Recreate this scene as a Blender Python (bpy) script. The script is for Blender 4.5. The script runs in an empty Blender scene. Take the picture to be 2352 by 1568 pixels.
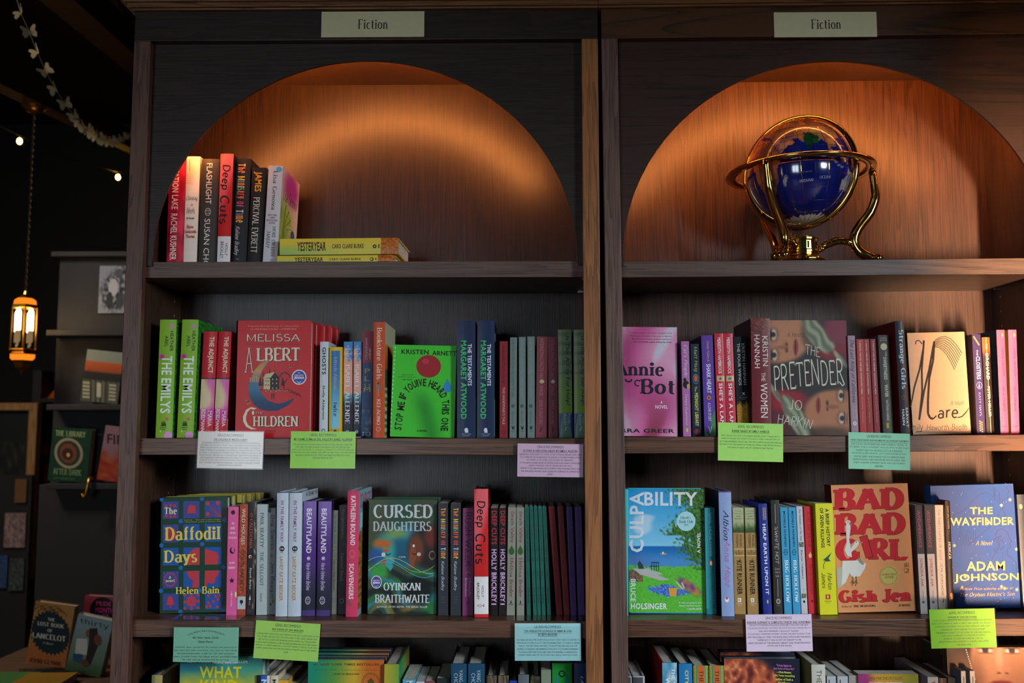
import bpy, math, random
from math import sin, cos, tan, atan, atan2, sqrt, pi, radians
from mathutils import Vector, Matrix, noise
random.seed(7)
SC = bpy.context.scene
COL = SC.collection
# ------------------------------------------------------------------ camera
F = 2241.0
YAW = atan(30 / F); PIT = atan(216 / F)
CAM = Vector((0, -1.9, 1.5))
FW = Vector((-sin(YAW) * cos(PIT), cos(YAW) * cos(PIT), sin(PIT)))
RT = Vector((cos(YAW), sin(YAW), 0))
UP = RT.cross(FW)
cam_data = bpy.data.cameras.new('camera'); cam = bpy.data.objects.new('camera', cam_data); COL.objects.link(cam)
cam_data.sensor_width = 36; cam_data.lens = F / 2352 * 36; cam_data.clip_start = 0.05
cam.matrix_world = Matrix((( RT.x, UP.x, -FW.x, CAM.x), (RT.y, UP.y, -FW.y, CAM.y), (RT.z, UP.z, -FW.z, CAM.z), (0, 0, 0, 1)))
cam_data.dof.use_dof = True; cam_data.dof.focus_distance = 1.98; cam_data.dof.aperture_fstop = 4.0
SC.camera = cam
# ------------------------------------------------------------------ world, lights, exposure
w = bpy.data.worlds.new('world'); SC.world = w; w.use_nodes = True
w.node_tree.nodes['Background'].inputs[0].default_value = (0.6, 0.55, 0.5, 1)
w.node_tree.nodes['Background'].inputs[1].default_value = 0.02
SC.view_settings.view_transform = 'Standard'; SC.view_settings.look = 'None'
SC.view_settings.exposure = 0.15; SC.view_settings.gamma = 1.0; SC.view_settings.use_curve_mapping = False
def area(name, loc, target, sx, sy, power, col, spread=180):
    l = bpy.data.lights.new(name, 'AREA'); l.shape = 'RECTANGLE'; l.size = sx; l.size_y = sy
    l.energy = power; l.color = col; l.spread = radians(spread)
    o = bpy.data.objects.new(name, l); COL.objects.link(o); o.location = loc
    o.rotation_euler = (Vector(target) - Vector(loc)).to_track_quat('-Z', 'Y').to_euler(); return o
def spot(name, loc, target, power, col, ang, blend, rad):
    l = bpy.data.lights.new(name, 'SPOT'); l.energy = power; l.color = col; l.spot_size = radians(ang); l.spot_blend = blend
    l.shadow_soft_size = rad
    o = bpy.data.objects.new(name, l); COL.objects.link(o); o.location = loc
    o.rotation_euler = (Vector(target) - Vector(loc)).to_track_quat('-Z', 'Y').to_euler(); return o
area('window_light', (3.12, -3.0, 2.5), (0.3, 0, 1.2), 1.4, 1.3, 230, (0.84, 0.92, 1.0), 170)
area('window_light', (-1.75, -4.35, 1.6), (-0.2, 0, 1.2), 0.42, 1.2, 15, (0.80, 0.90, 1.0), 170)
area('window_light', (-1.15, -4.35, 1.6), (-0.2, 0, 1.2), 0.42, 1.2, 15, (0.80, 0.90, 1.0), 170)
area('floor_lamp_light', (1.08, -1.45, 1.24), (0.985, 0.25, 1.64), 0.06, 1.05, 4.0, (1.0, 0.62, 0.38), 18)
area('background_fill_light', (-2.4, 0.5, 2.9), (-1.7, 2.3, 1.0), 0.4, 0.4, 9, (1.0, 0.86, 0.74), 120)  # added fill brightening the dark far-left background, not a real fitting
# ------------------------------------------------------------------ projection helpers (pixel of the photograph -> point on a plane y)
def ray(px, py): return FW + RT * ((px - 1176) / F) + UP * ((784 - py) / F)
def P(px, py, y):
    d = ray(px, py); return CAM + d * ((y - CAM.y) / d.y)
def Q(x, y, z):
    d = Vector((x, y, z)) - CAM; k = d.dot(FW)
    return 1176 + F * d.dot(RT) / k, 784 - F * d.dot(UP) / k
# ------------------------------------------------------------------ colours and materials
def lin(c):
    c /= 255.0
    return c / 12.92 if c <= 0.04045 else ((c + 0.055) / 1.055) ** 2.4
_cc = {}
def C(c):
    if isinstance(c, tuple): 
        return tuple(lin(max(0, min(255, q))) for q in c[:3]) + (1,)
    if c not in _cc:
        h = c.lstrip('#'); h = h if len(h) == 6 else ''.join(a * 2 for a in h)
        _cc[c] = tuple(lin(int(h[i:i + 2], 16)) for i in (0, 2, 4)) + (1,)
    return _cc[c]
def nmat(name):
    m = bpy.data.materials.new(name); m.use_nodes = True; nt = m.node_tree
    return m, nt, nt.nodes['Principled BSDF']
def print_mat(name, rough, spec=0.5, metal=0, coat=0, var=0.05, bump=0.0):
    m, nt, b = nmat(name)
    a = nt.nodes.new('ShaderNodeAttribute'); a.attribute_name = 'Col'
    n = nt.nodes.new('ShaderNodeTexNoise'); n.inputs['Scale'].default_value = 90; n.inputs['Detail'].default_value = 4
    tc = nt.nodes.new('ShaderNodeTexCoord'); nt.links.new(tc.outputs['Object'], n.inputs['Vector'])
    r = nt.nodes.new('ShaderNodeMapRange'); r.inputs[3].default_value = 1 - var * 1.6; r.inputs[4].default_value = 1 + var
    nt.links.new(n.outputs['Fac'], r.inputs[0])
    mx = nt.nodes.new('ShaderNodeMix'); mx.data_type = 'RGBA'; mx.blend_type = 'MULTIPLY'; mx.inputs[0].default_value = 1
    nt.links.new(a.outputs['Color'], mx.inputs[6]); nt.links.new(r.outputs[0], mx.inputs[7])
    nt.links.new(mx.outputs[2], b.inputs['Base Color'])
    b.inputs['Roughness'].default_value = rough; b.inputs['Specular IOR Level'].default_value = spec
    b.inputs['Metallic'].default_value = metal; b.inputs['Coat Weight'].default_value = coat; b.inputs['Coat Roughness'].default_value = 0.12
    if bump:
        bp = nt.nodes.new('ShaderNodeBump'); bp.inputs['Strength'].default_value = bump; bp.inputs['Distance'].default_value = 0.0008
        nt.links.new(n.outputs['Fac'], bp.inputs['Height']); nt.links.new(bp.outputs[0], b.inputs['Normal'])
    return m
M_JACK = print_mat('book_jacket_print', 0.45, 0.25, coat=0.04)
M_MATT = print_mat('matte_print', 0.7, 0.25)
M_CARD = print_mat('card_paper', 0.5, 0.4, coat=0.15)
M_FOIL = print_mat('gold_foil', 0.3, 0.5, metal=0.5)
M_GLOBE = print_mat('polished_globe_stone', 0.12, 0.6, coat=1.0, var=0.12)
def page_mat():
    m, nt, b = nmat('page_edges')
    tc = nt.nodes.new('ShaderNodeTexCoord'); mp = nt.nodes.new('ShaderNodeMapping')
    mp.inputs['Scale'].default_value = (1800, 30, 1800) ; nt.links.new(tc.outputs['Object'], mp.inputs[0])
    n = nt.nodes.new('ShaderNodeTexNoise'); n.inputs['Scale'].default_value = 1; nt.links.new(mp.outputs[0], n.inputs['Vector'])
    cr = nt.nodes.new('ShaderNodeValToRGB'); cr.color_ramp.elements[0].color = (0.42, 0.39, 0.33, 1); cr.color_ramp.elements[1].color = (0.74, 0.71, 0.63, 1)
    cr.color_ramp.elements[0].position = 0.3; cr.color_ramp.elements[1].position = 0.7
    nt.links.new(n.outputs['Fac'], cr.inputs[0]); nt.links.new(cr.outputs[0], b.inputs['Base Color']); b.inputs['Roughness'].default_value = 0.85
    return m
M_PAGE = page_mat()
def wood(name, dark, light, axis='z', rough=0.42, scale=1.0, contrast=0.5, spec=0.4, seed=0.0):
    m, nt, b = nmat(name)
    tc = nt.nodes.new('ShaderNodeTexCoord'); mp = nt.nodes.new('ShaderNodeMapping')
    s = {'z': (26, 26, 1.3), 'x': (1.3, 26, 26), 'y': (26, 1.3, 26)}[axis]
    mp.inputs['Scale'].default_value = tuple(q * scale for q in s); mp.inputs['Location'].default_value = (seed, seed * 1.7, seed * 2.3)
    nt.links.new(tc.outputs['Object'], mp.inputs[0])
    n1 = nt.nodes.new('ShaderNodeTexNoise'); n1.inputs['Scale'].default_value = 1.0; n1.inputs['Detail'].default_value = 3; n1.inputs['Distortion'].default_value = 1.2
    nt.links.new(mp.outputs[0], n1.inputs['Vector'])
    # cathedral bands
    w1 = nt.nodes.new('ShaderNodeMath'); w1.operation = 'MULTIPLY'; w1.inputs[1].default_value = 9
    w2 = nt.nodes.new('ShaderNodeMath'); w2.operation = 'FRACT'
    nt.links.new(n1.outputs['Fac'], w1.inputs[0]); nt.links.new(w1.outputs[0], w2.inputs[0])
    # pores
    mp2 = nt.nodes.new('ShaderNodeMapping'); mp2.inputs['Scale'].default_value = tuple(q * (34 if q > 5 else 9) for q in s)
    nt.links.new(tc.outputs['Object'], mp2.inputs[0])
    n2 = nt.nodes.new('ShaderNodeTexNoise'); n2.inputs['Scale'].default_value = 1.0; n2.inputs['Detail'].default_value = 2
    nt.links.new(mp2.outputs[0], n2.inputs['Vector'])
    ad = nt.nodes.new('ShaderNodeMath'); ad.operation = 'MULTIPLY_ADD'; ad.inputs[1].default_value = contrast * .6
    nt.links.new(w2.outputs[0], ad.inputs[0]); nt.links.new(n2.outputs['Fac'], ad.inputs[2])
    cr = nt.nodes.new('ShaderNodeValToRGB'); e = cr.color_ramp.elements
    e[0].position = 0.34; e[0].color = C(dark); e[1].position = 0.72; e[1].color = C(light)
    nt.links.new(ad.outputs[0], cr.inputs[0]); nt.links.new(cr.outputs[0], b.inputs['Base Color'])
    b.inputs['Roughness'].default_value = rough; b.inputs['Specular IOR Level'].default_value = spec
    bp = nt.nodes.new('ShaderNodeBump'); bp.inputs['Strength'].default_value = 0.25; bp.inputs['Distance'].default_value = 0.0006
    nt.links.new(ad.outputs[0], bp.inputs['Height']); nt.links.new(bp.outputs[0], b.inputs['Normal'])
    return m
def simple(name, col, rough=0.5, metal=0, spec=0.5, nsc=60, var=0.25, coat=0):
    m, nt, b = nmat(name)
    n = nt.nodes.new('ShaderNodeTexNoise'); n.inputs['Scale'].default_value = nsc; n.inputs['Detail'].default_value = 4
    tc = nt.nodes.new('ShaderNodeTexCoord'); nt.links.new(tc.outputs['Object'], n.inputs['Vector'])
    cr = nt.nodes.new('ShaderNodeValToRGB'); c = C(col)
    cr.color_ramp.elements[0].color = tuple(q * (1 - var) for q in c[:3]) + (1,); cr.color_ramp.elements[1].color = tuple(min(1, q * (1 + var)) for q in c[:3]) + (1,)
    nt.links.new(n.outputs['Fac'], cr.inputs[0]); nt.links.new(cr.outputs[0], b.inputs['Base Color'])
    b.inputs['Roughness'].default_value = rough; b.inputs['Metallic'].default_value = metal; b.inputs['Specular IOR Level'].default_value = spec
    b.inputs['Coat Weight'].default_value = coat
    return m
def emit(name, col, strength):
    m = bpy.data.materials.new(name); m.use_nodes = True; nt = m.node_tree; nt.nodes.clear()
    e = nt.nodes.new('ShaderNodeEmission'); e.inputs[0].default_value = C(col); e.inputs[1].default_value = strength
    o = nt.nodes.new('ShaderNodeOutputMaterial'); nt.links.new(e.outputs[0], o.inputs[0]); return m
def clear(name, tint='ffffff', rough=0.03, refl=1.0):
    m = bpy.data.materials.new(name); m.use_nodes = True; nt = m.node_tree; nt.nodes.clear()
    t = nt.nodes.new('ShaderNodeBsdfTransparent'); t.inputs[0].default_value = C(tint)
    g = nt.nodes.new('ShaderNodeBsdfGlossy'); g.inputs['Roughness'].default_value = rough
    f = nt.nodes.new('ShaderNodeFresnel'); f.inputs[0].default_value = 1.49
    k = nt.nodes.new('ShaderNodeMath'); k.operation = 'MULTIPLY'; k.inputs[1].default_value = refl
    mx = nt.nodes.new('ShaderNodeMixShader'); o = nt.nodes.new('ShaderNodeOutputMaterial')
    ge = nt.nodes.new('ShaderNodeNewGeometry'); iv = nt.nodes.new('ShaderNodeMath'); iv.operation = 'SUBTRACT'; iv.inputs[0].default_value = 1; nt.links.new(ge.outputs['Backfacing'], iv.inputs[1])
    k2 = nt.nodes.new('ShaderNodeMath'); k2.operation = 'MULTIPLY'; nt.links.new(f.outputs[0], k.inputs[0]); nt.links.new(k.outputs[0], k2.inputs[0]); nt.links.new(iv.outputs[0], k2.inputs[1]); nt.links.new(k2.outputs[0], mx.inputs[0]); nt.links.new(t.outputs[0], mx.inputs[1]); nt.links.new(g.outputs[0], mx.inputs[2])
    nt.links.new(mx.outputs[0], o.inputs[0]); return m
M_ACR = clear('clear_acrylic', 'fefefe', 0.02, 1.6)
M_SLV = clear('clear_plastic_sleeve', 'ffffff', 0.12, 0.7)
M_BRASS = simple('polished_brass', 'cfa957', 0.15, 1.0, nsc=25, var=0.12)
M_GOLD = simple('aged_gold', 'b98a35', 0.3, 1.0, nsc=40)
# ------------------------------------------------------------------ mesh builder with per-corner colour
class MB:
    def __init__(s): s.v = []; s.f = []; s.m = []; s.c = []
    def face(s, pts, col='ffffff', m=0):
        i = len(s.v); s.v.extend(tuple(p) for p in pts); n = len(pts)
        s.f.append(tuple(range(i, i + n))); s.m.append(m)
        cc = C(col) if not isinstance(col, list) else None
        s.c.append([cc] * n if cc else [C(q) for q in col])
    def mesh(s, vs, fs, col='ffffff', m=0):
        i = len(s.v); s.v.extend(tuple(p) for p in vs); cc = C(col)
        for f in fs: s.f.append(tuple(i + k for k in f)); s.m.append(m); s.c.append([cc] * len(f))
    def box(s, x0, x1, y0, y1, z0, z1, col='ffffff', m=0):
        vs = [(x, y, z) for z in (z0, z1) for y in (y0, y1) for x in (x0, x1)]
        s.mesh(vs, [(0, 2, 3, 1), (4, 5, 7, 6), (0, 1, 5, 4), (2, 6, 7, 3), (0, 4, 6, 2), (1, 3, 7, 5)], col, m)
    def tube(s, pts, r, n=8, col='ffffff', m=0, closed=False, flat=1.0):
        pts = [Vector(p) for p in pts]; N = len(pts); vs = []; up = None
        for i, p in enumerate(pts):
            a = pts[(i - 1) % N] if (closed or i > 0) else p; b = pts[(i + 1) % N] if (closed or i < N - 1) else p
            t = (b - a).normalized()
            if up is None: up = t.orthogonal().normalized()
            up = (up - t * up.dot(t)).normalized(); q = t.cross(up)
            rr = r[i] if isinstance(r, (list, tuple)) else r
            for k in range(n):
                an = 2 * pi * k / n; vs.append(p + up * (cos(an) * rr * flat) + q * (sin(an) * rr))
        fs = []
        for i in range(N if closed else N - 1):
            for k in range(n):
                j = (i + 1) % N; fs.append((i * n + k, i * n + (k + 1) % n, j * n + (k + 1) % n, j * n + k))
        if not closed: fs.append(tuple(range(n))[::-1]); fs.append(tuple((N - 1) * n + k for k in range(n)))
        s.mesh(vs, fs, col, m)
    def lathe(s, prof, cx=0, cy=0, n=24, col='ffffff', m=0):
        vs = []; fs = []
        for r, z in prof:
            for k in range(n): a = 2 * pi * k / n; vs.append((cx + r * cos(a), cy + r * sin(a), z))
        for i in range(len(prof) - 1):
            for k in range(n): fs.append((i * n + k, i * n + (k + 1) % n, (i + 1) * n + (k + 1) % n, (i + 1) * n + k))
        fs.append(tuple(range(n))[::-1]); fs.append(tuple((len(prof) - 1) * n + k for k in range(n)))
        s.mesh(vs, fs, col, m)
    def build(s, name, mats, parent=None, loc=None, smooth=False, bevel=0, kind=None, label=None):
        me = bpy.data.meshes.new(name); me.from_pydata(s.v, [], s.f)
        for m in (mats if isinstance(mats, (list, tuple)) else [mats]): me.materials.append(m)
        me.polygons.foreach_set('material_index', s.m)
        at = me.color_attributes.new('Col', 'FLOAT_COLOR', 'CORNER'); flat = []
        for c in s.c:
            for q in c: flat.extend(q)
        at.data.foreach_set('color', flat)
        if smooth: me.polygons.foreach_set('use_smooth', [True] * len(s.f))
        me.update()
        o = bpy.data.objects.new(name, me); COL.objects.link(o)
        if parent: o.parent = parent
        if loc: o.location = loc
        if bevel:
            b = o.modifiers.new('bevel', 'BEVEL'); b.width = bevel; b.segments = 2; b.limit_method = 'ANGLE'; b.angle_limit = radians(40)
        if kind: o['kind'] = kind
        if label: o['label'] = label
        return o
def thing(name, label, cat, loc, group=None, rot=None):
    o = bpy.data.objects.new(name, None); COL.objects.link(o); o.location = loc; o.empty_display_size = 0.02
    if rot: o.rotation_euler = rot
    o['label'] = label; o['category'] = cat
    if group: o['group'] = group
    return o
def tag(o, label, cat, group=None):
    o['label'] = label; o['category'] = cat
    if group: o['group'] = group
    return o
# ------------------------------------------------------------------ lettering: built-in sans, and a pen-stroke alphabet for serif and hand-drawn print
_tc = {}
def sans(s, bold):
    k = (s, bold)
    if k not in _tc:
        cu = bpy.data.curves.new('t', 'FONT'); cu.body = s; cu.resolution_u = 1 if len(s) > 60 else 2
        cu.offset = bold * 0.022; cu.space_character = 1 + bold * 0.06; cu.align_x = 'CENTER'
        ob = bpy.data.objects.new('t', cu); COL.objects.link(ob)
        dg = bpy.context.evaluated_depsgraph_get(); me = bpy.data.meshes.new_from_object(ob.evaluated_get(dg))
        vs = [(v.co.x, v.co.y) for v in me.vertices]; fs = [tuple(p.vertices) for p in me.polygons]
        bpy.data.objects.remove(ob); bpy.data.curves.remove(cu); bpy.data.meshes.remove(me)
        _tc[k] = (vs, fs)
    return _tc[k]
def ar(cx, cy, rx, ry, a, b, n=9): return [(cx + rx * cos(radians(a + (b - a) * i / n)), cy + ry * sin(radians(a + (b - a) * i / n))) for i in range(n + 1)]
L = lambda *p: list(zip(p[::2], p[1::2]))
X = .66
G = {' ': (.32, []),
'A': (.72, [L(.02,0,.36,1), L(.36,1,.7,0), L(.14,.36,.58,.36)]), 'B': (.62, [L(.1,0,.1,1), L(.1,1,.32,1)+ar(.32,.76,.21,.24,90,-90)+L(.1,.52), L(.32,.52)+ar(.32,.26,.25,.26,90,-90)+L(.1,0)]),
'C': (.68, [ar(.38,.5,.31,.5,48,312,14)]), 'D': (.7, [L(.1,0,.1,1), L(.1,1,.28,1)+ar(.28,.5,.35,.5,90,-90,12)+L(.1,0)]), 'E': (.56, [L(.1,0,.1,1), L(.1,1,.52,1,.52,.9), L(.1,.52,.42,.52), L(.1,0,.54,0,.54,.1)]),
'F': (.54, [L(.1,0,.1,1), L(.1,1,.52,1,.52,.9), L(.1,.52,.42,.52)]), 'G': (.74, [ar(.38,.5,.31,.5,48,330,14), L(.46,.42,.68,.42), L(.66,.42,.66,.08)]), 'H': (.72, [L(.1,0,.1,1), L(.62,0,.62,1), L(.1,.52,.62,.52)]),
'I': (.28, [L(.14,0,.14,1)]), 'J': (.42, [L(.3,1,.3,.22)+ar(.16,.2,.14,.22,0,-170)]), 'K': (.68, [L(.1,0,.1,1), L(.62,1,.12,.42), L(.26,.58,.66,0)]), 'L': (.54, [L(.1,0,.1,1), L(.1,0,.52,0,.52,.1)]),
'M': (.86, [L(.1,0,.1,1), L(.1,1,.43,.1,.76,1), L(.76,1,.76,0)]), 'N': (.74, [L(.1,0,.1,1), L(.1,1,.64,0), L(.64,0,.64,1)]), 'O': (.78, [ar(.39,.5,.33,.5,0,360,20)]), 'P': (.58, [L(.1,0,.1,1), L(.1,1,.3,1)+ar(.3,.74,.24,.26,90,-90)+L(.1,.48)]),
'Q': (.78, [ar(.39,.5,.33,.5,0,360,20), L(.44,.2,.74,-.1)]), 'R': (.66, [L(.1,0,.1,1), L(.1,1,.3,1)+ar(.3,.75,.24,.25,90,-90)+L(.1,.5), L(.3,.5,.64,0)]), 'S': (.58, [ar(.29,.755,.21,.245,40,250,9)+ar(.29,.265,.23,.265,80,-150,10)]),
'T': (.62, [L(.31,0,.31,1), L(.02,.9,.02,1,.6,1,.6,.9)]), 'U': (.7, [L(.1,1,.1,.3)+ar(.35,.3,.25,.3,180,360)+L(.6,1)]), 'V': (.7, [L(.03,1,.35,0), L(.35,0,.67,1)]), 'W': (.98, [L(.03,1,.27,0), L(.27,0,.49,.8), L(.49,.8,.71,0), L(.71,0,.95,1)]),
'X': (.68, [L(.04,1,.64,0), L(.04,0,.64,1)]), 'Y': (.66, [L(.03,1,.33,.48), L(.63,1,.33,.48), L(.33,.48,.33,0)]), 'Z': (.62, [L(.06,1,.56,1,.06,0,.58,0)]),
'a': (.5, [ar(.24,.46,.17,.2,150,0,7)+L(.41,0), ar(.22,.19,.17,.19,40,330,12)]), 'b': (.54, [L(.1,1,.1,0), ar(.28,.33,.2,.33,160,-160,14)]), 'c': (.46, [ar(.27,.33,.21,.33,50,312,12)]), 'd': (.54, [L(.44,1,.44,0), ar(.26,.33,.2,.33,20,340,14)]),
'e': (.5, [L(.07,.36,.43,.36)+ar(.25,.33,.2,.33,8,312,14)]), 'f': (.34, [L(.16,0,.16,.8)+ar(.3,.8,.14,.2,180,70,5), L(.02,.66,.32,.66)]), 'g': (.52, [L(.42,.66,.42,-.08)+ar(.25,-.1,.17,.19,0,-150,7), ar(.25,.34,.19,.31,20,340,14)]),
'h': (.54, [L(.1,0,.1,1), L(.1,.4)+ar(.27,.42,.17,.24,150,0,6)+L(.44,0)]), 'i': (.24, [L(.12,0,.12,.66), ('dot',.12,.88)]), 'j': (.26, [L(.16,.66,.16,-.1)+ar(.03,-.1,.13,.18,0,-110,4), ('dot',.16,.88)]),
'k': (.52, [L(.1,0,.1,1), L(.46,.64,.12,.26), L(.22,.38,.5,0)]), 'l': (.24, [L(.12,0,.12,1)]), 'm': (.82, [L(.1,0,.1,.66), L(.1,.4)+ar(.25,.42,.15,.24,150,0,6)+L(.4,0), L(.4,.4)+ar(.56,.42,.16,.24,150,0,6)+L(.72,0)]),
'n': (.54, [L(.1,0,.1,.66), L(.1,.4)+ar(.27,.42,.17,.24,150,0,6)+L(.44,0)]), 'o': (.54, [ar(.27,.33,.21,.33,0,360,16)]), 'p': (.54, [L(.1,.66,.1,-.28), ar(.28,.33,.2,.33,160,-160,14)]), 'q': (.54, [L(.44,.66,.44,-.28), ar(.26,.33,.2,.33,20,340,14)]),
'r': (.38, [L(.1,0,.1,.66), L(.1,.38)+ar(.3,.4,.19,.25,160,70,5)]), 's': (.42, [ar(.21,.495,.14,.165,40,250,7)+ar(.21,.17,.16,.17,80,-150,8)]), 't': (.36, [L(.16,.9,.16,.16)+ar(.29,.16,.13,.16,180,290,5), L(.02,.66,.33,.66)]),
'u': (.54, [L(.1,.66,.1,.22)+ar(.27,.22,.17,.22,180,350,7), L(.44,.66,.44,0)]), 'v': (.5, [L(.03,.66,.25,0), L(.25,0,.47,.66)]), 'w': (.74, [L(.03,.66,.2,0), L(.2,0,.37,.6), L(.37,.6,.54,0), L(.54,0,.71,.66)]),
'x': (.5, [L(.04,.66,.46,0), L(.04,0,.46,.66)]), 'y': (.5, [L(.03,.66,.26,.02), L(.47,.66,.2,-.2,.06,-.26)]), 'z': (.48, [L(.05,.66,.43,.66,.05,0,.45,0)]),
'.': (.2, [('dot',.1,.05)]), ',': (.2, [L(.12,.1,.06,-.12)]), "'": (.2, [L(.1,1,.1,.76)]), '-': (.36, [L(.05,.34,.31,.34)]), '?': (.5, [ar(.25,.74,.19,.24,160,-50,8)+L(.25,.38,.25,.26), ('dot',.25,.05)]), '(': (.3, [ar(.4,.4,.3,.66,130,230,6)]), ')': (.3, [ar(-.1,.4,.3,.66,-50,50,6)]),
'!': (.22, [L(.11,1,.11,.26), ('dot',.11,.05)]), '&': (.7, [ar(.3,.76,.16,.22,-60,230,8)+L(.62,0), ar(.28,.26,.22,.27,80,360,9)]), '"': (.3, [L(.08,1,.08,.78), L(.2,1,.2,.78)]), '0': (.6, [ar(.3,.5,.24,.5,0,360,16)]), '1': (.4, [L(.1,.8,.22,1,.22,0)]), '2': (.56, [ar(.28,.74,.2,.26,160,-40,8)+L(.06,0,.5,0)]),
'5': (.56, [L(.48,1,.14,1,.12,.56)+ar(.26,.32,.22,.32,110,-140,9)]), 'Σ': (.7, [L(.62,.9,.62,1,.06,1,.4,.5,.06,0,.64,0,.64,.1)])}
STY = {'f': (.13, .045, 1, 0, 0), 'F': (.19, .08, 1, 0, 0), 'D': (.3, .13, 1, 0, 0), 'h': (.07, .07, 0, .12, .03), 'H': (.12, .12, 0, .05, .02), 'i': (.1, .05, 0, .3, .01), 'l': (.075, .035, 1, 0, 0), 'm': (.09, .09, 0, 0, 0)}
def stroke_text(s, sty):
    k = (s, sty)
    if k in _tc: return _tc[k]
    th, tn, serif, sl, jit = STY[sty]; vs = []; fs = []; x0 = 0; rnd = random.Random(len(s) * 7 + ord(s[0]))
    def addq(q):
        i = len(vs); vs.extend(q); fs.append((i, i + 1, i + 2, i + 3) if len(q) == 4 else tuple(range(i, i + len(q))))
    for ch in s:
        g = G.get(ch) or G.get(ch.upper()) or G[' ']; jx = rnd.uniform(-jit, jit); jy = rnd.uniform(-jit, jit) * 1.5; js = 1 + rnd.uniform(-jit, jit) * 2
        for st in g[1]:
            if st[0] == 'dot':
                r = max(th, tn) * .72; addq([(x0 + st[1] + r * cos(a * pi / 4), st[2] + r * sin(a * pi / 4)) for a in range(8)]); continue
            n = len(st); L0 = []; R0 = []
            for i, (x, y) in enumerate(st):
                a = st[max(0, i - 1)]; b = st[min(n - 1, i + 1)]
                dx = b[0] - a[0]; dy = b[1] - a[1]; l = sqrt(dx * dx + dy * dy) or 1; dx /= l; dy /= l
                h = .5 * (tn + (th - tn) * abs(dy) ** 1.5); L0.append((x - dy * h, y + dx * h)); R0.append((x + dy * h, y - dx * h))
            for i in range(n - 1):
                addq([(x0 + jx + px, jy + py * js) for px, py in (L0[i], L0[i + 1], R0[i + 1], R0[i])])
            if serif:
                for (x, y), (x2, y2) in ((st[0], st[1]), (st[-1], st[-2])):
                    if abs(y - y2) > .9 * abs(x - x2) and (abs(y) < .02 or abs(y - 1) < .02 or abs(y - X) < .02) and abs(y - y2) > .25:
                        d = th / 2 + .055; e = tn * .55; yy = e if y < .02 else y - e
                        addq([(x0 + x - d, yy - e), (x0 + x + d, yy - e), (x0 + x + d, yy + e), (x0 + x - d, yy + e)])
        x0 += g[0] + (.06 if serif else .04) + th * .35
    if sl: vs = [(x + sl * y, y) for x, y in vs]
    _tc[k] = (vs, fs); return _tc[k]
def glyphs(s, sty): return sans(s, 1 if sty == 'b' else 0) if sty in 'sb' else stroke_text(s, sty)
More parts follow.
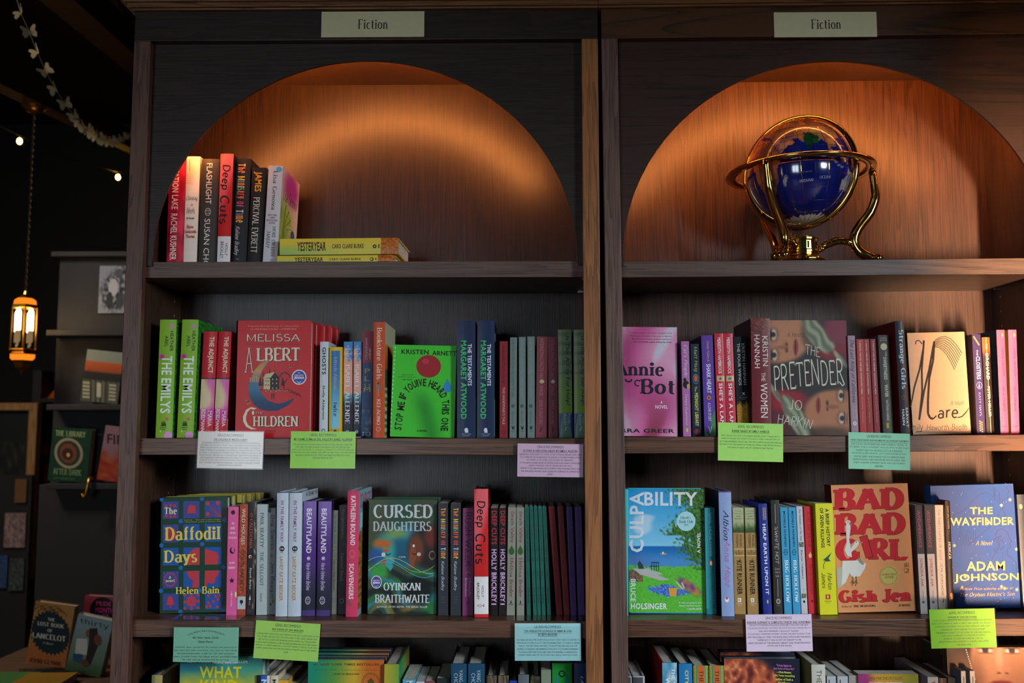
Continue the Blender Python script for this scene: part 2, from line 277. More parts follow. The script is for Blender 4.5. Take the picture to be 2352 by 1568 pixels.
# ------------------------------------------------------------------ flat print on a face; mp(x, y, layer) -> local point
class Art:
    def __init__(s, mb, mp, m=0, cur=0): s.mb = mb; s.mp = mp; s.n = 1; s.m = m; s.cur = cur
    def L(s, k=1): s.n += k; return s
    def poly(s, pts, col, m=None):
        s.n += .25; s.mb.face([s.mp(x, y, s.n) for x, y in pts], col, s.m if m is None else m)
    def rect(s, x0, y0, x1, y1, col):
        if s.cur and x1 - x0 > .3:
            s.n += 1; k = 8
            for i in range(k):
                a, b = x0 + (x1 - x0) * i / k, x0 + (x1 - x0) * (i + 1) / k; s.mb.face([s.mp(a, y0, s.n), s.mp(b, y0, s.n), s.mp(b, y1, s.n), s.mp(a, y1, s.n)], col, s.m)
        else: s.poly([(x0, y0), (x1, y0), (x1, y1), (x0, y1)], col)
    def ell(s, cx, cy, rx, ry, col, n=20, a0=0, a1=360): s.poly([(cx + rx * cos(radians(a0 + (a1 - a0) * i / n)), cy + ry * sin(radians(a0 + (a1 - a0) * i / n))) for i in range(n)], col)
    def ring(s, cx, cy, rx, ry, w, col, n=24, a0=0, a1=360):
        s.n += .25
        for i in range(n):
            a, b = radians(a0 + (a1 - a0) * i / n), radians(a0 + (a1 - a0) * (i + 1) / n)
            s.mb.face([s.mp(cx + rx * k * cos(t), cy + ry * k * sin(t), s.n) for t, k in ((a, 1), (b, 1), (b, 1 - w / ry), (a, 1 - w / ry))], col, s.m)
    def line(s, pts, wd, col, wx=None):
        s.n += .12; wx = wx or wd
        for (x0, y0), (x1, y1) in zip(pts, pts[1:]):
            dx, dy = x1 - x0, y1 - y0; l = sqrt(dx * dx + dy * dy) or 1; a, b = -dy / l * wx / 2, dx / l * wd / 2
            s.mb.face([s.mp(x, y, s.n) for x, y in ((x0 + a, y0 + b), (x1 + a, y1 + b), (x1 - a, y1 - b), (x0 - a, y0 - b))], col, s.m)
    def paint(s, x0, y0, x1, y1, nx, ny, fn):
        s.n += 1; g = [[(s.mp(x0 + (x1 - x0) * i / nx, y0 + (y1 - y0) * j / ny, s.n), fn(x0 + (x1 - x0) * i / nx, y0 + (y1 - y0) * j / ny)) for i in range(nx + 1)] for j in range(ny + 1)]
        for j in range(ny):
            for i in range(nx):
                q = (g[j][i], g[j][i + 1], g[j + 1][i + 1], g[j + 1][i]); s.mb.face([a[0] for a in q], [a[1] for a in q], s.m)
    def text(s, t, x0, y0, x1, y1, col, sty='s', rot=0, warp=None, m=None):
        vs, fs = glyphs(t, sty)
        if not vs: return
        ax = min(v[0] for v in vs); bx = max(v[0] for v in vs); ay = min(v[1] for v in vs); by = max(v[1] for v in vs)
        s.n += 1 if sty in 'sb' else 2.6; out = []
        lay = [0.0] * len(vs)
        if sty not in 'sb':
            for i, f in enumerate(fs):
                for k in f: lay[k] = (i % 24) * .1
        for (a, b), ly in zip(vs, lay):
            a = (a - ax) / ((bx - ax) or 1); b = (b - ay) / ((by - ay) or 1)
            if warp: p = warp(a, b)
            elif rot == 1: p = (x0 + b * (x1 - x0), y0 + a * (y1 - y0))
            elif rot == -1: p = (x1 - b * (x1 - x0), y1 - a * (y1 - y0))
            else: p = (x0 + a * (x1 - x0), y1 - b * (y1 - y0))
            out.append(s.mp(p[0], p[1], s.n + ly + (500 if s.cur else 0)))
        s.mb.mesh(out, fs, col, s.m if m is None else m)
def mix(a, b, t):
    t = 0 if t < 0 else 1 if t > 1 else t
    return tuple(p + (q - p) * t for p, q in zip(a, b))
def sm(a, b, x): 
    t = max(0, min(1, (x - a) / (b - a))); return t * t * (3 - 2 * t)
def nz(x, y, s=1.0, k=0.0): return noise.noise(Vector((x * s, y * s, k)))
def el(x, y, cx, cy, rx, ry, soft=.25): return 1 - sm(1 - soft, 1 + soft, sqrt(((x - cx) / rx) ** 2 + ((y - cy) / ry) ** 2))
# ------------------------------------------------------------------ room shell
M_WALL = simple('dark_painted_wall', '1e1b17', 0.8, nsc=8, var=0.2)
M_GREEN = simple('dark_green_wall', '12130f', 0.8, nsc=6, var=0.3)
M_CEIL = wood('dark_ceiling_boards', '0e0806', '26150d', 'y', 0.6, 0.3, 0.6)
M_FLOOR = wood('floor_boards', '3a2416', '5f3d26', 'y', 0.4, 0.4, 0.5)
W_PIL = wood('dark_oak_pilaster', '1c120c', '3a261a', 'z', 0.5, 0.8, 0.4)
M_BEAM = wood('rough_beam_timber', '3a2a1e', '6e543e', 'x', 0.7, 0.4, 0.5)
def struct(name, x0, x1, y0, y1, z0, z1, mat, parent=None):
    mb = MB(); mb.box(x0, x1, y0, y1, z0, z1); o = mb.build(name, mat, parent)
    if not parent: o['kind'] = 'structure'
    return o
struct('floor', -4, 3.2, -4.5, 4.2, -0.1, 0, M_FLOOR)
struct('wall_back', -4, 3.2, 4.2, 4.3, 0, 3.5, M_GREEN)
struct('wall_left', -4.1, -4, -4.5, 4.2, 0, 3.5, M_WALL)
struct('wall_right', 3.2, 3.3, -4.5, 4.2, 0, 3.5, M_WALL)
struct('wall_front', -4, 3.2, -4.6, -4.5, 0, 3.5, M_WALL)
struct('ceiling', -4, 3.2, -4.5, 4.2, 3.5, 3.6, M_CEIL)
struct('beam_or_light_blocker', .3, 3.2, -1.56, -1.46, 2.22, 3.5, W_PIL)  # added header out of view, keeps window light off the case tops
struct('trim_1', 1.14, 1.24, -.52, .26, 0, 3.5, W_PIL)
for n, (cx, cz, hw, hh) in enumerate(((-1.75, 1.6, .22, .6), (-1.15, 1.6, .22, .6)), 1):
    mb = MB()
    for a, b, c, d in ((cx - hw - .06, cx - hw, cz - hh - .06, cz + hh + .06), (cx + hw, cx + hw + .06, cz - hh - .06, cz + hh + .06), (cx - hw, cx + hw, cz + hh, cz + hh + .06), (cx - hw, cx + hw, cz - hh - .06, cz - hh)):
        mb.box(a, b, -4.5, -4.42, c, d)
    o = mb.build('window_%d' % n, M_WALL); o['kind'] = 'structure'
    mb = MB(); mb.box(cx - hw, cx + hw, -4.47, -4.465, cz - hh, cz + hh); mb.build('pane', clear('window_glass_%d' % n), o)
mb = MB()
for a, b, c, d in ((-3.76, -3.7, 1.79, 3.21), (-2.3, -2.24, 1.79, 3.21), (-3.7, -2.3, 3.15, 3.21), (-3.7, -2.3, 1.79, 1.85)): mb.box(3.12, 3.2, a, b, c, d)
o = mb.build('window_3', M_WALL); o['kind'] = 'structure'
mb = MB(); mb.box(3.165, 3.17, -3.7, -2.3, 1.85, 3.15); mb.build('pane', clear('window_glass_3'), o)
# ------------------------------------------------------------------ bookcases
W_NICHE = wood('dark_stained_oak_panel', '120d0b', '2b1f18', 'x', 0.42, 0.7, 0.4, seed=3)
W_BACK = wood('oak_veneer_back', '140d0b', '2f1d15', 'z', 0.34, 0.9, 0.22, seed=5, spec=.42)
W_BACKR = wood('oak_veneer_back_brightened', '22140d', '4a3022', 'z', 0.36, 0.6, 0.3, seed=15, spec=.4)  # left back's veneer lightened in colour so the lamp-lit band reads brighter
W_SIDE = wood('oak_side_panel', '2a1b13', '4c3324', 'z', 0.5, 0.8, 0.4, seed=8)
W_SHELF = wood('oak_shelf_edge', '2b1a13', '644432', 'x', 0.36, 0.7, 0.45, seed=1)
W_SHELF2 = wood('grey_brown_shelf_edge', '332722', '614b40', 'x', 0.4, 0.7, 0.45, seed=11)
W_STILE = wood('brown_oak_stile', '291a14', '62453a', 'z', 0.4, 1.1, 0.5, seed=2)
W_STILE2 = wood('warm_oak_stile', '4a2d19', '9a6338', 'z', 0.4, 0.6, 0.5, seed=6)
W_STILE3 = wood('grey_oak_stile', '352722', '6b5248', 'z', 0.4, 0.7, 0.45, seed=9)
W_CORN = wood('oak_cornice', '38210f', '7a5230', 'x', 0.4, 0.9, 0.5, seed=4)
W_RAIL2 = wood('figured_oak_rail', '0d0907', '4a2c15', 'x', 0.45, 0.28, 1.5, seed=21)
W_NICHE2 = wood('figured_oak_arch_panel', '0f0a08', '352015', 'x', 0.42, 0.45, 1.2, seed=14)
M_PIN = simple('bare_wood_pin_hole', 'a8987a', 0.8)
M_CLIP = simple('metal_clip', 'b0a898', 0.3, 1.0)
M_LED = emit('warm_led_strip', 'ff9648', 235)
YB = 0.255          # back panel plane
ZT = {'L': [P(840, 600, .026).z, P(840, 1006, .022).z, P(840, 1424.5, .022).z], 'R': [P(1433, 600.8, .026).z, P(1433, 1004, .022).z, P(1438, 1424, .022).z]}
ZU = {'L': [P(840, 637, .026).z, P(840, 1044.5, .022).z, P(840, 1464, .022).z], 'R': [P(1433, 637.2, .026).z, P(1433, 1041.3, .022).z, P(1438, 1464, .022).z]}
for k in 'LR': ZT[k].append(ZT[k][2] - .322); ZU[k].append(ZT[k][3] - .033)
TILT = {'L': 0.0, 'R': 0.0065}
XP = P(1393, 784, 0).x; ZP = P(1393, 784, 0).z
def shelf_z(key, x):
    c, n = key[0], int(key[1]) - 1
    return ZT[c][n] + (TILT[c] * (x - XP) if c == 'R' else 0)
def bookcase(c, label, xo0, xi0, xi1, xo1, arch, mats, group):
    """xo/xi = outer and inner edges of the face frame (world x at the pivot height)"""
    ang = TILT[c]; xp = XP if c == 'R' else 0.0
    rot = Matrix.Rotation(-ang, 3, 'Y'); loc = Vector((xp, 0, ZP if c == 'R' else 0)) - (rot @ Vector((0, 0, ZP)) if c == 'R' else Vector((0, 0, 0)))
    root = thing('bookcase', label, 'bookcase', loc, group, (0, -ang, 0))
    xo0 -= xp; xi0 -= xp; xi1 -= xp; xo1 -= xp; xc0 = xi0 - .012; xc1 = xi1 + .012
    ztop = P(840, 24, 0).z; zr = P(840, 91.5, 0).z
    def bx(name, x0, x1, y0, y1, z0, z1, mat, bev=.0012):
        mb = MB(); mb.box(x0, x1, y0, y1, z0, z1); return mb.build(name, mat, root, bevel=bev)
    bx('stile', xo0, xi0, 0, .019, 0, zr, mats['s0']); bx('stile', xi1, xo1, 0, .019, 0, zr, mats['s1'])
    bx('top_rail', xo0, xo1, 0, .019, zr, ztop, mats['rail'])
    bx('side_panel', xo0 + .004, xc0, .019, YB + .01, 0, ztop, W_SIDE, 0); bx('side_panel', xc1, xo1 - .004, .019, YB + .01, 0, ztop, W_SIDE, 0)
    bx('back_panel', xc0, xc1, YB, YB + .008, .1, ztop, W_BACK if c == 'L' else W_BACKR, 0)
    bx('top_panel', xc0, xc1, .019, YB, zr - .0, zr + .018, W_SIDE, 0)
    bx('plinth', xi0, xi1, .012, .03, 0, .11, mats['s0'])
    mb = MB(); xa = xo0 - .006; xb = xo1 + (.0 if c == 'L' else .006)
    for (y0, z0, z1) in ((-.008, 0, .004), (-.014, .004, .013), (-.02, .013, .02), (-.03, .02, .05)):
        mb.box(xa + (y0 + .008) * (1 if c == 'L' else 0), xb, y0, YB, ztop + z0, ztop + z1)
    mb.build('cornice', W_CORN, root, bevel=.001)
    for n, (zt, zu) in enumerate(zip(ZT[c], ZU[c])):
        bx('shelf', xc0 + .0005, xc1 - .0005, .026 if n == 0 else .022, YB - .0005, zu, zt, mats['sh'][n])
    for zt in (ZT[c][3] - .34, ZT[c][3] - .68): 
        if zt > .12: bx('shelf', xc0 + .0005, xc1 - .0005, .022, YB - .0005, zt - .033, zt, mats['sh'][2])
    # arch panel: plate with a half-ellipse opening
    (ax0, ax1, az0, aztop) = arch; ax0 -= xp; ax1 -= xp; cx = (ax0 + ax1) / 2; a = (ax1 - ax0) / 2; b = aztop - ZT[c][0]; z0 = ZT[c][0]; zb = z0 - .0095
    N = 64; inn = [(ax0, zb)] + [(cx - a * cos(pi * i / N), z0 + b * sin(pi * i / N)) for i in range(N + 1)] + [(ax1, zb)]
    out = []
    for x, z in inn:
        if z <= z0 + .001: out.append((xc0 if x < cx else xc1, z)); continue
        t = atan2(z - z0, x - cx); zz = zr - .0005
        px = cx + (zz - z0) / tan(t) if abs(tan(t)) > 1e-6 else 1e9
        if px < xc0 or px > xc1 or t > pi - .001 or t < .001:
            px = xc0 if x < cx else xc1; out.append((px, min(zz, z0 + (px - cx) * tan(t))))
        else: out.append((px, zz))
    mb = MB()
    for i in range(len(inn) - 1):
        p, q, r, s = inn[i], inn[i + 1], out[i + 1], out[i]
        mb.face([(p[0], .019, p[1]), (q[0], .019, q[1]), (r[0], .019, r[1]), (s[0], .019, s[1])])
        mb.face([(p[0], .025, p[1]), (s[0], .025, s[1]), (r[0], .025, r[1]), (q[0], .025, q[1])])
        mb.face([(p[0], .019, p[1]), (p[0], .025, p[1]), (q[0], .025, q[1]), (q[0], .019, q[1])])
        if s[0] != r[0] and s[1] != r[1]:
            k = xc0 if r[0] < cx else xc1
            mb.face([(s[0], .019, s[1]), (r[0], .019, r[1]), ((xc0 if (s[0] < cx) else xc1), .019, zr - .0005)])
    mb.build('arch_panel', mats['arch'], root)
    mb = MB(); o = .016
    q_ = lambda t, e: (cx - (a + o - .004 + e) * cos(radians(t)), z0 + (b + o + e) * sin(radians(t)))
    for t in range(34, 142, 4):
        (p0, p1), (p2, p3), (p4, p5), (p6, p7) = q_(t, 0), q_(t + 4, 0), q_(t + 4, .006), q_(t, .006)
        mb.face([(p0, .034, p1), (p6, .034, p7), (p4, .034, p5), (p2, .034, p3)])
    mb.build('led_strip', M_LED, root)
    # rows of shelf-pin holes
    hole = None; zz = 2.1
    panels = [(xc0 + .0003, 1)] if c == 'L' else [(xc1 - .0003, -1)]
    k = 0; z = ZT[c][3] + .01
    while z < ZT[c][0] + .02:
        for y in (.037, YB - .04):
            if any(zu - .004 < z < zt + .004 for zt, zu in zip(ZT[c], ZU[c])): continue
            if hole is None:
                mb = MB(); mb.face([(0, .0026 * cos(t * pi / 4), .0026 * sin(t * pi / 4)) for t in range(8)]); mb.face([(.0004, .0018 * cos(t * pi / 4), .0018 * sin(t * pi / 4)) for t in range(8)])
                h = hole = mb.build('pin_hole', M_PIN, root)
            else: h = hole.copy(); COL.objects.link(h)
            h.location = (panels[0][0], y, z); h.scale = (panels[0][1], 1, 1)
        z += .032
    for n in range(3):
        for x in (xc0 + .006, xc1 - .006):
            for y in (.037, YB - .04):
                mb = MB(); mb.box(x - .006, x + .006, y - .003, y + .003, ZU[c][n] - .004, ZU[c][n] - .0002); mb.build('shelf_clip', M_CLIP, root)
    return root
xL = [P(q, 784, 0).x for q in (281.5, 321, 1341, 1379.5)]
xR = [P(q, 784, 0).x for q in (1392.5, 1430.5)]
xr_in = P(2283, 784, YB).x - .012
archL = (P(349, 600, .019).x, P(1327.6, 600, .019).x, 0, P(851, 139.5, .019).z)
aL = archL[1] - archL[0]; a0R = P(1432.5, 600, .019).x
archR = (a0R, a0R + aL, 0, P(1432, 146, .019).z)
bookcase('L', 'dark oak bookcase at left with a lit arch niche holding seven upright novels', *xL, archL,
         {'s0': W_STILE, 's1': W_STILE2, 'rail': W_NICHE, 'arch': W_NICHE, 'sh': [W_SHELF2, W_SHELF, W_SHELF, W_SHELF]}, 'arched oak bookcases')
bookcase('R', 'dark oak bookcase at right with a lit arch niche holding a globe', xR[0], xR[1], xr_in, xr_in + .034, archR,
         {'s0': W_STILE3, 's1': W_STILE, 'rail': W_RAIL2, 'arch': W_NICHE2, 'sh': [W_SHELF2, W_SHELF, W_SHELF, W_SHELF]}, 'arched oak bookcases')
# section signs
def plaque(x0, y0, x1, y1, tx0, tx1, label, dz=0):
    a = P(x0, y1, 0); b = P(x1, y0, 0); W = b.x - a.x; H = b.z - a.z
    mb = MB(); mb.box(0, W, -.0022, -.0002, 0, H, 'cfc8a0')
    A = Art(mb, lambda x, y, n: ((x - x0) / (x1 - x0) * W, -.0022 - n * .00008, (y1 - y) / (y1 - y0) * H))
    A.text('Fiction', tx0, 45, tx1, 68 - dz, '0c0b09', 'f')
    o = mb.build('section_sign', M_CARD, bevel=.0003); o.location = (a.x, 0, a.z); tag(o, label, 'sign', 'section signs on the top rails'); return o
plaque(738, 26.5, 975, 86.5, 823, 891, 'pale green metal section sign on the left bookcase top rail')
plaque(1778, 28, 2012, 86.5, 1863, 1930, 'pale green metal section sign on the right bookcase, above the globe').rotation_euler = (0, 0.0, 0)
# ------------------------------------------------------------------ books
E = 0.000026
def place(shelf, x0b, x1b, x0t, ytop, d, ym):
    x = P(x0b, 1000, d).x
    for _ in range(2):
        zs = shelf_z(shelf, x); yb = Q(x, d, zs)[1]; ymm = ym or yb
        pm = P(x0b, ymm, d); pt = P(x0t, ytop, d); lean = atan2(pt.x - pm.x, pt.z - pm.z)
        x = pm.x - (pm.z - zs) * tan(lean)
    if ym and ytop > 1480: lean = 0; x = pt.x; pm = P(x0b, ytop, d)
    tl = TILT[shelf[0]]
    if abs(lean + tl) < .005: lean = -tl
    Wd = (P(x1b, ytop if (ym and ytop > 1480) else ymm, d).x - pm.x) * cos(lean); H = (pt.z - zs) / cos(lean)
    if lean != -tl: zs += tl * Wd
    return x, zs, yb, lean, Wd, H
def hull(mb, W, H, D, t, bul, cs, cl, cr, spine_back=.003):
    n = 8; fr = [(W * i / n, -bul * (1 - (2 * i / n - 1) ** 2)) for i in range(n + 1)]
    for (a, b), (c, d) in zip(fr, fr[1:]): mb.face([(a, b, 0), (c, d, 0), (c, d, H), (a, b, H)], cs)
    top = fr + [(W, spine_back), (0, spine_back)]
    mb.face([(x, y, H) for x, y in top], cs); mb.face([(x, y, 0) for x, y in top][::-1], cs)
    mb.face([(0, spine_back, 0), (W, spine_back, 0), (W, spine_back, H), (0, spine_back, H)][::-1], cs)
    mb.box(0, t, 0.0, D, 0, H, cl); mb.box(W - t, W, 0.0, D, 0, H, cr)
def book(label, shelf, x0b, x1b, x0t, ytop, d, kind, col, items=(), side=None, left=None, group=None, D=None, sideart=None, ym=None, pages='', dz=0, lying=None, coat=None):
    x, zs, yb, lean, W, H = place(shelf, x0b, x1b, x0t, ytop, d, ym)
    W -= .0004
    hc = kind == 'hc'; D = D or (.142 if hc else .128); D = min(D, YB - d - .004)
    t = .0028 if hc else .0008; bul = min(.0016, W * .07) if hc else .0002; oh = .003 if hc else .0004
    root = thing('book', label, 'book', (x, d, zs + .0004 + dz + (W * sin(lean) if lean > 0 else 0)), group, (0, lean, 0))
    mb = MB(); hull(mb, W, H, D, t, bul, col, left or side or col, side or col)
    A = Art(mb, cur=1, mp=lambda u, y, n: (u * W, -bul * (1 if n >= 500 else 1 - (2 * u - 1) ** 2) - .0002 - (n % 500) * E, max(0, min(H, H * (yb - y) / (yb - ytop)))))
    for it in items: item(A, it)
    if sideart:
        R_ = Art(mb, lambda u, y, n: (W + n * E, u * D, max(0, min(H, H * (yb - y) / (yb - ytop))))); L_ = Art(mb, lambda u, y, n: (-n * E, (1 - u) * D, max(0, min(H, H * (yb - y) / (yb - ytop)))))
        sideart(R_, L_)
    mb.build('cover', coat or M_JACK, root)
    pb = MB(); pb.box(t + .0001, W - t - .0001, .0035, D - (.003 if hc else .0002), oh, H - oh); pb.build('page_block', M_PAGE, root)
    return root
def item(A, it):
    k = it[0]
    if k == 't': A.text(it[1], it[2], it[3], it[4], it[5], it[6], it[7] if len(it) > 7 else 's', 1)
    elif k == 'T': A.text(it[1], it[2], it[3], it[4], it[5], it[6], it[7] if len(it) > 7 else 's', 0)
    elif k == 'r': A.rect(*it[1:])
    elif k == 'e': A.ell(*it[1:])
    elif k == 'o': A.ring(*it[1:])
    elif k == 'p': A.poly(it[1], it[2])
    elif k == 'l': A.line(it[1], it[2], it[3], it[4])
    elif k == 'g': A.paint(*it[1:])
def faceout(label, shelf, TL, TR, BR, BL, d, T, col, art, spine=None, kind='hc', group=None, yaw=0, trim=None, mat=None):
    x, zs, yb, lean, W, H = place(shelf, BL[0], BR[0], TL[0], (TL[1] + TR[1]) / 2, d, BL[1])
    W = (P(TR[0], TR[1], d).x - P(TL[0], TL[1], d).x) / cos(lean)
    root = thing('book', label, 'book', (x, d, zs + .0004 + (W * sin(lean) if lean > 0 else 0)), group, (0, lean, yaw))
    mb = MB(); t = .0028 if kind == 'hc' else .0006
    mb.box(0, W, 0, t, 0, H, col); mb.box(0, W, T - t, T, 0, H, spine or col); mb.box(0, t, 0, T, 0, H, spine or col)
    def mp(px, py, n):
        u = (px - TL[0]) / (TR[0] - TL[0]); 
        for _ in range(2):
            yt = TL[1] + (TR[1] - TL[1]) * u; yq = BL[1] + (BR[1] - BL[1]) * u; v = (py - yt) / (yq - yt)
            xl = TL[0] + (BL[0] - TL[0]) * v; xr = TR[0] + (BR[0] - TR[0]) * v; u = (px - xl) / (xr - xl)
        return (max(0, min(1, u)) * W, -n * E, (1 - max(0, min(1, v))) * H)
    art(Art(mb, mp)); mb.build('cover', mat or M_JACK, root)
    oh = .003 if kind == 'hc' else .0003
    pb = MB(); pb.box(t, W - oh, t, T - t, oh, H - oh); pb.build('page_block', M_PAGE, root)
    root['_w'] = W
    return root
def dup(root, off, label, group=None, rot=None):
    r = root.copy(); COL.objects.link(r); r.location = Vector(root.location) + Vector(off); r['label'] = label
    if group: r['group'] = group
    if rot is not None: r.rotation_euler = rot
    for ch in root.children:
        c = ch.copy(); COL.objects.link(c); c.parent = r
    return r
# ------------------------------------------------------------------ left bookcase, niche
GN = 'novels on the left niche shelf'
def sp(t, a, b, c, d, col, s='s'): return ('t', t, a, b, c, d, col, s)
def lake_side(R, Lf): pass
book('crimson hardcover with bold white spine lettering, first at the far left of the left niche', 'L1', 382, 420.5, 391, 368, .085, 'hc', 'a3122f',
     [('g', 0, 375, 1, 640, 8, 40, lambda u, y: mix((150, 14, 40), (225, 40, 80), .5 + nz(u * 3, y * .03, 1, 2) * 1.3)), sp('CREATION LAKE', .22, 372, .62, 482, 'f3e3da', 'b'), sp('RACHEL KUSHNER', .2, 492, .6, 598, 'f6dfd0', 'b')], group=GN, ym=600)
book('cream white hardcover with gold ladder drawing and thin script title, in the left niche', 'L1', 421, 453, 429, 360, .085, 'hc', 'f0e4d4',
     [('l', [(.25, 366), (.25, 395)], 1.2, 'c98a3a', .05)] + [('l', [(.35, 370 + k * 5), (.8, 374 + k * 5)], 1.6, 'd49a4c', .3) for k in range(6)] + [('l', [(.12, 398 + k * 4.5), (.48, 402 + k * 4.5)], 1.6, 'd49a4c', .3) for k in range(6)] +
     [('T', 'Climbing', .08, 452, .92, 464, '3a2a20', 'i'), ('T', 'in', .42, 468, .6, 475, '3a2a20', 'i'), ('T', 'Heels', .15, 478, .75, 492, '3a2a20', 'i'), ('T', 'A Novel', .15, 500, .7, 505, '302018', 'b'),
      ('T', 'Elaine', .2, 518, .68, 526, 'b03028', 'b'), ('T', 'Goldsmith-', .05, 529, .95, 537, 'b03028', 'b'), ('T', 'Thomas', .15, 540, .8, 548, 'b03028', 'b')], group=GN, ym=600)
book('charcoal grey hardcover with thin white capitals, third in the left niche', 'L1', 455.5, 497, 464, 366, .08, 'hc', '3c3a36',
     [sp('FLASHLIGHT', .3, 376, .62, 470, 'efe6d8'), ('o', .45, 488, .17, 9, 1.2, 'd8cfc0', 16), ('T', 'BOOK', .33, 483, .57, 487, 'd8cfc0'), ('T', 'CLUB', .33, 489, .57, 493, 'd8cfc0'), sp('SUSAN CHOI', .28, 504, .6, 618, 'efe6d8')], group=GN, ym=600)
def deepcuts(y0, y1, band):
    h = y1 - y0; f = lambda t: y0 + h * t
    return [('g', 0, y0, 1, y1, 6, 30, lambda u, y: mix((205, 28, 30), (232, 96, 104), sm(.35, .9, sin((y - y0) / h * 5 + u * 2) * .5 + .5))), ('r', 0, band, 1, y1 + 8, 'e9e6e6'),
            sp('Deep', .08, f(.1), .8, f(.32), '141010', 'H'), sp('Cuts', .08, f(.37), .8, f(.62), '141010', 'H')]
book('red hardcover with black brush lettering and white foot band, in the left niche', 'L1', 498.5, 529, 507, 354, .072, 'hc', 'd6262c',
     deepcuts(354, 615, 544) + [sp('HOLLY', .6, 560, .8, 588, '2a2422'), sp('BRICKLEY', .25, 556, .48, 594, '2a2422')], side='18100f', left='c8242a', group=GN, ym=600)
MINC = ['e84a4a', 'f2d24a', '4ab0e0', 'f0f0e8', 'f08a3a', '58c078', 'e05a9a']
def ministry(y0, y1, u0, u1):
    out = []; s = 'The Ministry of Time'; n = len(s)
    out.append(sp(s, u0 - .03, y0, u1 - .03, y1, 'c23b3b', 'F')); 
    x = y0; import random as _r; rr = _r.Random(3)
    ws = [G[ch][0] + .15 for ch in s]; tot = sum(ws); y = y0
    for ch, w_ in zip(s, ws):
        hh = w_ / tot * (y1 - y0)
        if ch != ' ': out.append(sp(ch, u0 + .03, y + 1, u1 + .03, y + hh - .6, rr.choice(MINC), 'F'))
        y += hh
    return out
book('black hardcover with multicoloured retro title and white signature, in the left niche', 'L1', 533, 566, 544.5, 365, .085, 'hc', '26262a',
     ministry(376, 514, .12, .62) + [sp('Kaliane Bradley', .1, 522, .48, 588, 'e8e2da', 'i'), sp('III', .3, 594, .5, 598, '8a8480')], side='1c1c20', group=GN, ym=600)
book('black hardcover with condensed orange and white capitals, sixth in the left niche', 'L1', 567.5, 601, 580, 386, .085, 'hc', '201e1d',
     [sp('JAMES', .12, 396, .72, 442, 'e7a02a', 'b'), sp('PERCIVAL EVERETT', .22, 455, .66, 582, 'efe8dc', 'f')], group=GN, ym=600)
def genova(R, Lf):
    R.paint(0, 382, 1, 640, 14, 40, lambda u, y: mix(mix((214, 208, 200), (170, 60, 160), el(u, y, .55, 415, .4, 38, .5)), (120, 180, 30), max(el(u, y, .25, 500, .45, 50, .5), el(u, y, .1, 560, .4, 60, .5)) * (.6 + .5 * nz(u * 8, y * .1))))
    R.text('Lisa Genova', .1, 425, .9, 455, '4a3a40', 'i')
    for k in range(9): a = radians(-80 + k * 22); R.line([(.2, 520), (.2 + .5 * cos(a), 520 + 60 * sin(a))], 3, '6f9c1c', .05)
    R.ell(.75, 520, .12, 14, '40607a')
book('silvery white hardcover with flowered side cover, last upright in the left niche', 'L1', 603.5, 637, 617.5, 382, .075, 'hc', 'cfd0d6',
     [('e', .75, 390, .2, 6, '6aa8d8'), sp('Lisa Genova', .38, 394, .68, 484, '3c3a4a', 'f'), ('T', 'NEW YORK', .18, 494, .8, 498, '6a4a5a'), ('T', 'TIMES', .3, 500, .68, 504, '6a4a5a'), ('T', 'BESTSELLING', .12, 506, .86, 510, '6a4a5a'), ('T', 'AUTHOR', .28, 512, .7, 516, '6a4a5a'),
      sp('MORE OR LESS', .55, 522, .78, 590, '4a4656', 'f'), sp('MADDY', .18, 534, .42, 572, '4a4656', 'f')], side='d2ccc4', group=GN, ym=600, sideart=genova, D=.15)
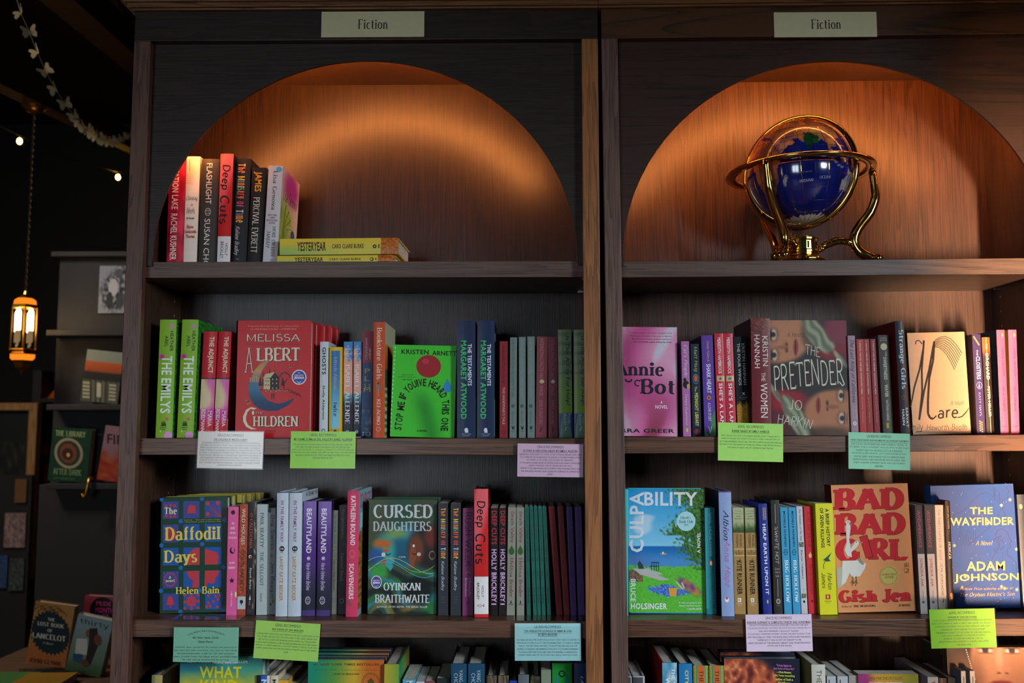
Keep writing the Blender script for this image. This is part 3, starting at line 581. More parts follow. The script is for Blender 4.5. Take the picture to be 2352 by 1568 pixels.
def lying_book(label, x0, x1, y0, y1, d, z):
    a = P(x0, (y0 + y1) / 2, d).x; b = P(x1, (y0 + y1) / 2, d).x; th = P(x0, y0, d).z - P(x0, y1, d).z - .0006; Ln = b - a
    root = thing('book', label, 'book', (a, d, z), 'yellow novels lying flat on the left niche shelf', (0, 0, radians(-2.2)))
    D = .15; t = .0028; mb = MB(); n = 8; bul = .0014
    fr = [(-bul * (1 - (2 * i / n - 1) ** 2), th * i / n) for i in range(n + 1)]
    for (p, q), (r, s) in zip(fr, fr[1:]): mb.face([(0, p, q), (Ln, p, q + 0), (Ln, r, s), (0, r, s)], 'e0c94a')
    for X_ in (0, Ln): mb.face([(X_, p, q) for p, q in fr] + [(X_, .003, th), (X_, .003, 0)], 'd8a03a')
    mb.box(0, Ln, .0, D, 0, t, 'd8b83a'); mb.box(0, Ln, 0, D, th - t, th, 'e0c94a')
    X0, X1, Y0, Y1 = x0, x1, y0, y1
    A = Art(mb, cur=1, mp=lambda x, y, k: ((x - X0) / (X1 - X0) * Ln, -bul * (1 if k >= 500 else 1 - (2 * (y - Y0) / (Y1 - Y0) - 1) ** 2) - .0002 - (k % 500) * E, (Y1 - y) / (Y1 - Y0) * th))
    w_ = x1 - x0; A.paint(x0, y0, x1 - .145 * w_, y1, 20, 6, lambda x, y: mix((236, 208, 70), (150, 190, 90), sm(.2, 1, (y - Y0) / (Y1 - Y0)) * (.6 + .4 * cos((x - X0) / w_ * 5))))
    A.paint(x1 - .145 * w_, y0, x1, y1, 14, 10, lambda x, y: mix((222, 140, 50), (160, 70, 30), .5 + nz(x * .2, y * .2)))
    q = (y1 - y0) / 36
    A.text('YESTERYEAR', x0 + 40 * w_ / 270, y0 + 8 * q, x0 + 106 * w_ / 270, y0 + 28 * q, '4a2418', 'b'); A.text('CARO CLAIRE BURKE', x0 + 120 * w_ / 270, y0 + 13 * q, x0 + 192 * w_ / 270, y0 + 23 * q, '3a3418', 'b')
    A.ell(x0 + 217 * w_ / 270, y0 + 19 * q, 4.5, 4.5, '3a3a20'); A.ell(x0 + 217 * w_ / 270, y0 + 19 * q, 1.5, 2.4, 'c8b050'); A.rect(x0 + 225 * w_ / 270, y0 + 14 * q, x0 + 228 * w_ / 270, y0 + 23 * q, '5a5228')
    mb.build('cover', M_JACK, root); pb = MB(); pb.box(.003, Ln - .003, .004, D - .003, t + .0001, th - t - .0001); pb.build('page_block', M_PAGE, root)
z1 = ZT['L'][0] + .0004; zt2 = P(700, 587.5, .055).z
yq = Q(P(637, 600, .055).x, .055, z1)[1]; zt2 = z1 + (P(637, 587, .055).z - P(637, yq, .055).z)
lying_book('yellow and orange hardcover lying flat, lower one of the two, in the left niche', 637, 909, 587, yq, .055, z1)
lying_book('yellow and orange hardcover lying flat on top of its twin in the left niche', 643, 916, 549, 586.5, .053, zt2 + .001)
# ------------------------------------------------------------------ left bookcase, second shelf
G2 = 'novels on the second shelf of the left bookcase'
def emily(R, Lf): R.paint(0, 735, 1, 1003, 26, 60, lambda u, y: mix((10, 90, 30), (70, 170, 50), .5 + nz(u * 14, y * .22) * 1.1))
for i, (a, b, c) in enumerate(((357, 396, 368), (406, 444.5, 419))):
    book('lime green hardcover with white block title, ' + ('first on the second shelf' if i == 0 else 'second on that shelf, leafy side showing'), 'L2', a, b, c, 734.5, .06, 'hc', '86b62c',
         [('e', .72, 750, .14, 5, 'c08ab0'), sp('HEATHER', .66, 761, .86, 808, '1c3018'), sp('ABEL', .36, 772, .56, 798, '1c3018'), ('e', .2, 820, .18, 7, 'c8609a'), ('e', .2, 820, .09, 3.5, 'c03a60'), sp('THE', .22, 819, .84, 862, 'e6f2e6', 'b'), sp('EMILYS', .22, 870, .84, 950, 'e6f2e6', 'b'),
          ('e', .66, 963, .1, 4, 'd05a5a'), ('o', .46, 974, .14, 5.5, 2, '23401c', 14, 180, 360), ('p', [(.28, 979), (.42, 972), (.56, 972), (.64, 979)], '23401c'), ('T', 'RANDOM', .28, 981, .64, 984, '35541f'), ('T', 'HOUSE', .34, 985.5, .6, 988.5, '35541f'), ('e', .3, 991, .07, 2.5, 'b8cfa0'), ('e', .76, 1000, .24, 9, 'd890c8', 18)],
         side='2c8a2c', left='5c9a24', group=G2, sideart=emily, D=.158)
for i, (a, b, c) in enumerate(((456, 488.5, 468), (490, 520.5, 502.5))):
    book('red hardcover with cream title and pink landscape, ' + ('left one of the pair' if i == 0 else 'right one of the pair'), 'L2', a, b, c, 762, .07, 'hc', 'c0242e',
         [('r', 0, 869, 1, 872, '3a3a44'), ('g', 0, 872, 1, 965, 5, 16, lambda u, y: mix((226, 206, 160), (214, 80, 170), sm(.3, .8, u + .25 * sin(y * .06)) * .8 + sm(930, 950, y) * .4)), ('g', 0, 940, 1, 1003, 4, 8, lambda u, y: mix((214, 80, 170), (200, 36, 50), sm(940, 985, y))),
          sp('THE ADJUNCT', .36, 774, .82, 858, 'efe2bc', 'b'), sp('MARIA', .62, 945, .9, 980, 'ecd8dc', 'b'), sp('ADELMANN', .14, 940, .42, 992, 'ecd8dc', 'b')], side='c8101c', group=G2, D=.14,
         sideart=lambda R, Lf: (R.rect(0, 962, .5, 1003, 'd8a0a8'),))
CREAM = 'e2d6b8'
def children(A):
    sh = '2c1512'
    def tt(t, x0, y0, x1, y1, s='m', c=CREAM): A.text(t, x0 + 1.4, y0 + 1.3, x1 + 1.4, y1 + 1.3, sh, s); A.text(t, x0, y0, x1, y1, c, s)
    A.text('"A page-turner full of magical language, The Children reminded', 568, 747, 687, 751.5, 'd99a8a'); A.text('me of Ray Bradbury at his best."  —STEPHEN KING', 575, 754, 680, 758.5, 'e0a898')
    tt('MELISSA', 567, 767, 689, 784); A.text('NEW YORK TIMES BESTSELLING AUTHOR', 568, 789, 688, 793, '9a2018')
    tt('A', 562, 798, 582, 855, 'l'); tt('LBERT', 589, 798, 690, 829, 'F')
    # moon
    def cres(t): # outer and inner arcs, t 0..1 from the upper tip
        a = radians(-110 - 214 * t); return (634 + 68 * cos(a), 880 + 62 * sin(a)), (650 + (52 + 8 * abs(t - .5)) * cos(radians(-122 - 190 * t)), 870 + 56 * sin(radians(-122 - 190 * t)))
    def mc(y): return mix((150, 120, 110), (200, 150, 80), sm(820, 850, y)) if y < 866 else mix((60, 120, 150), (14, 50, 90), sm(880, 935, y))
    A.n += 1; N = 44; TIP0 = (621, 824); TIP1 = (678, 913)
    O = []; I = []
    for i in range(N + 1):
        t = i / N; th = radians(258 - 238 * t * 1.0)
        ox, oy = 629 - 62 * sin(pi * t) * .93, 0
        O.append(t); 
    pts_o = [(621, 824), (600, 832), (584, 850), (574, 875), (571, 892), (574, 910), (583, 925), (598, 937), (618, 941), (640, 940), (660, 930), (672, 920), (679, 911)]
    pts_i = [(621, 824), (612, 836), (602, 850), (595, 870), (594, 880), (598, 895), (606, 908), (618, 918), (632, 923), (645, 924), (658, 920), (669, 915), (679, 911)]
    for i in range(len(pts_o) - 1):
        q = [pts_o[i], pts_o[i + 1], pts_i[i + 1], pts_i[i]]; A.mb.face([A.mp(x, y, A.n) for x, y in q], [mc(y) for x, y in q], A.m)
    for x in (574, 579, 583, 588, 592): A.rect(x, 862 + (x * 7) % 6, x + 3, 876, 'b89058')
    # house, trees
    for x, h in ((606, 26), (613, 18), (620, 34), (625, 24), (631, 30), (598, 16), (650, 16)): A.poly([(x - 4, 884), (x, 884 - h * 1.25), (x + 4, 884)], '20140f')
    A.rect(606, 868, 622, 892, 'c9b98c'); A.poly([(604, 868), (610, 858), (632, 853), (622, 866)], 'c9b98c'); A.poly([(621, 868), (632, 854), (642, 866), (642, 894), (621, 894)], '17110f')
    for x in (626, 635): 
        for y in (868, 877, 888): A.rect(x, y, x + 2, y + 3.4, 'c9b98c')
    for x in (609, 613, 617): A.rect(x, 872, x + 1.6, 875, '17110f'); A.rect(x, 881, x + 1.6, 884, '17110f')
    A.ring(655, 866, 13, 13, 3, '4a3424', 12, 180, 360); A.line([(653, 892), (654, 876), (648, 868)], 2, '201410'); A.line([(654, 878), (661, 869)], 1.5, '201410')
    for k in range(26): A.ell(600 + (k * 37) % 68, 893 + (k * 13) % 4, 2.2, 1.2, ('201410', 'b0a078')[k % 2], 6)
    for k in range(12): A.ell(663 + k * 2.6, 892 + k * 1.1 + (k % 3) * 2, 1.8, 1.5, '201410', 6)
    for x in (625.5, 630.5): A.ell(x, 902, 1, 1.4, '201410', 6); A.rect(x - 1, 903, x + 1, 909, '201410'); A.rect(x - .8, 909, x + .2, 914, '201410')
    for x, y, r in ((570, 920, 3), (667, 840, 2)): 
        A.ell(x, y, r * .6, r * 1.3, '3a2a1c', 8); A.ell(x - r, y - r * .8, r, r * .5, 'a08050', 8); A.ell(x + r, y + r, r * 1.2, r * .6, 'a08050', 8); A.ell(x - r * .5, y + r * 1.6, r * .6, r, 'a08050', 8)
    A.ell(688, 865, 17, 17, 'e9e4ee', 26); A.ell(688, 865, 14.6, 14.6, '4b4a94', 26); A.text('READ WITH', 678, 859, 698, 862.5, 'e9e4ee', 'b'); A.text('JENNA', 676, 863.5, 700, 870.5, 'ffffff', 'b'); A.ell(688, 857, 3.4, 3, 'a8a8d8', 10, 180, 360); A.poly([(680, 872), (688, 876), (696, 872), (688, 880)], '8ab8e0')
    # children
    tt('THE', 588, 943, 605, 948); tt('HILDREN', 582, 952, 687, 976, 'F')
    A.n += 1; po = [(591, 935), (578, 932), (566, 938), (559, 952), (559, 964), (566, 976), (578, 982), (591, 981)]; pi_ = [(584, 938), (577, 936), (570, 942), (566, 953), (566, 962), (571, 972), (580, 978), (591, 980.5)]
    for i in range(7): A.mb.face([A.mp(x, y, A.n) for x, y in (po[i], po[i + 1], pi_[i + 1], pi_[i])], CREAM, A.m)
    A.ell(582, 945, 3, 5, CREAM, 8); A.text('A NOVEL', 612, 983, 637, 986.5, '8a1810')
ch = faceout('red hardcover facing out with crescent moon and house on its cover', 'L2', (543, 736.5), (714.5, 736.5), (712.5, 1001), (536.5, 1001), .058, .028, 'c5262a', children, group='red novels with a moon cover')
back = MB()
def plain(A): pass
c2 = faceout('red hardcover standing right behind the moon cover book', 'L2', (556, 741), (726, 741), (724, 1000), (549, 1000), .089, .026, 'bf2428', lambda A: A.rect(549, 985, 724, 1000, 'b01c22'), group='red novels with a moon cover')
for k, (dx, dy, nm) in enumerate(((.0105, .0275, 'third'), (.0205, .055, 'fourth'), (.0275, .0825, 'rearmost'))):
    dup(c2, (dx, dy, 0), 'red hardcover, %s in the file behind the moon cover' % nm) if k < 3 else 0
book('white hardcover with black spaced capitals, beside the red moon cover books', 'L2', 733, 753, 735.5, 785, .07, 'hc', 'c9d3da',
     [sp('GHOSTS', .28, 798, .72, 861, '14161a', 'b'), ('e', .5, 826, .12, 2, 'c9d3da'), sp('Dolly Alderton', .3, 887, .62, 964, '1c2026', 'b'), ('o', .5, 990, .2, 5, 1.5, '1c2026')], group=G2)
book('sky blue hardcover with a yellow border and gold script title', 'L2', 755.5, 785, 757, 797.5, .068, 'hc', 'e2b818',
     [('g', .16, 806, .84, 985, 4, 20, lambda u, y: mix((50, 120, 190), (130, 200, 230), sm(830, 980, y))), ('r', .16, 985, .84, 1003, 'd9a41c'), sp('Mitch Albom', .36, 821, .62, 896, 'c2a05a', 'f'), sp('twice', .36, 925, .66, 957, '1c3c6c', 'F'), ('e', .5, 991, .12, 4, '303030')], group=G2)
for i, (a, b, c) in enumerate(((788.5, 809, 790), (811.5, 829.5, 812.5))):
    book('pink and blue paperback with tall white surname, ' + ('left' if i == 0 else 'right') + ' one of the pair', 'L2', a, b, c, 785, .075, 'pb', 'c08a88',
         [('g', 0, 785, 1, 1003, 6, 50, lambda u, y: (mix((60, 130, 190), (220, 160, 140), sm(.45, .6, .5 + .5 * nz(u * 2, y * .06, 1, 4) + (y - 815) * .012)) if y < 905 else mix((110, 160, 170), (22, 34, 52), sm(905, 935, y + 20 * nz(u * 4, y * .1))))),
          ('T', 'MY', .38, 794, .62, 798, 'dfe6f0'), ('T', 'NAME', .2, 800, .8, 804, 'dfe6f0'), ('T', 'IS', .4, 806, .6, 809, 'dfe6f0'), ('T', 'EMILIA', .12, 811, .88, 815, 'dfe6f0'), ('T', 'DEL', .3, 817, .7, 820, 'dfe6f0'), ('T', 'VALLE', .2, 822, .8, 826, 'dfe6f0'),
          sp('ISABEL ALLENDE', .2, 838, .72, 974, 'e9eef0', 'f'), ('e', .45, 992, .2, 4, '9ab0c8'), ('r', .42, 988, .48, 996, '22344a')], group=G2)
book('thick paperback, crimson above and deep blue below, with a yellow four-letter title', 'L2', 829.8, 854, 833, 761, .075, 'pb', '0f4a86',
     [('r', 0, 761, 1, 834, 'a42440'), ('g', 0, 940, 1, 990, 6, 12, lambda u, y: mix((14, 70, 124), (120, 150, 170), max(0, nz(u * 3, y * .12) * 2))), sp('ANDY', .62, 800, .82, 826, 'ead6da'), sp('ANDEREGG', .26, 775, .48, 827, 'ead6da'),
      ('T', 'P', .25, 847, .78, 858, 'd9c26a'), ('T', 'L', .25, 865, .78, 876, 'd9c26a'), ('T', 'U', .25, 882, .78, 892, 'd9c26a'), ('T', 'M', .2, 891, .82, 901, 'd9c26a'), ('r', .1, 992, .32, 996, 'b8c4d0'), ('r', .1, 997.5, .32, 1001, 'b8c4d0'), ('o', .66, 996.5, .24, 5, 1.6, 'b8c4d0'), ('l', [(.42, 991), (.42, 1002)], 1, 'b8c4d0', .08)], group=G2)
def bsg(R, Lf):
    R.paint(0, 740, 1, 1003, 6, 60, lambda u, y: (200, 196, 160) if y < 790 else mix((214, 140, 50), (200, 90, 30), sm(790, 845, y)) if y < 848 else (40, 90, 46) if y < 890 else ((196, 206, 150) if int(y / 8) % 2 else (90, 120, 60)))
book('orange red hardcover with white serif title and shop front on its side cover', 'L2', 856, 884, 858, 740, .05, 'hc', 'c4502c',
     [sp('Bookstore Girls', .3, 753, .74, 872, 'efdcc0', 'f'), ('r', .38, 879, .54, 884, '3a2820'), ('r', .38, 886, .56, 898, '3a8a8c'), ('l', [(.46, 898), (.46, 912)], 1.4, 'b09070', .06), sp('KEI AONO', .34, 918, .64, 976, 'efdcc0', 'f'), ('o', .48, 986, .2, 5, 1.4, 'e0a080')], side='c8a060', group=G2, sideart=bsg, D=.15)
def arnett(A):
    A.paint(893, 795, 1050, 1004, 24, 30, lambda x, y: mix((62, 198, 40), (16, 120, 24), max(.85 * sm(905, 985, x - (y - 795) * .0) * sm(1010, 955, x) * sm(870, 930, y), .5 * sm(1035, 1050, x) * 0) if False else .7 * math.exp(-((x - 965 - (y - 900) * .28) / 22) ** 2) * sm(880, 940, y)))
    for k in range(22): A.rect(894 + (1 - k / 22) * 13, 800 + k * 9.4, 896 + (1 - k / 22) * 13, 804 + k * 9.4, 'cfe8d0')
    A.text('KRISTEN', 922, 805, 985, 816, '10180c', 'b'); A.text('ARNETT', 993, 807, 1049, 817.5, '10180c', 'b')
    A.ell(985, 843, 28.5, 26, 'a01c24', 34); A.ell(978, 832, 8, 6, 'b83a3c', 16)
    A.ell(1029, 891, 10, 11, '2a86c4', 18); A.poly([(1019.5, 888), (1029, 870), (1038.5, 888)], '2a86c4')
    A.text('"Big-hearted and', 923, 862, 949, 865, '14300f'); A.text('knock-you-over funny."', 915, 867, 958, 870, '14300f'); A.text('—USA TODAY', 922, 873, 948, 876, '14300f', 'b')
    s = "STOP ME IF YOU'VE HEARD THIS ONE"; n = len(s)
    cx, base = 974, 990; 
    L1, L2 = 70.0, 0; rx = 52; cyy = 932; ry = 52; leg = 58
    arc = pi * (rx + ry) / 2; tot = leg * 2 + arc; pos = 0; ws = [(G[c_][0] if c_ in G else .5) + .12 for c_ in s]; k = tot / sum(ws)
    for c_, w_ in zip(s, ws):
        p = pos + w_ * k / 2; pos += w_ * k
        if c_ == ' ': continue
        if p < leg: bx, by, an = cx - rx - (leg - p) * .14, cyy + leg - p, -pi / 2 + .12
        elif p < leg + arc: t = (p - leg) / arc * pi; bx, by, an = cx - rx * cos(t), cyy - ry * sin(t), t - pi / 2
        else: bx, by, an = cx + rx - (p - leg - arc) * .05, cyy + p - leg - arc, pi / 2
        hw = w_ * k * .42; hh = 8.5
        A.text(c_, 0, 0, 1, 1, '10180c', 'b', 0, lambda a, b, bx=bx, by=by, an=an, hw=hw: (bx + cos(an) * (a - .5) * 2 * hw + sin(an) * (b - .5) * 2 * hh, by + sin(an) * (a - .5) * 2 * hw - cos(an) * (b - .5) * 2 * hh))
    A.text('A NOVEL', 959, 988, 983, 992, '14300f', 'b')
faceout('bright green paperback facing out with red ball and blue drop on its cover', 'L2', (903, 794.7), (1049, 794.7), (1046.5, 1004.6), (896, 1004.6), .07, .022, '3cb82a', arnett, kind='pb', group=G2)
for i, (a, b, c) in enumerate(((1049.7, 1092.8, 1049.7), (1095.4, 1136, 1096.8))):
    book('thick navy hardcover with green and white spine lettering, ' + ('left one of the pair' if i == 0 else 'right one of the pair'), 'L2', a, b, c, 737, .055, 'hc', '17294c',
         [sp('THE TESTAMENTS', .58, 791, .8, 887, 'dfe6f2', 'b'), sp('MARGARET ATWOOD', .2, 783, .52, 963, '3ec26a', 'b'), ('e', .5, 988, .1, 5, 'd8dce8'), ('p', [(.42, 994), (.5, 984), (.6, 990), (.62, 994)], 'd8dce8'), ('T', 'NAN A. TALESE', .26, 996, .76, 998, 'b8c0d4'), ('T', 'DOUBLEDAY', .32, 1000, .7, 1002, 'b8c0d4')],
         side='14182c', group=G2, D=.15, sideart=lambda R, Lf: (R.rect(0, 918, 1, 1003, '2cc82c'), R.rect(.1, 762, .3, 782, 'b8bcc8')))
book('narrow dark red paperback between navy hardcovers and grey paperbacks', 'L2', 1147.5, 1166.5, 1147.5, 784, .08, 'pb', '8a2228',
     [sp('MARGARET ATWOOD', .3, 793, .62, 882, '54161a'), sp("THE HANDMAID'S TALE", .36, 890, .68, 975, 'd8b0a8'), ('o', .5, 993, .25, 5, 2, '54161a')], group=G2)
for i, (a, b, c) in enumerate(((1170.5, 1187, 1171.8), (1192, 1208, 1192), (1211.8, 1229, 1212))):
    book('sage grey paperback, ' + ('leftmost', 'middle one', 'rightmost')[i] + ' of the three sage grey paperbacks on the second shelf', 'L2', a, b, c, 775 - i, .085, 'pb', '6d7f7a',
         [sp('EVERYONE IN THIS ROOM WILL SOMEDAY BE DEAD', .25, 780, .6, 914, ('4e5e5a', '8a9a95', '8a9a95')[i]), ('e', .45, 933, .28, 4, '4a5a56'), sp('EMILY AUSTIN', .3, 945, .55, 974, '5a6a66'), ('T', 'W', .28, 978, .72, 987, '1c2624', 'F'), ('T', 'ATRIA', .3, 990, .7, 992, '3a4644')], group='sage grey paperbacks')
for i, (a, b, c) in enumerate(((1230.5, 1256, 1233.5), (1260, 1281.5, 1259.5))):
    book('dusty maroon paperback with faint title, ' + ('left' if i == 0 else 'right') + ' one of the pair', 'L2', a, b, c, 773.5, .085, 'pb', '7b3a44',
         [sp('INTERESTING FACTS ABOUT SPACE', .3, 778, .62, 909, 'a8707a'), ('e', .5, 877, .22, 4.2, ('c8c070', 'd0d0cc')[i]), sp('EMILY AUSTIN', .3, 920, .6, 974, 'a06a72'), ('T', '/', .35, 982, .6, 992, '2a1418', 'b')], group=G2)
for i, (a, b, c) in enumerate(((1283.7, 1315.5, 1281.3), (1319, 1349, 1316.5))):
    book('green and blue hardcover titled in navy capitals, ' + ('left' if i == 0 else 'right end') + ' one of the pair', 'L2', a, b, c, 757.5, .075, 'hc', '5f8470',
         [('g', 0, 757, 1, 950, 8, 44, lambda u, y: (90, 116, 84) if int((y + u * 3) / 7.5) % 3 == 0 and y < 860 else mix((118, 140, 96), (120, 160, 60), sm(860, 900, y + 30 * nz(u * 2, y * .04)))), ('p', [(0, 905), (.3, 930), (.7, 948), (1, 948), (1, 1003), (0, 1003)], '1b4488'),
          sp('Is This A Cry For Help?', .5, 773, .84, 932, '1c3a6e', 'b'), sp('Emily', .66, 951, .88, 974, 'a8c8e8'), sp('Austin', .36, 951, .6, 977, 'a8c8e8'), ('T', '/', .4, 981, .6, 990, 'a8c8e8', 'b')], group=G2)
# ------------------------------------------------------------------ left bookcase, third shelf
G3 = 'novels on the third shelf of the left bookcase'
def daffodil(A):
    BL_, RD, NV, YE = '2257a8', 'c93a44', '3a4a94', 'e6cf58'
    cols = ((374, 410), (421, 458), (470, 508)); rows = ((1152, 1190), (1203, 1242), (1254, 1292), (1305, 1342), (1353, 1389))
    for r, (y0, y1) in enumerate(rows):
        for c, (x0, x1) in enumerate(cols): A.rect(x0, y0, x1, y1, NV if (r == 0 or c == 0) and r != 2 else BL_)
    for i, (x, y) in enumerate(((371, 1147), (464, 1147), (415, 1196), (515, 1195), (371, 1248), (464, 1247), (415, 1298), (512, 1298), (370, 1347), (458, 1348), (414, 1393), (510, 1393))):
        A.rect(x - 4, y - 4, x + 4, y + 4, '1f66b8'); A.poly([(x, y - 6), (x + 6, y), (x, y + 6), (x - 6, y)], '1f66b8')
    for x, y in ((382, 1162), (392, 1160), (401, 1162), (382, 1184), (392, 1185), (401, 1184)): A.ell(x, y, 3.4, 3.6, RD, 8)
    A.poly([(430, 1179), (432, 1166), (435, 1161), (446, 1161), (449, 1166), (450, 1179)], RD)
    for k in range(10): a = radians(k * 36); A.line([(440 + 14 * cos(a), 1171 + 15 * sin(a)), (440 + 17 * cos(a), 1171 + 18 * sin(a))], 1.4, 'a03858')
    for p in ((477, 1158), (500, 1157), (477, 1181)): A.ell(p[0], p[1], 5, 5, RD, 6); A.line([(507, 1188), p], 1, RD)
    for p in ((488, 1160), (482, 1170)): A.line([(507, 1188), p], .8, RD)
    A.ell(392, 1224, 13, 15, RD, 14); A.ell(392, 1224, 7, 9, 'b03048', 12)
    A.poly([(421, 1292), (430, 1280), (436, 1264), (446, 1256), (458, 1255), (458, 1292)], RD); A.poly([(470, 1258), (485, 1262), (498, 1266), (502, 1275), (499, 1292), (470, 1292)], RD)
    A.poly([(428, 1305), (456, 1305), (456, 1342), (441, 1342), (443, 1326), (434, 1320)], RD); A.poly([(470, 1305), (503, 1305), (500, 1315), (495, 1320), (492, 1331), (486, 1334), (476, 1331), (472, 1342), (469, 1342)], RD)
    for k in range(16): a = radians(k * 22.5); A.ell(391 + 13 * cos(a), 1323 + 14 * sin(a), 2.6, 2.2, 'b8405c', 6)
    A.poly([(382, 1378), (385, 1364), (389, 1359), (393, 1359), (397, 1364), (400, 1378)], RD); A.ell(391, 1382, 2, 2, RD, 8)
    for k in range(8): a = radians(k * 45); A.ell(439 + 9 * cos(a), 1371 + 9 * sin(a), 4, 4, RD, 6)
    A.ell(439, 1371, 7, 7, RD, 12); A.ell(439, 1371, 2.4, 2.4, BL_, 8)
    for x, y in ((424, 1358), (454, 1358), (424, 1386), (454, 1385), (439, 1357), (439, 1387), (424, 1372), (455, 1371), (478, 1375), (482, 1382), (474, 1383), (494, 1361), (502, 1360), (499, 1368), (478, 1360), (489, 1372), (498, 1384)): A.ell(x, y, 3.4, 3.4, RD, 7)
    A.text('The', 377, 1165, 407, 1180, 'ece0a0', 'F'); A.text('Daffodil', 379, 1208, 506, 1238, YE, 'F'); A.text('Days', 377, 1259, 453, 1293, YE, 'F')
    A.text('"Luminous . . . Bain\'s prose is exact and alive."', 422, 1192, 508, 1195.4, 'c8c060'); A.text('—Paula McLain, author of The Paris Wife', 422, 1196.6, 507, 1199.4, 'c8c060')
    A.text('a', 388, 1315, 393, 1321, 'ece0a0', 'F'); A.text('novel', 381, 1322, 401, 1328.5, 'ece0a0', 'F'); A.text('Helen Bain', 404, 1339, 503, 1355, YE, 'F')
GD = 'patchwork cover novels at the left end of the third shelf'
faceout('dark green hardcover facing out with patchwork of blue squares and yellow title', 'L3', (367, 1144), (522, 1144), (518.7, 1396), (363.8, 1396), .088, .027, '10402c', daffodil, group=GD)
b = faceout('dark green hardcover just behind the patchwork cover book, yellow spine edge showing', 'L3', (375, 1142), (532.5, 1142), (528, 1393), (371, 1393), .117, .026, '0f3a2a', lambda A: A.rect(520, 1142, 532, 1160, 'b8a83c'), spine='b8a83c', group=GD)
for dx, dy, nm in ((.013, .0285, 'third'), (.0245, .057, 'fourth'), (.036, .0855, 'rearmost')): dup(b, (dx, dy, 0.001), 'yellow edged green hardcover, %s in the file behind the patchwork cover' % nm)
book('bright pink paperback with black moon, star and dot on spine', 'L3', 519.5, 543.6, 524, 1164, .07, 'pb', 'e8609c',
     [('e', .5, 1177, .2, 5.2, '1c1418'), ('T', 'WE', .36, 1200, .62, 1205, 'fbe6ee', 'b'), ('T', 'RIDE', .28, 1211, .72, 1216, 'fbe6ee', 'b'), ('T', 'UPON', .2, 1222, .76, 1227, 'fbe6ee', 'b'), ('T', 'STICKS', .12, 1233.5, .88, 1238, 'fbe6ee', 'b'),
      ('e', .5, 1265, .25, 7.5, '1c1418'), ('e', .62, 1263, .22, 6.4, 'e8609c'), ('T', 'QUAN', .2, 1291, .76, 1296, 'fbe6ee', 'b'), ('T', 'BARRY', .16, 1302, .84, 1307, 'fbe6ee', 'b'),
      ('p', [(.5 + (.3 if k % 2 == 0 else .12) * sin(k * pi / 5), 1334 - (7.4 if k % 2 == 0 else 3) * cos(k * pi / 5)) for k in range(10)], '1c1418')] + [('T', c_, .42, 1359 + k * 5, .56, 1362 + k * 5, 'fbe6ee', 'b') for k, c_ in enumerate('VINTAGE')] + [('e', .9, 1366, .1, 7, 'e8e0a0')], group=G3, D=.07)
book('rust red paperback with white and black capitals and pale foot', 'L3', 544.5, 563.5, 550.5, 1158, .072, 'pb', 'a8452c',
     [('g', 0, 1158, 1, 1369, 5, 50, lambda u, y: mix((150, 50, 34), (196, 104, 60), .5 + nz(u * 6, y * .3) * 1.2)), ('r', 0, 1370, 1, 1399, 'b9c8cc'), sp('WILD HOUSES', .28, 1168, .72, 1252, 'ece4d4'), sp('COLIN BARRETT', .28, 1264, .72, 1360, '241c1a'), ('e', .5, 1382, .22, 4, '20201e'), ('r', .44, 1382, .56, 1389, '20201e')], group=G3, D=.07)
book('black paperback with orange title and a small bird panel', 'L3', 565.5, 585, 571, 1153, .075, 'pb', '23252c',
     [sp('O CALEDONIA', .16, 1179, .52, 1261, 'cf5a34', 'f'), ('r', 0, 1271, .6, 1284, '141418'), ('e', .3, 1279, .18, 4, 'd8d0c0'), ('g', .68, 1153, 1, 1398, 2, 30, lambda u, y: mix((60, 50, 44), (190, 170, 130), max(0, nz(u * 5, y * .08, 1, 3) * 2))), sp('Elspeth Barker', .24, 1305, .52, 1355, 'e8e4dc'), ('p', [(.3, 1378), (.42, 1366), (.5, 1378)], 'e8e4dc'), sp('PENGUIN', .3, 1380, .45, 1390, 'b0b0a8')], group=G3)
book('pale grey green paperback with thin dark serif capitals', 'L3', 588.4, 612.8, 590.5, 1158.6, .075, 'pb', 'b3bfbd',
     [sp('PAUL BEATTY', .34, 1178, .66, 1258, '23282a', 'f'), sp('THE SELLOUT', .34, 1268, .66, 1346, '3a4446', 'f'), sp('PICADOR', .36, 1363, .54, 1382, '4a5254')], group=G3)
book('dull grey paperback with black hand-lettered title and small bird', 'L3', 614.5, 632.4, 616, 1167, .08, 'pb', '7f878a',
     [('e', .2, 1172, .2, 6, '202020'), sp('Big Swiss', .3, 1184, .88, 1263, '191c1e', 'm'), ('e', .5, 1277, .16, 5, '8a6030'), sp('Jen Beagin', .3, 1292, .88, 1374, '191c1e', 'm'), ('e', .7, 1381, .2, 5, '6a6a30'), ('e', .4, 1388, .1, 3, '202020')], group=G3)
def fam(R, Lf): R.text('IN THE FAMILY WAY', .25, 1133, .98, 1144, '23282c', 'b')
for i, (a, b_, c) in enumerate(((632.8, 660, 636.5), (661, 690.5, 665))):
    book('white hardcover with magenta and orange capitals, ' + ('left' if i == 0 else 'right') + ' one of the pair', 'L3', a, b_, c, 1130, .06, 'hc', 'c4d0da',
         [('r', 0, 1130, 1, 1132, '3a4a58'), sp('IN THE FAMILY WAY', .36, 1150, .62, 1246, 'a0508a', 'b'), ('e', .5, 1261, .22, 6.4, '1c1e22'), ('e', .42, 1261, .05, 2.4, 'c4d0da'), ('e', .58, 1261, .05, 2.4, 'c4d0da'), ('T', 'ZANDO', .36, 1269, .64, 1271, '3a3a40'), sp('LANEY KATZ BECKER', .34, 1279, .62, 1380, 'c98a3c', 'b')], group=G3, sideart=fam, D=.15)
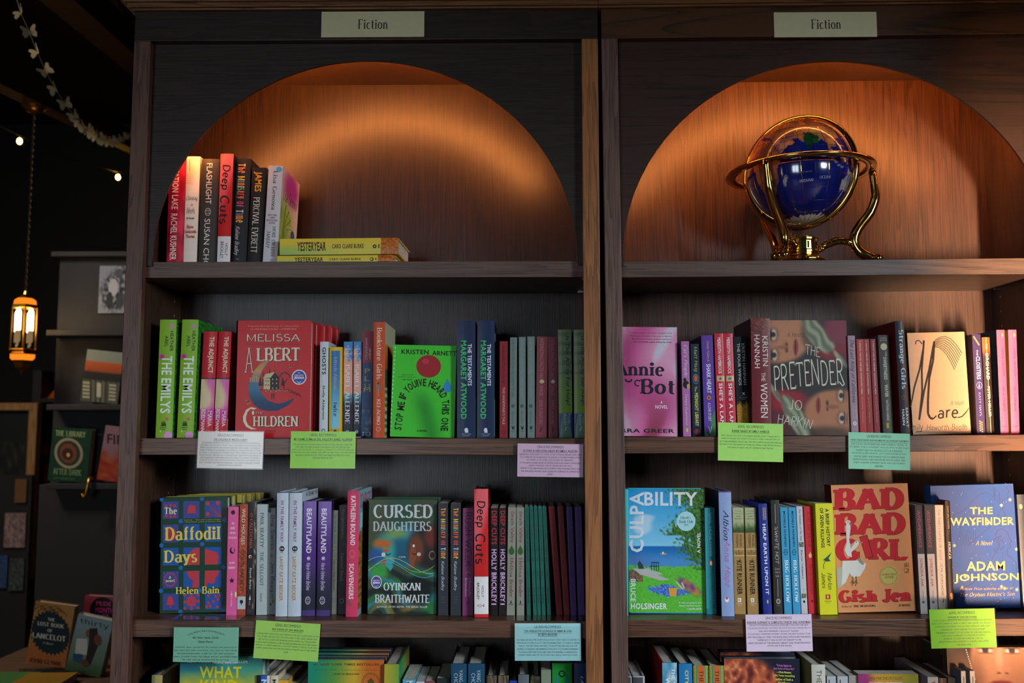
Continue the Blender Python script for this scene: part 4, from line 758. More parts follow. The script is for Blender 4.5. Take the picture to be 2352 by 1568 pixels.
for i, (a, b_, c) in enumerate(((693.6, 724, 697.5), (726.5, 757.6, 732))):
    book('violet to black hardcover with heavy white title and signature, ' + ('left' if i == 0 else 'right') + ' one of the pair', 'L3', a, b_, c, 1151.5, .066, 'hc', '4a3a78',
         [('g', 0, 1151, 1, 1401, 6, 40, lambda u, y: mix(mix((132, 104, 176), (84, 50, 128), sm(1155, 1270, y)), (40, 42, 56), sm(1270, 1390, y))), sp('BEAUTYLAND', .26, 1168, .66, 1271, 'ece8f4', 'b'), ('e', .46, 1283, .14, 4.6, 'b8a8e0'), ('e', .46, 1283, .05, 1.6, 'ffffff'), sp('Marie-Helene Bertino', .3, 1293, .62, 1356, 'e4def0', 'i'),
          ('o', .44, 1379, .2, 9, 1.6, 'd8d4e4', 16), ('T', 'BOOK', .34, 1374, .54, 1378, 'd8d4e4'), ('T', 'CLUB', .34, 1380, .54, 1384, 'd8d4e4')], group=G3, side='2a2440')
book('thin beige paperback with small blue title, beside the violet pair', 'L3', 762, 773.5, 767, 1172, .085, 'pb', '949484',
     [sp("So People Know It's Me", .2, 1182, .62, 1282, '2f7890', 'f'), sp('Francesca Maria Benvenuto', .2, 1285, .62, 1357, '2c3434', 'f'), ('o', .45, 1378, .3, 6, 1.2, '4a8aa0', 12)], group=G3)
book('black paperback with faded grey serif lettering, third shelf', 'L3', 775.3, 794, 779, 1160, .085, 'pb', '1f1f22',
     [('g', 0, 1160, 1, 1280, 4, 24, lambda u, y: mix((30, 28, 30), (70, 62, 62), .4 + nz(u * 4, y * .07))), sp('Perspective(s)', .22, 1171, .68, 1235, '8a8484', 'f'), sp('Laurent Binet', .26, 1272, .66, 1334, '8a8484', 'f'), ('o', .5, 1380, .28, 6, 1.4, '8a8484', 14)], group=G3)
def scav(R, Lf):
    R.paint(0, 1122, 1, 1401, 12, 60, lambda u, y: mix((110, 180, 190), (150, 200, 200), u) if y < 1225 - u * 30 else mix((190, 140, 60), (120, 80, 40), .5 + nz(u * 6, y * .12) * 1.3))
    R.text('SCAVENGERS', .08, 1135, .95, 1170, 'c03060', 'b'); R.rect(.1, 1180, .85, 1215, 'b8d8d8')
book('thick pink hardcover with white capitals and canyon side cover', 'L3', 794, 821.6, 799, 1126, .058, 'hc', 'd83c66',
     [('r', 0, 1126, 1, 1130, 'b84868'), sp('KATHLEEN BOLAND', .3, 1139, .72, 1253, 'f4e8ea', 'b'), ('o', .48, 1272, .24, 8, 1.2, 'e88a6a', 14), ('T', 'Viking', .26, 1279, .68, 1285, 'e88a6a', 'i'), sp('SCAVENGERS', .24, 1295, .64, 1376, 'f4e8ea', 'b'), ('e', .2, 1382, .12, 5, '8a5a48'), ('e', .42, 1388, .12, 4, '8a5a48')], group=G3, sideart=scav, D=.16, side='90a0a0')
def cursed(A):
    def f(x, y):
        u = (x - 844) / 162; v = (y - 1147) / 243; w_ = nz(u * 3, v * 3, 1, 9)
        c = mix((70, 76, 50), (40, 80, 60), .5 + w_); c = mix(c, (44, 130, 170), el(u, v, .58, .34, .3, .1, .6)); c = mix(c, (150, 170, 60), .7 * el(u, v, .42, .31, .16, .05, .6))
        b1 = sin(u * 5 + v * 16 + w_ * 3.2); b2 = sin(-u * 7 + v * 22 + w_ * 4)
        if v > .5: c = mix(c, (30, 130, 60), .7 * sm(.2, .9, b1)); c = mix(c, (50, 150, 190), .6 * sm(.6, 1, b2)); c = mix(c, (170, 130, 40), .55 * sm(.5, 1, -b1) * sm(.7, .95, v)); c = mix(c, (18, 26, 30), .8 * sm(.3, .95, -b2))
        c = mix(c, (20, 90, 120), .9 * el(u, v, .5, .46, .2, .12, .4)); c = mix(c, (34, 28, 30), .9 * el(u, v, .84, .42, .24, .2, .3)); c = mix(c, (120, 62, 36), .95 * el(u, v, .7, .44, .11, .13, .4)); c = mix(c, (128, 44, 30), .8 * el(u, v, .92, .33, .1, .09, .5))
        c = mix(c, (60, 170, 160), .9 * el(u, v, .25, .45, .15, .13, .4)); c = mix(c, (206, 96, 30), .9 * el(u, v, .22, .39, .13, .04, .5)); c = mix(c, (40, 80, 160), .9 * el(u, v, .14, .5, .12, .07, .5)); c = mix(c, (200, 60, 30), .9 * el(u, v, .27, .555, .08, .025, .5))
        c = mix(c, (60, 180, 70), .8 * el(u, v, .18, .63, .13, .07, .5)); c = mix(c, (12, 18, 22), .85 * el(u, v, .72, .8, .22, .12, .3)); return c
    A.paint(844, 1147, 1006, 1390, 60, 84, f)
    A.poly([(893, 1256), (900, 1262), (905, 1273), (908, 1280), (902, 1284), (905, 1290), (898, 1300), (886, 1286)], '3aa0a8'); A.line([(886, 1263), (893, 1266), (899, 1262)], 2, '101820'); A.ell(888, 1256, 8, 3, 'd0562a', 10); A.ell(882, 1265, 5, 5, 'b8d8d0', 10)
    A.poly([(945, 1240), (943, 1262), (940, 1277), (945, 1282), (941, 1290), (950, 1296), (958, 1270), (956, 1248)], '8a4a2c'); A.line([(948, 1262), (955, 1265), (962, 1261)], 2, '140c0a'); A.ell(952, 1246, 2.6, 3, 'e0e8ec', 8); A.ell(964, 1264, 5, 4, 'c8bcb0', 10); A.ring(995, 1266, 8, 10, 3, '8a6a58', 12)
    for k, (a, c_) in enumerate(((0, 'b8c878'), (7, '58b0c8'), (-6, '9ac060'))): A.line([(846 + j * 6, 1300 + a - 22 * sin(j * .19 + k * .4) - j * .7) for j in range(27)], 1.1, c_)
    W1 = 'c9cfd2'
    A.text('CURSED', 859, 1158, 995, 1187, W1, 'F'); A.text('DAUGHTERS', 858, 1194, 993, 1215, 'b9bfc0', 'F'); A.text('OYINKAN', 882, 1324, 969, 1341, 'd8dcda', 'F'); A.text('BRAITHWAITE', 862, 1349, 990, 1367, 'd0d4d2', 'F'); A.text('AUTHOR OF MY SISTER, THE SERIAL KILLER', 866, 1373, 985, 1378, 'c8ccc8', 'b'); A.text('A NOVEL', 917, 1268, 934, 1271.5, 'c8ccc8', 'b')
    A.ell(865.5, 1323, 12.6, 13.8, 'dcd8e4', 24); A.ell(865.5, 1323, 10.8, 12, '544a98', 24); A.text('READ WITH', 858, 1318, 873, 1321, 'dcd8e4', 'b'); A.text('JENNA', 857, 1322, 874, 1328, 'ffffff', 'b'); A.poly([(859, 1329), (865, 1332), (872, 1329), (865, 1335)], '8ab8e0')
cu = faceout('hardcover facing out with swirling painted faces and silver serif title', 'L3', (849, 1147), (1005, 1147), (1005.5, 1391), (844.5, 1391), .085, .03, '14382c', cursed, group='painted face novels on the third shelf')
dup(cu, (.004, .032, .002), 'hardcover hidden behind the painted faces cover, only its pale top edge showing')
for i, (a, b_, c) in enumerate(((1006.4, 1029.6, 1006.4), (1035, 1059, 1035.2))):
    book('charcoal paperback with multicoloured retro title and signature, ' + ('left' if i == 0 else 'right') + ' one of the pair', 'L3', a, b_, c, 1156, .074, 'pb', '31363b',
         ministry(1166, 1284, .26, .72) + [sp('Kaliane Bradley', .26, 1289, .64, 1357, 'd8dcdc', 'i')] + [('T', 'AVID READER', .3, 1371 + k * 6, .68, 1372.4 + k * 6, '7a8084') for k in range(3)], group=G3)
book('plum purple paperback with large black capitals', 'L3', 1062, 1087.3, 1062.5, 1167, .074, 'pb', '7c3466',
     [sp('RUSH WΣΣK', .22, 1177, .84, 1302, '1d1018', 'm'), ('l', [(.3, 1318), (.5, 1312), (.7, 1317)], 1.4, '9a8a60', .06), sp('Michelle', .56, 1328, .78, 1370, 'c09ab4'), sp('Brandon', .22, 1328, .46, 1370, 'c09ab4'), ('T', 'A', .34, 1376, .62, 1390, '1d1018', 'h')], group=G3)
book('tall red hardcover with black brush lettering and white foot on the third shelf', 'L3', 1089.7, 1122.4, 1089.2, 1123, .056, 'hc', 'd6262c',
     deepcuts(1123, 1402, 1325) + [sp('HOLLY', .52, 1346, .68, 1372, '2a2422'), sp('BRICKLEY', .2, 1339, .36, 1377, '2a2422'), ('o', .4, 1391, .22, 3.4, 1, '6a6a6a', 4), ('r', .64, 1388, .7, 1394, 'c82830')], side='7a1a20', group=G3)
for i, (a, b_, c) in enumerate(((1125, 1144, 1125.5), (1146, 1163, 1146.5))):
    book('black and red paperback with bold red and lilac capitals, ' + ('left' if i == 0 else 'right') + ' one of the pair', 'L3', a, b_, c, 1167, .077, 'pb', '1c1416',
         [sp('DEEP CUTS', .2, 1173, .84, 1251, 'b0303c', 'b'), sp('HOLLY BRICKLEY', .2, 1262, .84, 1383, 'd8aee0', 'b'), ('r', .2, 1386, .8, 1389, 'd8aee0')], side='7a1820', left='7a1820', group=G3)
for i, (a, b_, c) in enumerate(((1164, 1183, 1167), (1186.6, 1204.6, 1186.6))):
    book('khaki paperback with green leaf drop and crimson lettering, ' + ('left' if i == 0 else 'right') + ' one of the pair', 'L3', a, b_, c, 1165, .077, 'pb', '8b8f80',
         [sp('Death Valley', .3, 1175, .78, 1247, '8a2a44', 'f'), ('e', .5, 1267, .36, 8, '35602c'), ('p', [(.24, 1262), (.5, 1253), (.76, 1262)], '35602c'), sp('Melissa Broder', .32, 1282, .76, 1371, '8a2a44', 'f'), ('p', [(.4, 1386), (.5, 1378), (.6, 1386)], '1c2020'), ('T', 'SCRIBNER', .2, 1387, .8, 1389.5, '3a4040')], group=G3)
EML = 'THE UNSELECTED JOURNALS OF EMMA M. LION'
nm5 = ('first', 'second', 'third', 'fourth', 'fifth')
for i, (a, b_, c) in enumerate(((1210, 1219.6, 1205.4), (1224.7, 1233.5, 1216), (1234.4, 1243, 1226), (1244.6, 1254, 1236), (1257, 1266, 1246))):
    book('slim teal paperback leaning left, %s from the left of the five' % nm5[i], 'L3', a, b_, c, 1163, .08, 'pb', '1f6355', [sp(EML, .3, 1168, .7, 1290, '143c34', 'f'), sp('VOL. 1', .3, 1312, .6, 1330, '143c34', 'f'), sp('BETH BROWER', .3, 1350, .66, 1386, '143c34', 'f')], group='slim leaning series paperbacks')
for i, (a, b_, c) in enumerate(((1278.6, 1292.6, 1260), (1295.4, 1309, 1280))):
    book('slim dark red paperback leaning left, ' + ('left' if i == 0 else 'right') + ' one of the two', 'L3', a, b_, c, 1163, .08, 'pb', '7c1f26', [sp(EML, .3, 1168, .7, 1290, '4c1216', 'f'), sp('VOL. 2', .3, 1308, .6, 1328, '4c1216', 'f'), sp('BETH BROWER', .3, 1346, .66, 1386, '4c1216', 'f')], group='slim leaning series paperbacks')
for i, (a, b_, c) in enumerate(((1311, 1325, 1300.5), (1328, 1343.5, 1320))):
    book('slim purple paperback leaning left, ' + ('left' if i == 0 else 'right end') + ' one of the two', 'L3', a, b_, c, 1164, .08, 'pb', '46316e', [sp(EML, .3, 1168, .7, 1290, '2a1c48', 'f'), sp('VOL. 3', .3, 1308, .6, 1328, '2a1c48', 'f'), sp('BETH BROWER', .3, 1346, .66, 1386, '2a1c48', 'f')], group='slim leaning series paperbacks')
# ------------------------------------------------------------------ left bookcase, lowest shelf in view
G4 = 'novels on the lowest visible shelf of the left bookcase'
YM = 1560
book('cream and yellow hardcover with navy top boards, lowest shelf left end', 'L4', 348, 373, 349, 1550, .05, 'hc', 'a89c5c', [('r', 0, 1550, .3, 1800, '7d8458')], side='c09c20', left='22364c', group=G4, ym=YM, D=.16, sideart=lambda R, Lf: R.rect(0, 1550, .25, 1800, '2a2820'))
def whatkind(A):
    A.paint(414, 1506, 603, 1800, 12, 30, lambda x, y: mix(mix((30, 130, 150), (60, 150, 140), sm(414, 560, x)), (206, 190, 40), sm(1525, 1575, y + 12 * nz(x * .05, y * .05))))
    A.text('NEW YORK TIMES BESTSELLER', 430, 1515, 570, 1520, 'd8e8e4', 'b'); A.text('WHAT', 459, 1527, 555, 1550, 'dcd014', 'b'); A.text('KIND', 461, 1553, 548, 1580, 'dcd014', 'b'); A.text('OF PARADISE', 440, 1590, 570, 1615, 'dcd014', 'b')
f1 = faceout('teal and yellow hardcover facing out with huge yellow block letters, lowest shelf', 'L4', (414, 1506), (603, 1506), (600, 1760), (411, 1760), .06, .022, '2a8a94', whatkind, spine='b8d0d4', group=G4)
f2 = dup(f1, (.002, .026, .006), 'pale edged hardcover behind the teal and yellow cover on the lowest shelf')
book('black, blue and white hardcover with a tall letter, lowest shelf', 'L4', 589, 620, 589.5, 1551, .055, 'hc', '20242e', [('r', .36, 1551, .8, 1800, '2a64b8'), ('r', .8, 1551, 1, 1800, 'd8d4c8'), sp('NORTH', .38, 1560, .78, 1640, 'e8ecf4', 'b')], side='c8c4b8', group=G4, ym=YM)
book('cream hardcover with one black letter showing, beside the blue striped book', 'L4', 621, 639, 621.5, 1551, .055, 'hc', 'd8d0b4', [sp('KIN', .3, 1560, .74, 1600, '1c1c1c', 'b')], group=G4, ym=YM)
book('amber yellow paperback showing its pages from above, lowest shelf', 'L4', 640, 662, 640.5, 1562, .06, 'pb', 'd8a82c', group=G4, ym=1566)
book('grey paperback seen from above, left of the green and orange cover', 'L4', 663.5, 685.5, 664, 1570, .075, 'pb', '9aa0a4', group=G4, ym=1568)
book('pale grey paperback touching the green and orange cover', 'L4', 687, 706, 687.5, 1570, .075, 'pb', 'a8acae', group=G4, ym=1568)
def nyt(A):
    A.paint(708, 1515, 882, 1790, 30, 20, lambda x, y: mix(mix((20, 140, 110), (90, 150, 60), sm(720, 790, x + .3 * (y - 1515))), mix((205, 170, 50), (196, 100, 30), sm(810, 850, x)), sm(770, 825, x + .25 * (y - 1515))))
    A.text('#1 NEW YORK TIMES BESTSELLER', 720, 1522, 872, 1527, '6a2018', 'b'); A.text('"Mesmerizing . . . Electric . . . An ingenious, inventive, heartfelt adventure."', 724, 1534, 872, 1537, '2c4a2c'); A.text('—THE NEW YORK TIMES BOOK REVIEW', 764, 1542, 826, 1545.5, '1c241c', 'b')
    A.ring(852, 1562, 21, 21, 1.2, '5a4a20'); A.ring(852, 1562, 18, 18, .8, '5a4a20'); A.rect(845, 1556, 859, 1566, '5a4a20'); A.poly([(847, 1556), (852, 1551), (857, 1556)], '5a4a20')
n1 = faceout('green to orange gradient hardcover facing out, lowest shelf of the left bookcase', 'L4', (708, 1515), (883, 1515), (880, 1770), (706, 1770), .055, .022, '1c2a30', nyt, spine='202c3c', group=G4)
for k, nm in enumerate(('first', 'second', 'third')): dup(n1, (.002 + .001 * k, .024 * (k + 1), .002 * k), 'hardcover %s behind the green to orange cover, top page edge showing' % nm)
book('thick yellow green hardcover with black top boards, beside the gradient cover', 'L4', 883, 917, 883, 1525, .045, 'hc', 'a9a83a', [('g', 0, 1525, 1, 1800, 6, 4, lambda u, y: mix((200, 180, 50), (110, 150, 60), u))], side='2a9a50', left='16181a', group=G4, ym=YM, D=.17, sideart=lambda R, Lf: R.paint(0, 1525, 1, 1800, 8, 4, lambda u, y: mix((20, 150, 100), (190, 150, 50), u)))
for (lab, a, b_, yt, col, it) in (('light blue paperback with its pages seen from above', 925, 955, 1560, '5aa0b8', [sp('MA', .3, 1564, .8, 1580, 'e8f0f0', 'b')]), ('white paperback beside the light blue one, lowest shelf', 956, 975.5, 1565, 'b8c4cc', []), ('dull red paperback, lowest shelf of the left bookcase', 976, 1000, 1565, '8a4048', []), ('black hardcover seen from above beside the dull red paperback', 1003, 1033.5, 1558, '20282c', [])):
    book(lab, 'L4', a, b_, a, yt, .06, 'pb', col, it, group=G4, ym=1566)
for i, (a, b_, c) in enumerate(((1035, 1071.5, 1036), (1075, 1114, 1075))):
    book('teal blue hardcover with white author name, ' + ('left' if i == 0 else 'right') + ' one of the pair on the lowest shelf', 'L4', a, b_, c, 1524, .05, 'hc', '174a68', [sp('YANG', .52, 1538, .76, 1566, 'd0d8dc', 'm'), sp('CHOI', .2, 1546, .44, 1574, 'd0d8dc', 'm')], side='101c28', left='101c28', group=G4, ym=YM, D=.17)
for lab, a, b_, yt, col, kd, it in (('brown streaked hardcover, left of the two streaked books', 1117.5, 1140.5, 1551, '4c4238', 'hc', [('g', 0, 1551, 1, 1600, 12, 6, lambda u, y: mix((50, 42, 36), (140, 122, 100), .5 + nz(u * 20, y * .03) * 1.5))]), ('brown streaked hardcover, right of the two streaked books', 1143.5, 1168, 1551, '4c4238', 'hc', [('g', 0, 1551, 1, 1600, 12, 6, lambda u, y: mix((50, 42, 36), (140, 122, 100), .5 + nz(u * 20, y * .03, 1, 4) * 1.5))]),
        ('cobalt blue hardcover just peeking above the frame bottom', 1170, 1187, 1563, '1c3c9c', 'hc', []), ('grey hardcover with dark top boards under the blue card', 1190, 1215, 1549, '60686c', 'hc', []), ('speckled dark green hardcover under the blue card', 1218, 1240, 1553, '2c3428', 'hc', [('g', 0, 1553, 1, 1600, 8, 8, lambda u, y: mix((30, 34, 26), (90, 96, 60), .4 + nz(u * 12, y * .3)))]),
        ('sage coloured paperback under the blue card', 1242.5, 1265.5, 1538, '7c8c76', 'pb', []), ('vivid green hardcover with black ring, lowest shelf right', 1267.5, 1313, 1523, '0f8a2c', 'hc', [('o', .5, 1547, .17, 8, 3, '0c2010', 20), ('r', .22, 1552, .3, 1600, '1c7aa0'), ('r', .7, 1552, .78, 1600, '1c7aa0')]), ('navy hardcover at the right end of the lowest left shelf', 1318, 1345, 1523, '16305a', 'hc', [sp('LAST', .55, 1552, .8, 1590, 'c8d0dc', 'i')])):
    book(lab, 'L4', a, b_, a + .5, yt, .052, kd, col, it, group=G4, ym=YM, side='1c2420' if kd == 'hc' else None)
# ------------------------------------------------------------------ right bookcase, second shelf
H2 = 'novels on the second shelf of the right bookcase'
def annie(A):
    def f(x, y):
        u = (x - 1400) / 158; v = (y - 753) / 250
        s = sin(7 * (u * .9 + v * .45) + 2.4 * sin(v * 4.2 + u * 1.5)); t = sin(15 * (u + v * .35) + 3 * sin(v * 4.0))
        c = mix((190, 78, 136), (222, 160, 190), .5 + .5 * s); c = mix(c, (206, 196, 214), sm(.55, 1, s * .7 + t * .4)); c = mix(c, (150, 60, 84), sm(.5, 1, -s) * sm(.55, 1, v)); return c
    A.paint(1402, 753, 1558, 1003, 44, 60, f)
    A.text('Annie', 1408, 834, 1527, 866, '10192a', 'F'); A.text('Bot', 1471, 872, 1550, 907, '10192a', 'F'); A.ring(1465, 882, 8, 8, 3, '10192a', 14, 60, 330); A.ring(1444, 873, 9, 8, 3.5, '10192a', 14, 0, 180)
    A.text('A', 1518, 922, 1523, 929, 'ecdce6', 'b'); A.text('NOVEL', 1506, 932, 1535, 940, 'ecdce6', 'b'); A.text('SIERRA GREER', 1395, 986, 1551, 995, '161424', 'b')
    for k, t in enumerate(('"Come for the sex doll. Stay for the heartbreak of', 'what it means to be human. Sexy, scary, and hilarious,', 'Annie Bot is the authentic girlfriend experience."', '—IVY POCHODA, author of Sing Her Down')): A.text(t, 1451 + (k == 1) * -4, 765 + k * 7, 1543, 769 + k * 7, '6a2848', 'b' if k == 3 else 's')
faceout('pink swirled paperback facing out, half hidden by the bookcase stile', 'R2', (1415, 753), (1555, 753), (1558.5, 1003), (1415, 1003), .075, .022, 'c25a92', annie, kind='pb', group=H2)
book('lilac paperback with white handwriting and a black cat, leaning beside the pink cover', 'R2', 1569.5, 1588, 1564, 784, .062, 'pb', 'b06ea8',
     [sp('Cat\'s People', .2, 793, .78, 866, 'ecdff0', 'i'), ('e', .5, 884, .4, 9, '1c1a1c'), ('e', .35, 873, .2, 4, '1c1a1c'), ('e', .8, 888, .2, 6, 'c8a060'), sp('Tanya Guerrero', .26, 906, .66, 976, 'ecdff0', 'i'), ('e', .5, 988, .14, 5, 'd8c050')], side='5a3058', left='6a4468', group=H2)
book('navy paperback with yellow handwritten author name and orange lettering emblem', 'R2', 1591, 1612, 1585, 790, .064, 'pb', '12283c',
     [sp('Matt Haig', .3, 797, .76, 854, 'd8d060', 'h'), ('o', .5, 871, .34, 12, 2, '2a88a0', 20), ('e', .5, 870, .2, 8, 'd0583a'), sp('The', .34, 888, .6, 900, 'd8d060'), sp('MIDNIGHT LIBRARY', .32, 903, .72, 979, 'd8d060', 'b'), ('o', .5, 992, .3, 6, 1.6, 'c84848', 16), ('e', .5, 992, .12, 4, 'c84848')], group=H2)
book('violet paperback with white title, a sunflower and green leaf', 'R2', 1618.5, 1645.5, 1610.5, 770.6, .058, 'pb', '5e3e9c',
     [sp('Emily Habeck', .4, 784, .66, 832, 'd8c860', 'i'), sp('SHARK HEART', .34, 837, .72, 904, 'e6e2f0', 'b'), ('e', .48, 914.5, .18, 5, 'c8862c'), ('e', .48, 914.5, .08, 2.2, '3a2410'), sp('A LOVE STORY', .36, 926, .62, 968, 'e6e2f0'), ('p', [(.95, 942), (.62, 962), (.5, 1002), (.96, 1002)], '3c8a4c'), ('p', [(0, 985), (.35, 1002), (0, 1002)], '3c8a4c'), ('l', [(.38, 980), (.5, 996), (.62, 980)], 1.2, 'd8dcd0', .05)], left='2c2450', group=H2)
for i, (a, b_, c) in enumerate(((1649, 1670, 1640.5), (1671, 1692.5, 1661.5))):
    book('red hardcover with white capitals and a painted eye, ' + ('left' if i == 0 else 'right') + ' one of the pair', 'R2', a, b_, c, 766.5, .056, 'hc', 'c8263c',
         [sp('MEREDITH HAMBROCK', .3, 776, .68, 860, 'f0e2e2', 'b'), ('r', .12, 864, .94, 877, 'c8b078'), ('e', .52, 870.5, .34, 5.4, 'e8e8e0'), ('e', .52, 870.5, .2, 4.6, '2a80a8'), ('e', .52, 870.5, .08, 2, '101418'), sp("SHE'S A LAMB", .3, 881, .72, 988, 'f4eaea', 'b')], side='8a1828', group=H2)
book('black hardcover with thin white lettering and golden wheat at its foot', 'R2', 1695.5, 1726, 1684, 774, .064, 'hc', '14191c',
     [sp('THE FOUR WINDS', .24, 789, .46, 886, 'c8cccc'), sp('KRISTIN HANNAH', .6, 790, .82, 885, 'c8cccc'), sp('K', .46, 903, .66, 911, 'e8e8e8', 'b'), ('T', 'ST. MARTIN\'S', .26, 913, .84, 915.5, 'a0a4a4'), ('T', 'GRIFFIN', .4, 917, .72, 919, 'a0a4a4'),
      ('g', 0, 922, 1, 1003, 14, 36, lambda u, y: mix((20, 20, 16), mix((120, 84, 20), (224, 176, 60), .5 + nz(u * 14, y * .5) * 1.4), sm(920, 936, y + 10 * nz(u * 6, 2)) * (1 if u < .8 else .4)))], group=H2)
book('very thick wine red hardcover with white author name, beside two painted faces', 'R2', 1728.5, 1773.5, 1724, 732, .04, 'hc', '6e1f27',
     [('g', 0, 732, 1, 800, 14, 30, lambda u, y: mix((96, 34, 38), (170, 120, 100), max(0, (.45 - (y - 732) / 150) + nz(u * 16, y * .6) * 1.2) * .7)), sp('HANNAH', .16, 770, .44, 847, 'e8d8d0'), sp('KRISTIN', .58, 773, .86, 842, 'e8d8d0'), sp('THE', .5, 857, .7, 877, 'e8d8d0'), sp('WOMEN', .44, 882, .8, 960, 'f0e4dc')], left='3a1418', group=H2, D=.16)
def pretender(A):
    def f(x, y):
        w_ = nz(x * .03, y * .03); c = mix((52, 44, 42), (34, 40, 44), sm(1800, 1880, x))
        c = mix(c, (120, 44, 64), el(x, y, 1940, 760, 52, 40, .3)); c = mix(c, (128, 22, 36), .9 * el(x, y, 1925, 812, 52, 20, .3)); c = mix(c, (84, 34, 44), .9 * el(x, y, 1938, 850, 30, 34, .4)); c = mix(c, (92, 30, 44), .9 * el(x, y, 1780, 955, 40, 70, .3)); c = mix(c, (146, 26, 40), .9 * el(x, y, 1805, 920, 50, 26, .35))
        c = mix(c, (178, 122, 90), el(x, y, 1785, 775, 78, 62, .12)); c = mix(c, (94, 74, 56), .9 * el(x, y, 1862, 760, 22, 46, .3)); c = mix(c, (52, 44, 38), el(x, y, 1845, 855, 90, 26, .2) * sm(830, 845, y + .18 * (x - 1800)))
        c = mix(c, (170, 112, 80), el(x, y, 1925, 950, 78, 56, .12)); c = mix(c, (60, 44, 34), .8 * el(x, y, 1900, 1005, 70, 24, .4)); c = mix(c, (44, 36, 34), .9 * sm(838, 850, y) * sm(905, 890, y) * sm(1768, 1780, x))
        st = .5 + .5 * sin((x * .9 - y * .55) * .35 + w_ * 4)
        g = mix((96, 104, 84), (150, 156, 126), st)
        k = max(el(x, y, 1878, 770, 22, 46, .25) if False else 0, el(x - (y - 770) * .55, y, 1876, 770, 24, 44, .2), el(x - (y - 960) * .5, y, 1828, 960, 22, 52, .2), el(x, y, 1902, 797, 16, 14, .3), el(x - (y - 830) * .8, y, 1934, 826, 8, 22, .4), el(x - (y - 900) * .6, y, 1779, 905, 7, 22, .4))
        c = mix(c, g, k)
        # face features, turned on their side
        for ex, ey, sx in ((1777, 771, 1), (1779, 818, 1), (1932, 910, -1), (1934, 962, -1)):
            c = mix(c, (110, 72, 54), .55 * el(x, y, ex + 1 * sx, ey, 11, 17, .4)); c = mix(c, (206, 194, 172), .9 * el(x, y, ex, ey, 6, 12.5, .3)); c = mix(c, (36, 40, 44), el(x, y, ex - 1 * sx, ey, 5.4, 6.2, .25)); c = mix(c, (40, 26, 22), .9 * el(x, y, ex - 6.5 * sx, ey, 1.8, 13, .4)); c = mix(c, (96, 66, 48), .6 * el(x, y, ex - 13 * sx, ey, 2, 15, .4))
        c = mix(c, (126, 78, 58), .6 * el(x, y, 1796, 800, 14, 4, .5)); c = mix(c, (70, 36, 30), .95 * el(x, y, 1807, 806, 3, 6, .4)); c = mix(c, (150, 96, 72), .5 * el(x, y, 1804, 796, 6, 12, .5)); c = mix(c, (70, 36, 30), .8 * el(x, y, 1807, 793, 2.4, 4, .4))
        c = mix(c, (136, 52, 50), .95 * el(x, y, 1828, 800, 5.5, 18, .3)); c = mix(c, (64, 24, 26), .9 * el(x, y, 1827, 800, 1.2, 17, .4))
        c = mix(c, (134, 50, 48), .95 * el(x, y, 1880, 933, 5.5, 18, .3)); c = mix(c, (64, 24, 26), .9 * el(x, y, 1881, 933, 1.2, 17, .4)); c = mix(c, (120, 74, 54), .6 * el(x, y, 1914, 936, 14, 5, .5)); c = mix(c, (70, 36, 30), .95 * el(x, y, 1901, 927, 3, 6, .4)); c = mix(c, (70, 36, 30), .8 * el(x, y, 1901, 941, 2.4, 5, .4))
        return c
    A.paint(1767, 737, 1954, 1001, 84, 110, f)
    A.text('A NoVEL', 1808, 766, 1850, 776, '20120e', 'h'); W1 = 'ccd2c0'
    def slant(x0, y0, x1, y1, h, pinch=0): return lambda a, b: (x0 + (x1 - x0) * a + (1 - b) * h * .05, y0 + (y1 - y0) * a + (1 - b) * h)
    A.text('THE', 0, 0, 0, 0, W1, 'h', 0, slant(1850, 792, 1884, 798, 25)); A.text('PRETENDER', 0, 0, 0, 0, W1, 'h', 0, lambda a, b: (1773 + 160 * a + (1 - b) * 8, 838 - 14 * a - 4 * sin(pi * a) + (1 - b) * (66 - 4 * a)))
    A.line([(1928, 878), (1936, 888), (1940, 884), (1936, 874)], 2.2, W1); A.text('JO', 0, 0, 0, 0, W1, 'h', 0, slant(1812, 918, 1842, 922, 24)); A.text('HARKIN', 0, 0, 0, 0, W1, 'h', 0, lambda a, b: (1786 + 84 * a - (1 - b) * 6 * a, 950 + 13 * a + (1 - b) * 24))
faceout('hardcover facing out with two sideways painted faces and hand-drawn white title', 'R2', (1767, 738), (1943.6, 736), (1954, 1001), (1774, 1001), .07, .03, '3a2c28', pretender, group=H2)
GA = 'novels on the second shelf of the right bookcase'
book('pale mauve paperback with black handwritten title, leaning left', 'R2', 1956, 1973, 1946, 771, .066, 'pb', '9a8490',
     [sp('The Last King of California', .16, 781, .84, 925, '1f1a20', 'i'), sp('JORDAN', .62, 933, .84, 962, 'c8b8c0', 'f'), sp('HARPER', .24, 933, .46, 962, 'c8b8c0', 'f'), ('e', .5, 973, .26, 4.6, 'e0d8dc'), sp('W', .38, 970, .62, 976, '3a2c34', 'b')], group=H2)
for i, (a, b_, c) in enumerate(((1976, 1991.8, 1966), (1992.5, 2007, 1982), (2009, 2023, 1998.5))):
    book('slim red paperback with white spine text, ' + ('left', 'middle', 'right')[i] + ' one of the three leaning reds', 'R2', a, b_, c, 779, .066, 'pb', ('b03a34', '9a302e', '94323a')[i],
         [sp('I WHO HAVE NEVER KNOWN MEN', .36, 784, .6, 906, 'dccac0', 'b'), sp('Jacqueline Harpman', .36, 912, .6, 972, 'c8a49c')], group='three slim red paperbacks')
